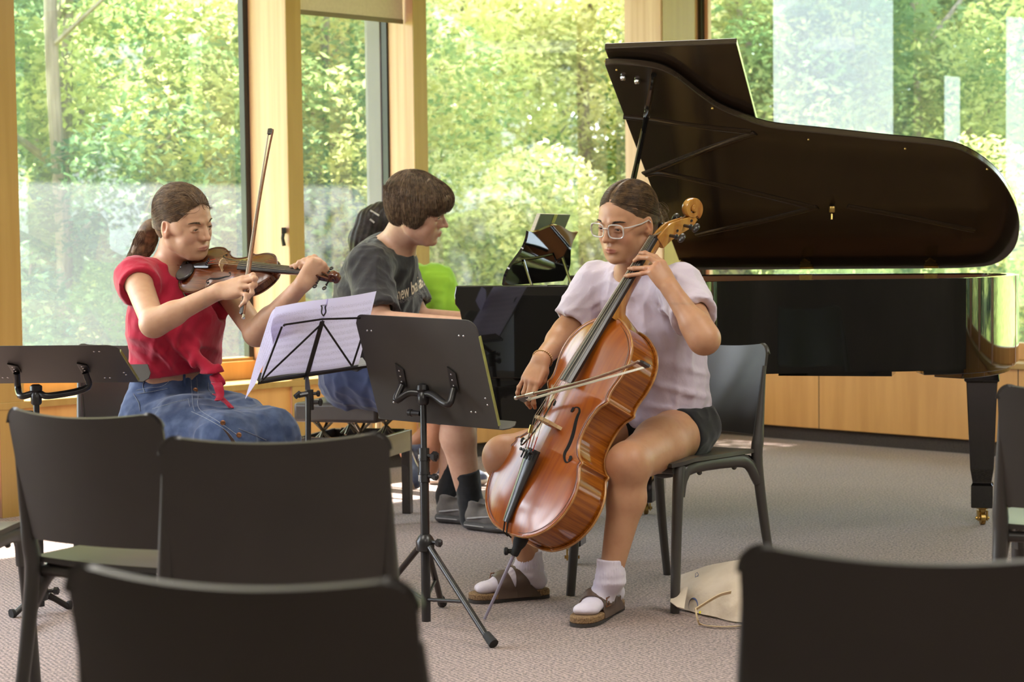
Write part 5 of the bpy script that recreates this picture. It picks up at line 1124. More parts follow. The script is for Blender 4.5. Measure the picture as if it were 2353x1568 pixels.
def body_mesh(I, parent, rib, arch, m_top, m_rib, m_edge, nm):
    OL = outline(4); n = len(OL); rings = [1.0, .985, .965, .93, .86, .76, .64, .5, .36, .22, .10, .0]
    over = .006
    for side, name, m in ((1, 'top_plate', m_top), (-1, 'back_plate', m_rib)):
        V = []; loc = []; F = []
        base = 0.0 if side > 0 else -rib
        for k, q in enumerate(rings):
            for (a, w_) in OL:
                sx = w_ * q; aa = .5 + (a - .5) * (1 - (1 - q) * .06) if q > .9 else (a * (1 - (1 - q) ** 2 * .0)); aa = min(max(aa, .0), 1.0); hw = max(abs(w_), 1e-4)
                full = max(hw_tab(aa), 1e-3)
                h_ = arch_h(aa, sx, full, arch) if q < .93 else (0.004 if q in (1.0, .985) else .002)
                if q == 1.0: h_ = 0.0
                V.append(I.p(aa, sx, base + side * h_)); loc.append((aa, sx, 0.1 * side))
        m_ = len(rings)
        for k in range(m_ - 1):
            for i in range(n): j = (i + 1) % n; F.append((k * n + i, k * n + j, (k + 1) * n + j, (k + 1) * n + i) if side > 0 else (k * n + j, k * n + i, (k + 1) * n + i, (k + 1) * n + j))
        # lower side of the overhang
        o_ = len(V)
        for (a, w_) in OL: V.append(I.p(a, w_, base - side * .008)); loc.append((a, w_, 0))
        for (a, w_) in OL: V.append(I.p(.5 + (a - .5) * .985, w_ * .965, base - side * .008)); loc.append((a, w_, 0))
        for i in range(n):
            j = (i + 1) % n
            for A_, B_ in ((o_, 0), (o_ + n, o_)): F.append((A_ + i, A_ + j, B_ + j, B_ + i) if side > 0 else (A_ + j, A_ + i, B_ + i, B_ + j))
        o = fast_mesh(name, np.array(V), np.array(F), m, parent, True, np.array(loc)); o.data.set_sharp_from_angle(angle=R_(50))
    V = []; F = []; loc = []
    s_acc = 0; prev = None
    for k, q in enumerate((-.002, -.25, -.5, -.75, -1)):
        for (a, w_) in OL: V.append(I.p(.5 + (a - .5) * .982, w_ * .958, (q * rib) if k else -.004)); 
    arc = np.r_[0, np.cumsum(np.linalg.norm(np.diff(OL, axis=0), axis=1))]
    for k in range(5):
        for i in range(n): loc.append((arc[i], k * .05, .5))
    for k in range(4):
        for i in range(n): j = (i + 1) % n; F.append((k * n + j, k * n + i, (k + 1) * n + i, (k + 1) * n + j))
    o = fast_mesh('ribs', np.array(V), np.array(F), m_rib, parent, True, np.array(loc)); o.data.set_sharp_from_angle(angle=R_(50))
    for base, nm_ in ((.001, 'edge'), (-rib - .001, 'edge')):
        obj(nm_, MB().tube([I.p(a, w_, base - (.003 if base > 0 else -.003)) for a, w_ in OL], .0048 * I.L, 6, closed=True), m_edge, parent, smooth=60)
    obj('purfling', MB().tube([I.p(.5 + (a - .5) * .972, w_ * .945, .0048) for a, w_ in OL], .0010 * I.L, 4, closed=True), m_blk, parent, smooth=60)
_hx = np.linspace(0, 1, 200); _P = outline(3); _P = _P[:len(_P) // 2 + 1]; _ii = np.argsort(_P[:, 0]); _ht = np.interp(_hx, _P[_ii, 0], _P[_ii, 1])
def hw_tab(a): return float(np.interp(a, _hx, _ht))
def build_inst(kind, I, T, rib, arch, m_top, m_rib, m_edge, m_neck, fb_h0, fb_h1, nut_a, scroll_len, fbw0, fbw1, str_h, string_r, peg_out, tail_len, bridge_w):
    body_mesh(I, T, rib, arch, m_top, m_rib, m_edge, kind)
    m_eb = m_ebonyf
    # f-holes following the arching
    for s in (-1, 1):
        f = [(.575, .062), (.590, .072), (.592, .088), (.578, .098), (.560, .098), (.53, .102), (.49, .112), (.45, .121), (.41, .128), (.385, .131), (.366, .142), (.352, .152), (.347, .163), (.356, .172), (.369, .170)]
        f = spline([(a, w_, 0) for a, w_ in f], 46)
        def up(a, w_): return arch_h(a, w_, hw_tab(a), arch)
        pts = []; rad = []
        for i, (a, w_, _) in enumerate(f):
            q = i / 45; a2 = (a - .47) * .92 + .47; w2 = w_ * 1.02; pts.append(I.p(a2, s * w2, up(a2, w2) + .0009)); rad.append(I.L * (.0028 + .0052 * math.sin(math.pi * min(1, max(0, (q - .12) / .76))) ** .8))
        mb = MB().tube(pts, rad, 8, flat=.15, up=I.N)
        for q, rr in ((0, .0115), (45, .0125)): mb.lathe(pts[q] - I.N * .0002, I.N, [(rr * I.L, 0), (rr * I.L, .0006 * I.L), (rr * .5 * I.L, .0008 * I.L)], 14)
        obj('f_hole', mb, m_hole, T, smooth=60)
    # neck, heel, fingerboard
    def hline(a): return fb_h0 + (fb_h1 - fb_h0) * (a - .66) / (nut_a - .66)
    fbt = .013
    a0, a1 = .66, nut_a; secs = []
    for a in np.linspace(a0, a1, 9):
        q = (a - a0) / (a1 - a0); w_ = fbw0 + (fbw1 - fbw0) * q; h_ = hline(a); row = []
        for k in range(9): u = -1 + k / 4; row.append(I.p(a, u * w_, h_ + w_ * .35 * (1 - u * u)))
        for k in range(3): u = 1 - k; row.append(I.p(a, u * w_, h_ - fbt))
        secs.append(row)
    mb = MB(); n = len(secs[0]); mb.add([v for r_ in secs for v in r_], [(i * n + k, i * n + (k + 1) % n, (i + 1) * n + (k + 1) % n, (i + 1) * n + k) for i in range(8) for k in range(n)] + [tuple(reversed(range(n))), tuple(8 * n + k for k in range(n))])
    obj('fingerboard', mb, m_eb, T, smooth=40)
    mb = MB(); NS = []
    for a, w_, dep in ((.985, .030, rib + .045), (1.0, .030, rib + .020), (1.03, .027, .075), (1.06, .026, .055), (1.12, fbw1 * 1.05, .044), (1.25, fbw1, .040), (nut_a, fbw1 * .98, .038)):
        h_ = hline(a) - fbt; row = [I.p(a, w_ * math.cos(t_), h_ - dep * math.sin(t_)) for t_ in np.linspace(0, math.pi, 11)]; NS.append(row)
    n = 11; mb.add([v for r_ in NS for v in r_], [(i * n + k, i * n + (k + 1) % n, (i + 1) * n + (k + 1) % n, (i + 1) * n + k) for i in range(len(NS) - 1) for k in range(n)] + [tuple(range(n))])
    obj('neck', mb, m_neck, T, smooth=60)
    # pegbox and scroll
    hn = hline(nut_a); pb = []; L2 = scroll_len
    bk = 1.0 if kind == 'cello' else .35
    cl = spline([(nut_a - .01, hn - .035, 0), (nut_a + L2 * .20, hn - .038 - .02 * bk, 0), (nut_a + L2 * .40, hn - .05 - .048 * bk, 0), (nut_a + L2 * .56, hn - .06 - .075 * bk, 0), (nut_a + L2 * .68, hn - .065 - .082 * bk, 0)], 14)
    wid = np.linspace(fbw1 * 1.12, fbw1 * .60, 14); dpt = np.r_[np.linspace(.030, .036, 5), np.linspace(.034, .017, 9)]
    rows = []
    for i in range(14):
        tdir = cl[min(i + 1, 13)] - cl[max(i - 1, 0)]; tdir /= np.linalg.norm(tdir); nn = np.array([-tdir[1], tdir[0]]); c = cl[i][:2]; rows.append([I.p(*(c[0] + nn[0] * dpt[i] * v, u * wid[i], c[1] + nn[1] * dpt[i] * v)) for u, v in ((-1, 1), (-1, 0), (-.8, -.95), (0, -1.1), (.8, -.95), (1, 0), (1, 1), (.55, 1), (.5, .1), (-.5, .1), (-.55, 1))])
    n = 11; obj('pegbox', MB().add([v for r_ in rows for v in r_], [(i * n + k, i * n + (k + 1) % n, (i + 1) * n + (k + 1) % n, (i + 1) * n + k) for i in range(13) for k in range(n)] + [tuple(range(n)), tuple(13 * n + k for k in reversed(range(n)))]), m_neck, T, smooth=45, bevel=.0015 * I.L)
    R0 = L2 * .165; c = np.array([nut_a + L2 * .76, hn - .065 - .082 * bk + R0 * .72]); sp = []; rad = []; hwv = []
    for i in range(60):
        q = i / 59; th = -1.9 + q * 2 * math.pi * 1.75; r_ = R0 * (1 - q) ** .9 * .86 + R0 * .12; sp.append((c[0] + r_ * math.cos(th), c[1] + r_ * math.sin(th))); hwv.append(fbw1 * (.60 + .55 * q)); rad.append(R0 * (.26 * (1 - q) + .13))
    V = []; n = 8
    for i in range(60):
        td = np.array(sp[min(i + 1, 59)]) - np.array(sp[max(i - 1, 0)]); td /= np.linalg.norm(td); nn = np.array([-td[1], td[0]])
        for u, v in ((-1, .8), (-.7, 1), (.7, 1), (1, .8), (1, -.8), (.7, -1), (-.7, -1), (-1, -.8)): V.append(I.p(sp[i][0] + nn[0] * rad[i] * v, u * hwv[i], sp[i][1] + nn[1] * rad[i] * v))
    mb = MB().add(V, [(i * n + k, i * n + (k + 1) % n, (i + 1) * n + (k + 1) % n, (i + 1) * n + k) for i in range(59) for k in range(n)] + [tuple(range(n)), tuple(59 * n + k for k in reversed(range(n)))])
    mb.tube([I.p(c[0], -fbw1 * 1.22, c[1]), I.p(c[0], fbw1 * 1.22, c[1])], R0 * .20 * I.L, 12)
    obj('scroll', mb, m_neck, T, smooth=50)
    obj('nut', MB().tube([I.p(nut_a, -fbw1, hn + .002), I.p(nut_a, fbw1, hn + .002)], .006 * I.L, 6), m_eb, T)
    for k, (f_, sd) in enumerate(((.16, 1), (.30, -1), (.44, 1), (.58, -1))):
        a = nut_a + L2 * f_; h_ = hn - .035 - .05 * f_ - .115 * bk * f_; w1 = fbw1 * (1.1 - .5 * f_)
        b0, b1 = I.p(a, -sd * w1 * 1.1, h_), I.p(a, sd * (w1 + peg_out * .55), h_); hd = I.p(a, sd * (w1 + peg_out), h_); ln = np.linalg.norm(hd - b1)
        mb = MB().tube([b0, b1], [.0055 * I.L, .008 * I.L], 10); Rm = np.array([I.A, I.S, I.N]).T
        mb.lathe(b1, I.S * sd, [(.006 * I.L, -ln * .1), (.012 * I.L, 0), (.006 * I.L, ln * .12)], 10)
        hs = MB(); bm = bmesh.new(); bmesh.ops.create_uvsphere(bm, u_segments=12, v_segments=8, radius=1); VV = [hd + Rm @ (np.array(v.co) * np.array([.022, ln * .62 / I.L, .010]) * I.L) for v in bm.verts]; mb.add(VV, [[v.index for v in f.verts] for f in bm.faces]); bm.free()
        obj('peg', mb, m_eb, T, smooth=50)
    # bridge
    ba = .475; bh = str_h; w0, w1 = bridge_w, bridge_w * .78; ah = arch
    prof = [(-w0, ah * .55), (-w0 * .99, ah * .55 + .006), (-w0 * .80, ah * .9 + .016), (-w0 * .76, bh * .55), (-w1, bh * .80), (-w1 * .7, bh * .93), (0, bh), (w1 * .7, bh * .93), (w1, bh * .80), (w0 * .76, bh * .55), (w0 * .80, ah * .9 + .016), (w0 * .99, ah * .55 + .006), (w0, ah * .55), (w0 * .55, ah * .85), (w0 * .5, ah + .014), (w0 * .2, ah + .024), (0, ah + .022), (-w0 * .2, ah + .024), (-w0 * .5, ah + .014), (-w0 * .55, ah * .85)]
    obj('bridge', MB().prism([(x * I.L, y * I.L) for x, y in prof], I.p(ba, 0, 0), I.S, I.N, I.A, -.006 * I.L, .008 * I.L), m_maple, T, smooth=0, bevel=.0012 * I.L)
    # tailpiece
    t0, t1 = .035, .035 + tail_len; rows = []
    for q, w_ in ((0, .018), (.1, .022), (.5, .030), (.85, .042), (1, .046)):
        a = t0 + (t1 - t0) * q; h_ = .035 + (bh * .60 - .035) * q; rows.append([I.p(a, u * w_, h_ + w_ * .35 * (1 - u * u)) for u in (-1, -.6, 0, .6, 1)] + [I.p(a, u * w_, h_ - .008) for u in (1, -1)])
    n = 7; obj('tailpiece', MB().add([v for r_ in rows for v in r_], [(i * n + k, i * n + (k + 1) % n, (i + 1) * n + (k + 1) % n, (i + 1) * n + k) for i in range(4) for k in range(n)] + [tuple(reversed(range(n))), tuple(4 * n + k for k in range(n))]), m_eb, T, smooth=45)
    for u in (-.75, -.25, .25, .75):
        q = I.p(t1 - .02, u * .040, bh * .62 + .012); obj('fine_tuner', MB().tube([q, q + I.N * .018 * I.L], .0045 * I.L, 8).tube([q + I.N * .018 * I.L, q + I.N * .022 * I.L], .007 * I.L, 8).tube([q, q - I.A * .03 * I.L], .0035 * I.L, 6), m_blk, T)
    for i, u in enumerate((-.75, -.25, .25, .75)):
        top_a = nut_a; b = I.p(ba, u * w1 * .92, bh * (1 - .10 * u * u) + .002); nutp = I.p(top_a, u * fbw1 * .8, hn + .008); tl_ = I.p(t1 - .01, u * .036, bh * .64 + .012); pg = I.p(nut_a + L2 * (.16 + .14 * i), u * fbw1 * .3, hn - .040 - .10 * bk * (.16 + .14 * i))
        st = obj('string', MB().tube([tl_, b, nutp, pg], string_r * (1.3 - .15 * i), 5), m_strg, T)
        obj('string_winding', MB().tube([tl_, tl_ * .55 + b * .45], string_r * 1.7, 5), m_redth if i % 2 else m_strg, st)
    obj('tail_gut', MB().tube([I.p(t0 + .01, -.010, .034), I.p(-.004, -.012, .012), I.p(-.012, -.012, -.02)], .0035 * I.L, 5).tube([I.p(t0 + .01, .010, .034), I.p(-.004, .012, .012), I.p(-.012, .012, -.02)], .0035 * I.L, 5), m_blk, T)
    return hline
m_ctop = varnish('cello_top_varnish', (.37, .088, .006), (.29, .060, .005), (3, 60, 3), .24)
m_crib = varnish('cello_flamed_maple', (.38, .115, .009), (.22, .055, .005), (95, 2.5, 3), .10, True)
m_cedge = mat('pale_worn_edge', (.50, .26, .08), .3, col2=(.36, .15, .04), scale=(40, 40, 40), coat=.5)
m_cneck = varnish('golden_maple_neck', (.52, .26, .045), (.34, .13, .02), (30, 6, 6), .18, True)
m_cneck2 = mat('golden_maple', (.56, .29, .060), .2, col2=(.34, .115, .018), scale=(34, 34, 9), coat=.6, detail=3)
m_vtop = varnish('violin_top_varnish', (.155, .040, .010), (.075, .018, .006), (4, 120, 4), .22)
m_vrib = varnish('violin_maple', (.095, .024, .007), (.05, .013, .005), (60, 3, 3), .2, True)
m_vedge = mat('violin_edge', (.12, .035, .012), .3, col2=(.08, .02, .008), scale=(40, 40, 40), coat=.4)
m_vneck = mat('violin_neck_maple', (.16, .05, .018), .25, col2=(.08, .022, .009), scale=(60, 60, 30), coat=.5)
m_ebonyf = mat('ebony_fittings', (.017, .014, .013), .30, col2=(.028, .022, .02), scale=(40, 40, 8), coat=.2)
m_hole = mat('dark_opening', (.004, .003, .002), .9, col2=(.006, .004, .003), scale=(9, 9, 9))
m_maple = mat('bridge_maple', (.62, .44, .24), .5, col2=(.50, .33, .16), scale=(90, 90, 30))
m_strg = mat('steel_string', (.55, .50, .42), .3, metal=.9, col2=(.45, .4, .33), scale=(90, 90, 90)); m_redth = mat('red_silk_thread', (.45, .04, .02), .6, col2=(.55, .08, .03), scale=(90, 90, 90))
m_stick = mat('pernambuco_stick', (.20, .075, .035), .25, col2=(.14, .05, .025), scale=(60, 60, 60), coat=.5); m_bhair = mat('bow_hair', (.74, .66, .55), .55, col2=(.64, .56, .44), scale=(200, 200, 200)); m_silver = mat('silver_mount', (.8, .78, .74), .18, metal=1, col2=(.65, .63, .6), scale=(50, 50, 50))
# ---- cello
cO = at(1166, 1224, 5.60); cT = at(1412, 728, 5.715); cA = nrm(cT - cO); cL = np.linalg.norm(cT - cO)
cS = np.array([.61, -.79, .0])
CE = Inst(cO, cA, cS, cL)
if CE.N[0] > 0: CE.N = -CE.N
cello = thing('cello', 'glossy orange-brown cello held between the knees of the player in the lilac T-shirt', 'cello', fl(1113, 1424))
c_line = build_inst('cello', CE, cello, .158, .036, m_ctop, m_crib, m_cedge, m_cneck2, .082, .004, 1.375, .255, .0415, .0215, .122, .0010, .075, .315, .060)
ep0, ep1 = CE.p(-.004, 0, -.079), fl(1113, 1424, .004)
obj('endpin', MB().tube([ep0, ep1], [.0055, .0045], 10), m_alug, cello); d_ = nrm(ep1 - ep0)
obj('endpin_collar', MB().lathe(ep0 - d_ * .01, d_, [(.022, 0), (.020, .02), (.014, .035), (.013, .055), (.010, .06)], 16).tube([ep0 + d_ * .035, ep0 + d_ * .035 - RT * .028], .007, 8).lathe(ep0 + d_ * .035 - RT * .022, -RT, [(.008, 0), (.012, .002), (.012, .010), (.007, .013)], 12), m_rub, cello, smooth=40)
obj('wolf_eliminator', MB().tube([CE.p(.405, -.034, .098), CE.p(.438, -.034, .106)], .0065, 8), m_brass, cello)
# ---- violin
vO = at(424, 619, 6.02); vA = nrm([.86, -.50, -.02]); vS = np.array([.40, .615, .68]); vL = .352
VI = Inst(vO, vA, vS, vL)
if VI.N[1] > 0: VI.N = -VI.N
violin = thing('violin', 'dark reddish brown violin tucked under the chin of the player in the red top', 'violin', VI.p(.5, 0, -.05))
v_line = build_inst('violin', VI, violin, .088, .043, m_vtop, m_vrib, m_vedge, m_vneck, .075, .012, 1.378, .30, .056, .034, .125, .0006, .085, .30, .060)
ch = []; 
for k in range(20):
    t_ = 2 * math.pi * k / 20; ch.append((.085 + .085 * math.cos(t_), -.085 + .105 * math.sin(t_)))
obj('chinrest', MB().prism([(a * vL, w_ * vL) for a, w_ in ch], VI.p(0, 0, .035), VI.A, VI.S, VI.N, 0, .028 * vL).prism([(.0, -.04 * vL), (.05 * vL, -.04 * vL), (.05 * vL, .05 * vL), (0, .05 * vL)], VI.p(-.01, 0, .0), VI.A, VI.S, VI.N, 0, .06 * vL), m_ebonyf, violin, smooth=40, bevel=.004)
# ---- bows
def make_bow(T, tip, frog, sdir, L, r0, m_grip=True, hair_w=.004, gap=.016):
    """tip, frog: ends of the hair; sdir: from hair towards stick"""
    tip, frog = np.array(tip, float), np.array(frog, float); u = nrm(tip - frog); sdir = nrm(sdir - u * (sdir @ u)); w_ = np.cross(u, sdir)
    Ln = np.linalg.norm(tip - frog)
    sp = [frog - u * .045 + sdir * (gap * 1.0), frog + sdir * gap * .95, frog + u * Ln * .3 + sdir * gap * .62, frog + u * Ln * .6 + sdir * gap * .55, frog + u * Ln * .88 + sdir * gap * .95, tip + sdir * gap * 1.28 - u * .012, tip + sdir * gap * 1.25 + u * .004]
    P = spline(sp, 34); obj('stick', MB().tube(P, list(np.linspace(r0, r0 * .72, 34)), 10), m_stick, T)
    obj('bow_hair', MB().prism([(-hair_w * .8, 0), (hair_w * .8, 0), (hair_w * .6, Ln), (-hair_w * .6, Ln)], frog, w_, u, sdir, -.0006, .0006), m_bhair, T, smooth=0)
    obj('bow_tip', MB().prism([(-.016, gap * 1.35), (.004, gap * 1.32), (.010, gap * .9), (.014, 0), (.004, -.001), (-.010, -.001), (-.012, gap * .6)], tip, u, sdir, w_, -.004, .004), m_ebonyf, T, smooth=0, bevel=.001)
    obj('tip_plate', MB().prism([(-.010, -.0025), (.015, -.0025), (.014, -.0005), (-.010, -.0005)], tip, u, sdir, w_, -.004, .004), m_silver, T, smooth=0)
    f = obj('frog', MB().prism([(-.040, gap * .9), (.010, gap * .9), (.012, gap * .5), (.006, .0), (-.036, -.002), (-.042, gap * .4)], frog, u, sdir, w_, -.0055, .0055), m_ebonyf, T, smooth=0, bevel=.0015)
    obj('ferrule', MB().prism([(.0, -.002), (.013, -.002), (.013, gap * .45), (.0, gap * .5)], frog, u, sdir, w_, -.006, .006), m_silver, f, smooth=0, bevel=.001)
    obj('button', MB().lathe(frog - u * .045 + sdir * gap, -u, [(r0 * 1.1, 0), (r0 * 1.25, .003), (r0 * 1.25, .013), (r0 * .6, .016)], 10), m_silver, T)
    if m_grip: obj('silver_wrap', MB().tube([frog + u * .015 + sdir * gap * .93, frog + u * .07 + sdir * gap * .86], r0 * 1.12, 10), m_silver, T)
def string_pt(I, a, hline_, u, bh, w1, fbw1, nut_a, ba=.475):
    b = I.p(ba, u * w1 * .92, bh * (1 - .10 * u * u) + .002); n_ = I.p(nut_a, u * fbw1 * .8, hline_(nut_a) + .008); t_ = (a - ba) / (nut_a - ba); return b + (n_ - b) * t_
cpt = string_pt(CE, .585, c_line, -.25, .122, .060 * .78, .0215, 1.375) + CE.N * .003
c_tip = at(1487, 843, 5.10); cu = nrm(c_tip - cpt)
fq = 0.0
best = None
for q in np.linspace(.02, .35, 80):
    f_ = cpt - cu * q; d = f_ - np.array([0, 0, EYE]); zz = d @ FW; xx = d @ _r / zz * FPX + 1176.5
    if best is None or abs(xx - 1216) < best[0]: best = (abs(xx - 1216), q)
c_frog = cpt - cu * best[1]
cbow = thing('cello_bow', 'long cello bow lying across the cello strings, held in the hand with the beaded bracelet', 'bow', c_frog)
make_bow(cbow, c_tip, c_frog, CE.N + np.array([0, 0, .25]), .7, .0052, gap=.020, hair_w=.0065)
vpt = string_pt(VI, .60, v_line, .25, .125, .060 * .78, .034, 1.378) + VI.N * .002
v_frog = at(560, 652, 5.80); v_tip = at(620, 305, 6.22)
vbow = thing('violin_bow', 'slender violin bow pointing straight up beside the light timber post', 'bow', v_frog)
vf = at(556, 700, 5.66); vt_ = at(617, 304, 6.14)
make_bow(vbow, vt_, vf, VI.N * .4 + RT * .8, .7, .0042, gap=.013, hair_w=.0055)
_tb = bvh_of([o for o in C.objects if o.parent == tote and o.name.startswith('bag_body')][0])
arc = []; mb = MB(); pts = []; rad = []
for k in range(30):
    an = R_(-25 + 235 * k / 29); p = hit(_tb, 1593 + 10.5 * math.cos(an), 1392 - 17 * math.sin(an), .0008)
    if p is not None: pts.append(p); rad.append(.0008 + .0042 * max(0, math.sin(R_(-10 + 215 * k / 29) * 1.0 )) ** 1.2)
obj('printed_letter', MB().tube(pts, rad, 6, flat=.2, up=(0, -1, .4)), m_navy, tote)
p = hit(_tb, 1609, 1408)
if p is not None: obj('printed_dot', MB().lathe(p, (0, -1, .3), [(.0042, 0), (.0042, .0008), (.001, .001)], 12), m_yel, tote)
mb = MB()
for seg in ([(1597, 1327), (1606, 1324)], [(1601, 1326), (1605, 1321), (1602, 1316), (1598, 1319), (1598, 1326)]): mb.tube(path_on(_tb, seg), .0008, 5)
obj('printed_letter', mb, m_navy, tote)
# ================================================================== people
def cloth_mat(name, c, c2, scale=90, weave=900, rough=.85, bump=.15, fold_=False, **k):
    if fold_: return mat(name, c, rough, spec=.25, col2=c2, scale=(scale,) * 3, bump=.55, bscale=(30, 30, 20), bdist=.007, sheen=.25, **k)
    return mat(name, c, rough, spec=.25, col2=c2, scale=(scale,) * 3, bump=bump, bscale=(weave,) * 3, bdist=.0006, sheen=.25, **k)
def folds(items, seed=1, base=.0015, bs=30, wamp=.007):
    """items: list of (origin, direction across the folds, frequency, amplitude, centre, radius)"""
    def f(P):
        d = vnoise(P * bs, seed) * base + wrinkle(P + .02 * vnoise(P * 9, seed + 5)[:, None], (19, 17, 8), wamp, seed + 1) + wrinkle(P, (9, 30, 26), wamp * .6, seed + 2, 5)
        for (dr, fr_, am, c, r_) in items:
            dr = nrm(dr); ph = vnoise(P * 6, seed + 3) * 2.5; w_ = np.exp(-(((P - np.array(c)) / np.array(r_)) ** 2).sum(-1)); s_ = np.sin((P @ dr) * fr_ + ph); d = d - am * w_ * (np.maximum(0, s_) ** 1.5)
        return d
    return f
def flat_col(c): return lambda V: np.tile(np.array(c, float), (len(V), 1))
def torso(F, pelvis, chest, neck, side, fwd, hw, cw, q=.68, grow=0.0, k=.05):
    pelvis, chest, neck = map(np.array, (pelvis, chest, neck))
    waist = pelvis * .55 + chest * .45
    F.cone(pelvis, waist, hw + grow, (hw * .5 + cw * .5) * .90 + grow, k, sq=fwd, q=q)
    F.cone(waist, chest, (hw * .5 + cw * .5) * .90 + grow, cw + grow, k, sq=fwd, q=q)
    F.cone(chest, chest * .45 + neck * .55, cw + grow, cw * .62 + grow, k, sq=fwd, q=q)
def sneaker(name, heel, toe, parent, sc, m_up, m_sole, m_tr, up=Z):
    heel, toe = np.array(heel, float), np.array(toe, float); f = Frame(heel, toe - heel, up, sc); F = Field()
    F.cone(f.p(0, .035, .050), f.p(0, .12, .050), .036 * sc, .036 * sc, .02); F.cone(f.p(0, .12, .046), f.p(.004, .235, .034), .037 * sc, .036 * sc, .02); F.ell(f.p(.002, .235, .036), np.array([.044, .05, .026]) * sc, f.R, .02)
    F.cone(f.p(0, .045, .05), f.p(0, .05, .095), .034 * sc, .036 * sc, .015); F.ell(f.p(0, .052, .118), np.array([.030, .042, .028]) * sc, f.R, .008, 's'); F.clip(f.p(0, 0, .024), -f.R[:, 2])
    o = field_mesh(name, F, m_up, parent, .004)
    S = Field(); S.cone(f.p(0, .035, .02), f.p(.002, .14, .02), .042 * sc, .040 * sc, .02, sq=f.R[:, 2], q=.55); S.cone(f.p(.002, .13, .018), f.p(.004, .245, .020), .041 * sc, .044 * sc, .02, sq=f.R[:, 2], q=.45); S.clip(f.p(0, 0, .0015), -f.R[:, 2]); S.clip(f.p(0, 0, .034), f.R[:, 2])
    field_mesh('sole', S, m_sole, o, .004)
    for s_ in (-1, 1):
        obj('trim_stripe', MB().tube([f.p(s_ * .0395, .03, .045), f.p(s_ * .041, .10, .055), f.p(s_ * .038, .17, .062), f.p(s_ * .030, .20, .068)], .0035 * sc, 6), m_tr, o)
        obj('sole_groove', MB().tube([f.p(s_ * .0445, .02, .022), f.p(s_ * .044, .13, .020), f.p(s_ * .046, .23, .024)], .0022 * sc, 5), m_tr, o)
    for q in range(5): y = .12 + .022 * q; obj('lace', MB().tube([f.p(-.018, y, .082 - .006 * q), f.p(0, y + .004, .089 - .006 * q), f.p(.018, y, .082 - .006 * q)], .0022 * sc, 6), m_tr, o)
    return o
# ------------------------------------------------------------------ cellist
SK_C = (.50, .265, .150); SK_V = (.56, .330, .210); SK_P = (.56, .33, .235)
m_skin_c = skin_mat('skin_olive'); m_skin_v = skin_mat('skin_fair'); m_skin_p = skin_mat('skin_light')
m_brow1 = hair_mat('dark_brown_brow', (.035, .022, .014), (.06, .04, .025)); m_hair_c = hair_mat('brown_hair_dark', (.050, .027, .012), (.15, .085, .036)); m_hair_v = hair_mat('brown_hair', (.085, .048, .025), (.21, .125, .065)); m_hair_p = hair_mat('mid_brown_hair', (.080, .050, .028), (.18, .115, .065)); m_hair_g = hair_mat('black_hair', (.012, .009, .009), (.035, .026, .025))
cel = thing('person', 'person in a lilac-white T-shirt and clear glasses playing the cello', 'person', (.44, 5.95, 0))
hf = Frame(at(1441.5, 509.9, 5.82), (-.6671, -.711, -.2225), (-.0879, -.2215, .9712), 1.02)
neckb = at(1466, 628, 5.94); pel = np.array([.475, 6.06, .555]); chest = np.array([.425, 5.985, .86]); bf = nrm([-.64, -.77, 0]); br_ = np.cross(bf, Z)
shR, shL = neckb + br_ * .160 + Z * -.035, neckb - br_ * .160 + Z * -.045; shL = shL + np.array([0, -.03, 0])
elR, wrR = at(1302, 764, 6.00), at(1243, 829, 5.84); elL, wrL = at(1618, 779, 5.60), at(1541, 664, 5.66)
hipL, hipR = np.array([.555, 6.01, .525]), np.array([.425, 6.13, .525]); knL, knR = at(1444, 1066, 5.60), at(1158, 1050, 5.83); anL, anR = at(1403, 1322, 5.60), at(1216, 1300, 5.94)
F = Field(); head(F, hf, neckb + Z * -.01, jaw=.98, neck_r=.055, cheeks=1.05)
torso(F, pel, chest, neckb, br_, bf, .155, .150, .66); F.cone(neckb - Z * .02, chest, .06, .11, .05)
for a, b, r0, r1 in ((shR, elR, .046, .040), (elR, wrR, .041, .027), (shL, elL, .047, .042), (elL, wrL, .043, .027)): F.cone(a, b, r0, r1, .02)
F.cone(elL, elL * .72 + wrL * .28, .042, .042, .02); F.cone(elR, elR * .7 + wrR * .3, .042, .041, .02)
F.cone(neckb - Z * .03, shR, .05, .047, .04); F.cone(neckb - Z * .03, shL, .05, .047, .04)
for h_, k_, a_ in ((hipL, knL, anL), (hipR, knR, anR)):
    F.cone(h_, h_ * .5 + k_ * .5, .088, .080, .03); F.cone(h_ * .5 + k_ * .5, k_, .080, .060, .03); F.ell(k_ + Z * -.004, (.058, .058, .062), None, .03)
    cf = k_ * .68 + a_ * .32 + np.array([.012, .016, 0]); F.cone(k_, cf, .055, .056, .025); F.cone(cf, a_, .055, .033, .025); F.cone(a_, a_ - Z * .02, .033, .028, .02)
hR = Frame(wrR, nrm(at(1219, 874, 5.80) - wrR), (-.40, -.85, .30), .93); F.cone(wrR, hR.p(0, .01, 0), .027, .026, .012, sq=hR.R[:, 2], q=.8)
hand(F, hR, -1, [(20, 38, 25), (24, 42, 28), (30, 40, 25), (20, 30, 20)], (2, 0, -4, -16), thumb=[(.022, .030, -.016), (.024, .052, -.034), (.012, .068, -.046), (-.004, .080, -.050)])
hL = Frame(wrL, nrm(at(1503, 601, 5.68) - wrL), (.42, -.88, .22), .93); F.cone(wrL, hL.p(0, .01, 0), .027, .026, .012, sq=hL.R[:, 2], q=.8)
def cstr(a, u): return string_pt(CE, a, c_line, u, .122, .060 * .78, .0215, 1.375) + CE.N * .006
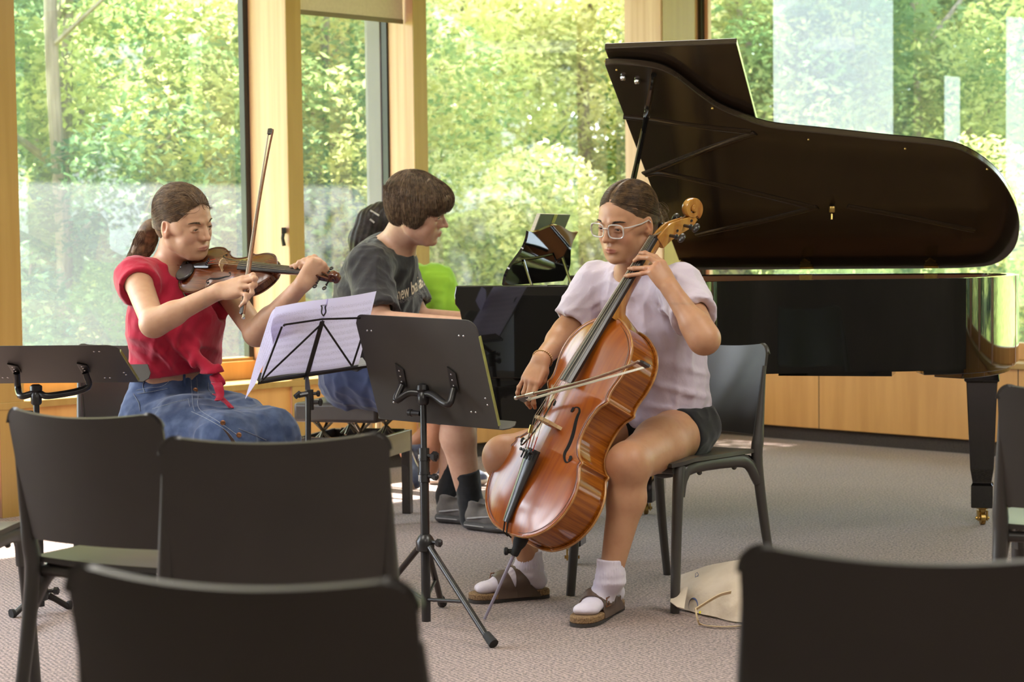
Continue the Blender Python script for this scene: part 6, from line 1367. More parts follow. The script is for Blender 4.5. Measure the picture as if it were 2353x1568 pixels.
hand(F, hL, 1, None, tips=[cstr(1.285, .3), cstr(1.245, .0), cstr(1.205, -.1), cstr(1.165, -.4)], bulge=hL.R[:, 2] * .6 + hL.R[:, 1], thumb=[(.024, .028, -.018), (.022, .044, -.042), (.012, .056, -.062), (.002, .066, -.076)], thumb_tip=CE.p(1.24, .034, -.045))
def colc(V):
    C_ = head_colours(V, hf, SK_C, (.46, .17, .13), (.56, .25, .17), (.62, .26, .14)); 
    for k_ in (knL, knR): w_ = np.exp(-(np.linalg.norm(V - (k_ + np.array([-.03, -.05, .01])), axis=1) / .05) ** 2)[:, None] * .35; C_ = C_ * (1 - w_) + np.array([.42, .17, .10]) * w_
    for fr in (hR, hL):
        L = fr.inv(V); w_ = np.exp(-((L[:, 1] - .09) / .012) ** 2)[:, None] * (np.abs(L[:, 0]) < .05)[:, None] * (np.abs(L[:, 2]) < .03)[:, None] * .22; C_ = C_ * (1 - w_) + np.array([.55, .22, .15]) * w_
    return C_
body = field_mesh('body', F, m_skin_c, cel, .0065, [(hf.o - .135, hf.o + .135, .0023), (hR.p(0, .07, 0) - .10, hR.p(0, .07, 0) + .10, .0022), (hL.p(0, .07, 0) - .10, hL.p(0, .07, 0) + .10, .0022)], col=colc)
eyes(hf, cel, iris=(.05, .028, .018), gaze=(-.05, 1, -.42), m_brow=m_brow1, seed=3)
# hair: centre parting, combed tightly back to a low bun
def cap(fr, grow=0.0, face_y=.110): 
    G_ = Field(); s = fr.s; G_.ell(fr.p(0, -.014, .040), np.array([.0755 + grow, .0970 + grow, .0825 + grow]) * s, fr.R, .01)
    G_.ell(fr.p(0, -.055, -.020), np.array([.058, .052, .058]) * s, fr.R, .03)
    G_.ell(fr.p(0, face_y, -.012), np.array([.105, .095, .101]) * s, fr.R, .004, 's')
    for x in (-1, 1): G_.ell(fr.p(x * .092, .040, -.038), np.array([.045, .034, .048]) * s, fr.R, .004, 's'); G_.ell(fr.p(x * .083, -.004, -.012), np.array([.014, .020, .030]) * s, fr.R, .004, 's')
    G_.ell(fr.p(0, -.02, -.115), np.array([.09, .09, .060]) * s, fr.R, .01, 's'); return G_
HC = cap(hf); hair_c = field_mesh('hair', HC, m_hair_c, cel, .003)
skull = Field(); skull.ell(hf.p(0, -.014, .040), np.array([.0765, .0980, .0835]) * hf.s, hf.R, .01); skull.ell(hf.p(0, -.055, -.020), np.array([.060, .054, .060]) * hf.s, hf.R, .03)
bun = hf.p(-.008, -.118, -.012)
r = rng(4); st = []
for i in range(3000):
    s_ = -1 if r.rand() < .5 else 1; q = r.rand()
    if r.rand() < .72: L = np.array([s_ * (.0004 + .004 * r.rand()), .074 - .115 * q, .077 + .045 * math.sin(q * 2.0)])
    else: L = np.array([s_ * (.012 + .058 * q), .078 - .05 * q ** 1.6, .074 - .060 * q ** 1.5])
    st.append(hf.P(L))
st = np.array(st)
def dir_c(P, i):
    L = hf.inv(P); t_ = np.array([-.008, -.118, -.012]) - L; n = np.linalg.norm(t_, axis=1)[:, None]; side = np.sign(L[:, 0:1]); d = t_ / n; w_ = np.clip(.75 - i / 10, 0, 1)
    d = d + w_ * np.concatenate([side * 1.0, np.zeros((len(P), 1)), -np.ones((len(P), 1)) * .25], 1); return d @ hf.R.T
strands('hair_strands', skull, st, dir_c, 26, .0088, .00055, m_hair_c, hair_c, off=.0016, seed=5, jitter=.12)
Bn = Field(); Bn.ell(bun, np.array([.030, .024, .032]), hf.R, .01); Bn.disp = lambda P: .003 * np.sin((P @ np.array([60, 90, 150.])) + 3 * vnoise(P * 50, 2))
field_mesh('hair_bun', Bn, m_hair_c, hair_c, .003)
q_ = []
for i in range(170):
    a = r.normal(size=3); a /= np.linalg.norm(a); b = np.cross(a, r.normal(size=3)); b /= np.linalg.norm(b); R0 = .020 + .022 * r.rand(); c_ = bun + r.normal(size=3) * .010; ph = r.rand() * 6; ext = .6 + r.rand() * 2.2
    q_.append([c_ + R0 * (math.cos(ph + ext * k / 11) * a + math.sin(ph + ext * k / 11) * b) for k in range(12)])
strand_mesh('loose_hair', np.array(q_), .0004, m_hair_c, hair_c, 8)
# glasses
m_acr = mat('clear_acrylic_frame', (.80, .74, .70), .12, col2=(.75, .70, .66), scale=(30, 30, 30), coat=.8, trans=.35); m_lens = bpy.data.materials.new('spectacle_lens'); m_lens.use_nodes = True; t = m_lens.node_tree; t.nodes.clear()
_o = t.nodes.new('ShaderNodeOutputMaterial'); _m1 = t.nodes.new('ShaderNodeMixShader'); _t = t.nodes.new('ShaderNodeBsdfTransparent'); _t.inputs[0].default_value = (.96, .94, .93, 1); _g = t.nodes.new('ShaderNodeBsdfGlossy'); _g.inputs['Roughness'].default_value = .02; _m1.inputs[0].default_value = .06
t.links.new(_t.outputs[0], _m1.inputs[1]); t.links.new(_g.outputs[0], _m1.inputs[2]); t.links.new(_m1.outputs[0], _o.inputs[0])
gl = None; mb = MB()
def rim(x):
    pts = []
    for k in range(28):
        a = 2 * math.pi * k / 28; ca, sa = math.cos(a), math.sin(a); e_ = 3.4; rr = (abs(ca) ** e_ + abs(sa) ** e_) ** (-1 / e_); X_ = x * .0350 + .0258 * rr * ca; Z_ = -.0045 + .0200 * rr * sa * (1.0 if sa > 0 else 1.02); pts.append(hf.p(X_, .1015 - .30 * max(0, abs(X_) - .018) ** 1.25, Z_))
    return pts
for x in (-1, 1): mb.tube(rim(x), .0022, 7, closed=True)
mb.tube([hf.p(-.0085, .1035, .002), hf.p(-.003, .1065, .0045), hf.p(.003, .1065, .0045), hf.p(.0085, .1035, .002)], .0018, 7)
gl = obj('glasses', mb, m_acr, cel)
for x in (-1, 1):
    c_ = hf.p(x * .0345, .0985, -.0045); R_pts = rim(x); obj('lens', MB().add([c_] + R_pts, [(0, i + 1, (i + 1) % 28 + 1) for i in range(28)]), m_lens, gl)
    obj('temple_arm', MB().tube([hf.p(x * .060, .090, .006), hf.p(x * .0705, .080, .006), hf.p(x * .0770, .030, .006), hf.p(x * .0790, -.004, .010), hf.p(x * .0775, -.020, -.006)], [.0022, .002, .0018, .0018, .0016], 7, flat=1.2), m_acr, gl)
# T-shirt
m_tee = cloth_mat('lilac_white_cotton', (.66, .575, .68), (.60, .52, .62), 8, fold_=True)
S = Field(); torso(S, pel - Z * .01, chest, neckb, br_, bf, .160, .150, .70, grow=.014); S.cone(neckb - Z * .045, chest, .06, .12, .06)
S.cone(neckb - Z * .045, shR, .058, .062, .04); S.cone(neckb - Z * .045, shL, .058, .062, .04)
slR, slL = shR * .22 + elR * .78, shL * .46 + elL * .54
S.cone(shR, slR, .062, .066, .03); S.cone(shL, slL, .064, .068, .03)
for a, b in ((shR, slR), (shL, slL)): d = nrm(b - a); S.cone(b - d * .02, b + d * .06, .050, .058, .006, 's')
S.cone(neckb + Z * .005, neckb + Z * .10 + bf * .02, .060, .085, .012, 's'); S.ell(neckb + bf * .055 + Z * .0, (.055, .055, .030), None, .012, 's')
for e, sl in ((elR, slR), (elL, slL)): d = nrm(e - sl); 
S.disp = folds([((.3, .2, 1), 95, .012, pel + Z * .09 + bf * .09, (.20, .20, .10)), ((1, -.2, .35), 80, .010, chest - br_ * .05 - Z * .06 + bf * .08, (.13, .13, .16)), ((.6, .1, 1), 110, .008, shL * .5 + slL * .5, (.09, .09, .09)), ((.7, 0, -.8), 100, .008, shR * .5 + slR * .5, (.09, .09, .09)), ((1, .5, .1), 70, .008, pel + Z * .2 - br_ * .1, (.12, .12, .16))], 7)
def clip_end(fld, prim_from, p, n, rad):       # cut a sleeve square without touching the rest
    fld.p.append((lambda X, Y, Z_, p=np.array(p), n=nrm(n), rad=rad: np.maximum(-((X - p[0]) * n[0] + (Y - p[1]) * n[1] + (Z_ - p[2]) * n[2]), np.sqrt((X - p[0]) ** 2 + (Y - p[1]) ** 2 + (Z_ - p[2]) ** 2) - rad), np.array(p) - rad - .02, np.array(p) + rad + .02, .004, 's'))
clip_end(S, None, slR, slR - shR, .11); clip_end(S, None, slL, slL - shL, .11)
S.clip(pel - Z * .045 + bf * .06, (-.22, -.12, -1))
tee = field_mesh('t_shirt', S, m_tee, cel, .0052)
obj('collar', MB().tube([neckb + Z * (.012 - .030 * (1 + math.cos(a)) * .5) + bf * (.010 + .058 * math.cos(a)) + br_ * .060 * math.sin(a) for a in np.linspace(0, 2 * math.pi, 29)[:-1]], .0085, 8, closed=True, flat=.9), m_tee, cel)
m_chain = mat('fine_gold_chain', (.7, .45, .2), .3, metal=1, col2=(.6, .35, .15), scale=(90, 90, 90))
# shorts
m_blkc = cloth_mat('black_shorts_cloth', (.010, .010, .012), (.016, .016, .018), 40, 700)
S = Field(); S.cone(pel, pel - Z * .03, .165, .16, .04, sq=bf, q=.72)
for h_, k_ in ((hipL, knL), (hipR, knR)): S.cone(h_ + Z * .002, h_ * .84 + k_ * .16, .094, .094, .03); clip_end(S, None, h_ * .76 + k_ * .24 + nrm(k_ - h_) * .0, k_ - h_, .13)
S.clip(pel + Z * .04, (0, 0, 1)); S.disp = folds([((1, 0, .4), 120, .005, hipL, (.1, .1, .1))], 3); field_mesh('shorts', S, m_blkc, cel, .006)
# socks
m_sock = cloth_mat('white_ribbed_sock', (.72, .66, .76), (.62, .56, .66), 20, 800); m_cork = mat('cork_footbed', (.34, .21, .10), .9, col2=(.14, .08, .04), scale=(260, 260, 260), bump=.3); m_sandal = mat('brown_sandal_strap', (.085, .052, .038), .42, col2=(.11, .07, .05), scale=(20, 20, 20), bump=.1, bscale=(300, 300, 300), bdist=.0006); m_outs = mat('dark_outsole', (.035, .030, .026), .8, col2=(.05, .04, .035), scale=(60, 60, 60)); m_bronze = mat('bronze_buckle', (.42, .20, .10), .3, metal=.9, col2=(.3, .14, .08), scale=(60, 60, 60))
def foot(an, heel, toe, buckle_side, roll_=0.0):
    heel, toe = np.array(heel, float), np.array(toe, float); f = Frame(heel + Z * .026, toe - heel, Z, 1.0); S = Field(); ln = np.linalg.norm(toe - heel)
    S.cone(an + Z * .045, an, .041, .039, .01); S.cone(an, f.p(0, .035, .030), .038, .034, .02); S.cone(f.p(0, .030, .030), f.p(0, ln * .55, .030), .033, .036, .02, sq=f.R[:, 2], q=.85); S.cone(f.p(0, ln * .5, .030), f.p(0, ln * .84, .018), .037, .036, .02, sq=f.R[:, 2], q=.55); S.cone(an - Z * .02, f.p(0, ln * .6, .026), .034, .030, .03)
    S.ell(f.p(0, ln * .90, .016), (.032, .028, .014), f.R, .012); S.ell(f.p(.022 * buckle_side, ln * .93, .016), (.014, .022, .012), f.R, .01)
    S.clip(an + Z * .048, (0, 0, 1)); S.clip(f.p(0, 0, .001), -f.R[:, 2])
    def dsp(P): L = P - an; th = np.arctan2(L[:, 1], L[:, 0]); hgt = np.clip((P[:, 2] - an[2] + .05) / .03, 0, 1); return .0013 * np.sin(th * 34) * hgt + .0025 * hgt * np.sin(P[:, 2] * 160) * np.exp(-((P[:, 2] - an[2] + .02) / .018) ** 2) + vnoise(P * 40, 2) * .001
    S.disp = dsp; sk = field_mesh('sock', S, m_sock, cel, .0035)
    out = [(.0, -.012), (.022, -.008), (.034, .01), (.036, .04), (.033, .09), (.037, .13), (.045, .17), (.046, .205), (.036, .235), (.012, .250), (-.014, .248), (-.036, .228), (-.043, .19), (-.040, .14), (-.033, .09), (-.035, .04), (-.032, .01), (-.020, -.008)]
    k = ln / .225; out = [(x * buckle_side * 1.0, y * k) for x, y in out]; out = [tuple(p) for p in spline([(x, y, 0) for x, y in out + out[:1]], 60)[:-1, :2]]
    sd = obj('sandal', MB().prism(out, heel, f.R[:, 0], f.R[:, 1], Z, .010, .030), m_cork, cel, smooth=30, bevel=.004); obj('outsole', MB().prism([(x * 1.01, y * 1.005) for x, y in out], heel, f.R[:, 0], f.R[:, 1], Z, .001, .011), m_outs, sd, smooth=30)
    skin_f = S
    for y0, y1, rise in ((.56, .72, .066), (.34, .47, .090)):
        P = np.zeros((17, 5, 3))
        for i in range(17):
            a = math.pi * i / 16; x = math.cos(a) * (.0435 if y0 > .5 else .041); z = .012 + math.sin(a) ** .75 * (rise - .012)
            wdn = 1 + .9 * (abs(math.cos(a)) ** 3)
            for j in range(5): v = (j / 4 - .5); P[i, j] = heel + f.R[:, 0] * x + f.R[:, 1] * ln * ((y0 + y1) / 2 + v * (y1 - y0) * wdn - .02 * abs(math.cos(a))) + Z * z
        g = P.reshape(-1, 3); d = S.ev(g); gr = S.grad(g); g = g + gr * np.clip(.0035 - d, -.012, .03)[:, None] * (g[:, 2] > .035)[:, None]
        o = obj('strap', MB().grid(g.reshape(17, 5, 3), .0035), m_sandal, sd, smooth=60)
        bc = g.reshape(17, 5, 3)[11 if buckle_side > 0 else 5, 2]; n_ = S.grad(bc[None])[0]; ux = np.cross(f.R[:, 1], n_); ux = nrm(ux); mb = MB(); hw_, hh_ = .013, .017; C4 = [bc + n_ * .004 + ux * a * hw_ + f.R[:, 1] * b * hh_ for a, b in ((-1, -1), (1, -1), (1, 1), (-1, 1))]
        obj('buckle', mb.tube(C4, .0022, 6, closed=True).tube([bc + n_ * .005 - f.R[:, 1] * hh_ * 0 - ux * hw_, bc + n_ * .006 + ux * hw_ * .2], .0014, 5), m_bronze, o)
    # side wall of the upper
    for s_ in (-1, 1):
        P = [[heel + f.R[:, 0] * s_ * .0395 * (1.02 if y > .5 else .95) + f.R[:, 1] * ln * y + Z * z for z in (.010, zz)] for y, zz in ((.12, .016), (.22, .040), (.34, .060), (.5, .046), (.64, .040), (.72, .020))]
        obj('side_leather', MB().grid(np.stack([spline([p[j] for p in P], 20) for j in (0, 1)], 1), .003), m_sandal, sd, smooth=60)
    return sk
foot(anL, fl(1416, 1399), fl(1340, 1439), 1); foot(anR, fl(1252, 1372), fl(1096, 1384), -1)
# beaded bracelet
bd = hR.R[:, 1]; bu_ = hR.R[:, 0]; bv_ = hR.R[:, 2]; m_bead = mat('gold_beads', (.55, .33, .13), .3, metal=.8, col2=(.25, .13, .06), scale=(300, 300, 300)); mb = MB(); bcn = wrR + (elR - wrR) * .06
ww = nrm(elR - wrR); a1 = nrm(np.cross(ww, bv_)); a2 = np.cross(ww, a1)
for k in range(30): a = 2 * math.pi * k / 30; mb.lathe(bcn + a1 * .0315 * math.cos(a) + a2 * .0285 * math.sin(a) - ww * .003, ww, [(.0012, 0), (.0030, .0012), (.0034, .003), (.0030, .0048), (.0012, .006)], 8)
obj('bead_bracelet', mb, m_bead, cel)
obj('necklace', MB().tube([neckb + Z * (.045 - .028 * (1 + math.cos(a)) * .5) + bf * (-.006 + .056 * math.cos(a)) + br_ * .055 * math.sin(a) for a in np.linspace(0, 2 * math.pi, 33)[:-1]], .0009, 5, closed=True), m_chain, cel)
# ------------------------------------------------------------------ violinist
vio = thing('person', 'person in a red cap-sleeve top and denim skirt playing the violin', 'person', (-1.06, 6.15, 0))
vf_ = Frame(at(422.3, 510.6, 6.0), (.804, -.553, -.218), (.0763, -.2681, .9604), .97)
neckb = at(392, 612, 6.10); bf = nrm([.66, -.75, 0]); br_ = np.cross(bf, Z); pel = np.array([-1.095, 6.20, .56]); chest = at(405, 720, 6.12)
shR = at(312, 634, 5.99); shL = at(508, 648, 6.20); elR, wrR = at(353, 744, 5.76), at(502, 670, 5.71); elL, wrL = at(590, 766, 5.98), at(696, 652, 5.76)
hipL, hipR = pel - br_ * .085 - Z * .02, pel + br_ * .085 - Z * .02; kd = nrm([.66, -.76, -.02]); knL, knR = hipL + kd * .41 - Z * .01, hipR + kd * .41 - Z * .01
anL, anR = np.array([knL[0] - .02, knL[1] + .02, .10]), np.array([knR[0] - .02, knR[1] + .02, .10])
F = Field(); head(F, vf_, neckb + Z * -.005, jaw=.98, neck_r=.052)
torso(F, pel, chest, neckb, br_, bf, .122, .125, .66, k=.03); F.cone(neckb - Z * .02, chest, .055, .10, .05)
for a, b, r0, r1 in ((shR, elR, .045, .037), (elR, wrR, .038, .0245), (shL, elL, .043, .037), (elL, wrL, .038, .0245)): F.cone(a, b, r0, r1, .02)
F.cone(elL, elL * .7 + wrL * .3, .037, .037, .02); F.cone(elR, elR * .7 + wrR * .3, .037, .037, .02)
F.cone(neckb - Z * .035, shR, .045, .046, .04); F.cone(neckb - Z * .035, shL, .045, .046, .04)
for h_, k_, a_ in ((hipL, knL, anL), (hipR, knR, anR)): F.cone(h_, k_, .082, .055, .03); F.cone(k_, k_ * .65 + a_ * .35, .052, .050, .02); F.cone(k_ * .65 + a_ * .35, a_, .050, .032, .02)
bowp = lambda y: at(556 + (617 - 556) * (700 - y) / (700 - 304) + 7, y, 5.66 + (6.14 - 5.66) * (700 - y) / (700 - 304))
hR = Frame(wrR, nrm(at(556, 655, 5.68) - wrR), (.02, -.78, .60), .93)
F.cone(wrR, hR.p(0, .01, 0), .0245, .025, .012, sq=hR.R[:, 2], q=.8)
hand(F, hR, -1, None, tips=[bowp(652) + np.array([.012, -.002, 0]), bowp(672) + np.array([.008, -.010, 0]), bowp(690) + np.array([.004, -.008, 0]), bowp(704) + np.array([-.012, -.006, 0])], bulge=np.array([1, -.35, .25]), thumb=[(.020, .030, -.018), (.018, .050, -.034), (.012, .062, -.046), (.004, .070, -.050)], thumb_tip=bowp(668) + np.array([-.004, .014, 0]))
hL = Frame(wrL, nrm(at(733, 612, 5.77) - wrL), (.55, -.80, -.10), .93)
F.cone(wrL, hL.p(0, .01, 0), .0245, .025, .012, sq=hL.R[:, 2], q=.8)
def vstr(a, u): return string_pt(VI, a, v_line, u, .125, .060 * .78, .034, 1.378) + VI.N * .006
hand(F, hL, 1, None, tips=[vstr(1.335, .2), vstr(1.295, .3), vstr(1.25, .0), vstr(1.20, .3)], bulge=np.array([.35, -.1, 1.0]), thumb=[(.024, .028, -.012), (.026, .044, -.030), (.018, .056, -.042), (.010, .066, -.050)], thumb_tip=VI.p(1.25, .03, -.03) + np.array([0, .01, .004]))
def colv(V):
    C_ = head_colours(V, vf_, SK_V, (.52, .24, .19), (.60, .32, .24), (.66, .26, .16))
    return C_
field_mesh('body', F, m_skin_v, vio, .0065, [(vf_.o - .135, vf_.o + .135, .0023), (hR.p(0, .07, 0) - .10, hR.p(0, .07, 0) + .10, .0022), (hL.p(0, .07, 0) - .10, hL.p(0, .07, 0) + .10, .0022)], col=colv)
eyes(vf_, vio, iris=(.10, .075, .045), gaze=(-.12, 1, -.28), m_brow=hair_mat('light_brown_brow', (.09, .055, .032), (.13, .085, .05)), seed=8)
HV = cap(vf_, .0015); hair_v = field_mesh('hair', HV, m_hair_v, vio, .003)
skv = Field(); skv.ell(vf_.p(0, -.014, .040), np.array([.078, .0995, .085]) * vf_.s, vf_.R, .01); skv.ell(vf_.p(0, -.055, -.020), np.array([.060, .054, .060]) * vf_.s, vf_.R, .03)
tie = vf_.inv(at(350, 507, 6.06)); tie = np.array([.0, -.112, tie[2]]); tieW = vf_.P(tie)
r = rng(14); st = []
for i in range(2000):
    q, s_ = r.rand(), (-1 if r.rand() < .5 else 1)
    if r.rand() < .45: a = q * 1.25; L = np.array([s_ * .070 * math.sin(a) * 1.0, .078 - .045 * math.sin(a) ** 2, .080 - .065 * q ** 1.6])
    else: L = np.array([s_ * .068 * math.sqrt(r.rand()), .07 - .12 * q, 0]); L[2] = .04 + .084 * math.sqrt(max(0.02, 1 - (L[0] / .078) ** 2 - ((L[1] + .014) / .10) ** 2))
    st.append(vf_.P(L + r.normal(size=3) * .002))
def dir_v(P, i):
    L = vf_.inv(P); t_ = tie - L; t_ /= np.linalg.norm(t_, axis=1)[:, None] + 1e-9; wv_ = .25 * np.sin(L[:, 1:2] * 70 + L[:, 2:3] * 40); t_ = t_ + np.concatenate([np.zeros((len(P), 2)), wv_], 1) * .5; return t_ @ vf_.R.T
strands('hair_strands', skv, np.array(st), dir_v, 24, .0088, .00055, m_hair_v, hair_v, off=.002, seed=6, jitter=.3)
# pony tail
pc = spline([tieW - Z * .008, at(343, 526, 6.08), at(335, 552, 6.10), at(325, 578, 6.10), at(308, 600, 6.08)], 16); prad = np.interp(np.linspace(0, 1, 16), [0, .15, .5, .8, 1], [.010, .020, .030, .026, .010])
PT = Field(); PT.chain(list(pc), list(prad * .85), .02); PT.disp = lambda P: .002 * vnoise(P * 60, 1); field_mesh('pony_tail', PT, m_hair_v, hair_v, .004)
Q = []
for i in range(1300):
    a, rr_, ex = r.rand() * 6.283, math.sqrt(r.rand()), .8 + .25 * r.rand(); ph = r.rand() * 6; P_ = []
    for k in range(14):
        q = k / 13 * min(1.0, ex); c_ = pc[min(15, int(q * 15))] * (1 - (q * 15) % 1) + pc[min(15, int(q * 15) + 1)] * ((q * 15) % 1); ra = np.interp(q, [0, .15, .5, .8, 1], [.010, .024, .037, .036, .028]) * (.90 + .28 * rr_); aa = a + .5 * math.sin(q * 5 + ph)
        P_.append(c_ + ra * (math.cos(aa) * _r * .9 + math.sin(aa) * np.array([.1, 1, .2]) * .8) + _u * .003 * math.sin(q * 18 + ph))
    Q.append(P_)
strand_mesh('pony_strands', np.array(Q), .0006, m_hair_v, hair_v, 4)
obj('hair_tie', MB().tube([tieW + (pc[1] - tieW) * .3 + .0145 * (math.cos(a) * nrm(np.cross(pc[1] - tieW, Z)) + math.sin(a) * nrm(np.cross(pc[1] - tieW, np.cross(pc[1] - tieW, Z)))) for a in np.linspace(0, 6.283, 17)[:-1]], .0045, 8, closed=True), mat('white_hair_band', (.72, .68, .75), .7, col2=(.6, .55, .65), scale=(60, 60, 60)), hair_v)
# flyaway hairs
Q = []
for i in range(90):
    L = np.array([(r.rand() - .5) * .13, -.08 + .15 * r.rand(), 0]); L[2] = .04 + .086 * math.sqrt(max(0.05, 1 - (L[0] / .08) ** 2 - ((L[1] + .014) / .10) ** 2)); d = r.normal(size=3) * np.array([.5, .5, .3]) + np.array([0, -.6, .5]); P_ = [vf_.P(L + d * .024 * (k / 9) + np.array([0, 0, -.02 * (k / 9) ** 2])) for k in range(10)]; Q.append(P_)
strand_mesh('loose_hair', np.array(Q), .00035, m_hair_v, hair_v, 3)
# red top
m_red_c = cloth_mat('red_jersey', (.50, .018, .050), (.42, .012, .040), 8, fold_=True)
S = Field(); wst = pel * .40 + chest * .60 - Z * .05
S.cone(pel + Z * .125, chest, .160, .155, .05, sq=bf, q=.72); S.cone(chest, chest * .42 + neckb * .58, .152, .100, .05, sq=bf, q=.70); S.cone(neckb - Z * .045, chest, .058, .12, .06)
S.cone(neckb - Z * .045, shR, .052, .052, .04); S.cone(neckb - Z * .045, shL, .052, .052, .04)
slR, slL = shR * .80 + elR * .20, shL * .72 + elL * .28
S.cone(shR, slR, .056, .062, .03); S.cone(shL, slL, .054, .058, .03); S.ell(shR + np.array([-.014, 0, -.035]), (.042, .05, .05), None, .03)
for a, b, fr_ in ((shR, slR, .045), (shL, slL, .045)): d = nrm(b - a); S.cone(b - d * .01, b + d * .06, fr_, .055, .006, 's')
clip_end(S, None, slR, slR - shR, .09); clip_end(S, None, slL, slL - shL, .09)
S.cone(neckb + Z * .005, neckb + Z * .10, .060, .085, .012, 's'); S.ell(neckb + bf * .055 - Z * .012, (.052, .052, .036), None, .012, 's')
kn = at(497, 872, 6.02); S.ell(kn, (.030, .025, .030), None, .012); S.cone(kn + np.array([-.02, 0, .03]), at(430, 800, 6.02), .018, .012, .03)
S.clip(pel + Z * .148, (.10, .06, -1))
S.disp = folds([((.75, .1, .66), 95, .013, at(440, 830, 6.02), (.16, .16, .09)), ((.9, .2, -.3), 80, .010, at(400, 760, 6.0), (.10, .14, .16)), ((.2, 1, .3), 90, .008, shR, (.07, .07, .07)), ((.5, .2, .9), 70, .008, at(340, 800, 6.05), (.08, .12, .12))], 17, wamp=.0035)
top = field_mesh('red_top', S, m_red_c, vio, .0052)
K = Field(); K.ell(kn, (.020, .018, .024), None, .01); K.ell(kn + np.array([.012, -.008, -.012]), (.016, .014, .020), None, .008); K.disp = lambda P: .003 * np.sin((P @ np.array([200, 90, 160.])))
o = field_mesh('knot', K, m_red_c, top, .003)
for pts, w_ in (([(497, 880), (503, 893), (506, 910), (500, 921)], .017), ([(496, 905), (508, 915), (520, 926), (533, 938)], .012)):
    P = spline([at(a, b, 5.97 - .02 * i) for i, (a, b) in enumerate(pts)], 14); G_ = [[p - RT * w_ * (1 - .5 * i / 13) + np.array([0, .006 * math.sin(i), 0]), p + np.array([0, -.008, 0]), p + RT * w_ * (1 - .5 * i / 13)] for i, p in enumerate(P)]; obj('tie_end', MB().grid(G_, .004), m_red_c, o, smooth=70)
# denim skirt
m_denim = cloth_mat('blue_denim', (.034, .058, .140), (.075, .110, .22), 26, 900, bump=.3); m_thr = mat('denim_stitching', (.30, .34, .42), .8, col2=(.2, .24, .33), scale=(200, 200, 200)); m_dk = mat('denim_seam_shadow', (.025, .045, .11), .9, col2=(.03, .05, .13), scale=(90, 90, 90))
S = Field(); S.cone(pel + Z * .165, pel, .134, .158, .04, sq=bf, q=.76)
for h_, k_ in ((hipL, knL), (hipR, knR)): S.cone(h_, h_ * .5 + k_ * .5, .105, .094, .07); S.cone(h_ * .5 + k_ * .5, k_ + kd * .02, .094, .074, .06); S.cone(k_ + kd * .02, k_ * .7 + anL * 0 + np.array([k_[0], k_[1], .30]) * .3 + kd * .03, .074, .078, .05)
S.cone((hipL + hipR) / 2 + kd * .1, (knL + knR) / 2 + kd * .02, .08, .07, .05); S.clip(pel + Z * .158, (-.12, -.05, 1)); S.clip((0, 0, .33), (0, 0, -1))
S.disp = folds([((-.3, .3, 1), 90, .010, pel + kd * .13 + Z * .08, (.16, .16, .07)), ((.66, -.76, .3), 70, .010, pel + kd * .22, (.16, .16, .1)), ((.9, .5, 0), 60, .006, (knL + knR) / 2, (.16, .16, .1))], 23, wamp=.005)
skirt = field_mesh('denim_skirt', S, m_denim, vio, .0055); sb = bvh_of(skirt)
for pts in ([(314, 897), (340, 892), (372, 888), (392, 872), (396, 855)], [(316, 905), (350, 900), (385, 893)], [(332, 902), (328, 885), (335, 872)], [(438, 866), (441, 900), (443, 930), (447, 945)], [(452, 868), (455, 905), (458, 940), (500, 968), (545, 1000)], [(350, 940), (400, 925), (432, 918)], [(432, 916), (436, 935)], [(322, 945), (318, 925), (306, 905)], [(478, 880), (482, 900), (505, 912)], [(548, 985), (585, 1000), (612, 1012)], [(440, 946), (480, 965), (520, 990), (540, 1015)]):
    p_ = path_on(sb, pts, .0015, 26)
    if len(p_) > 3: obj('stitching', MB().tube(p_, .0011, 4), m_thr, skirt)
for a, b in ((449, 897), (512, 972), (549, 1000)):
    p_ = hit(sb, a, b, .002)
    if p_ is not None: obj('button', MB().lathe(p_, nrm(-ray(a, b)), [(.008, -.001), (.008, .002), (.005, .003), (.003, .0026)], 14), m_bronze, skirt)
m_slit = mat('skirt_slit_lining', (.05, .028, .02), .9, col2=(.06, .035, .025), scale=(50, 50, 50)); p_ = path_on(sb, [(512, 985), (524, 998), (534, 1012), (540, 1026)], .001, 14)
if len(p_) > 3: obj('slit', MB().tube(p_, list(np.linspace(.001, .008, len(p_))), 6, flat=.3, up=(0, -1, 0)), m_slit, skirt)
# belt
m_belt = mat('tan_woven_belt', (.42, .22, .15), .6, col2=(.22, .10, .07), scale=(330, 330, 330), bump=.6, bdist=.001, lo=.45, hi=.55)
bp_ = [hit(sb, x, y, .0) for x, y in ((306, 886), (315, 880), (330, 875), (350, 871), (372, 868), (395, 865), (418, 862), (440, 860))]; bp_ = [p for p in bp_ if p is not None]
G_ = []
for k in range(41):
    a = 2 * math.pi * k / 40; c_ = pel + Z * .150 + np.array([.0, 0, .0]); rx, ry = .143, .143 * .77 + .003; p = c_ + br_ * rx * math.cos(a) + bf * ry * math.sin(a); p = p + Z * (-.12 * (p - c_)[0] * -1.0 * .9 + .0); G_.append([p - Z * .011 + (p - c_) * .02, p + Z * .014])
obj('belt', MB().grid(G_, .003), m_belt, vio, smooth=70)
for px_ in (474,): pass
lp = hit(sb, 424, 872, .004)
if lp is not None: obj('belt_loop', MB().tube([lp + Z * .022, lp + np.array([0, -.004, 0]), lp - Z * .022], .0045, 6, flat=.4, up=(0, -1, 0)), m_denim, skirt)
for k, (kn_, an_) in enumerate(((knL, anL), (knR, anR))): sneaker('shoe', (an_[0] - .03, an_[1] + .05, 0), (an_[0] + .12, an_[1] - .17, 0), vio, .95, mat('white_canvas_shoe_%s' % ('left', 'right')[k], (.6, .58, .55), .8, col2=(.5, .48, .45), scale=(50, 50, 50)), m_outs, m_blk)
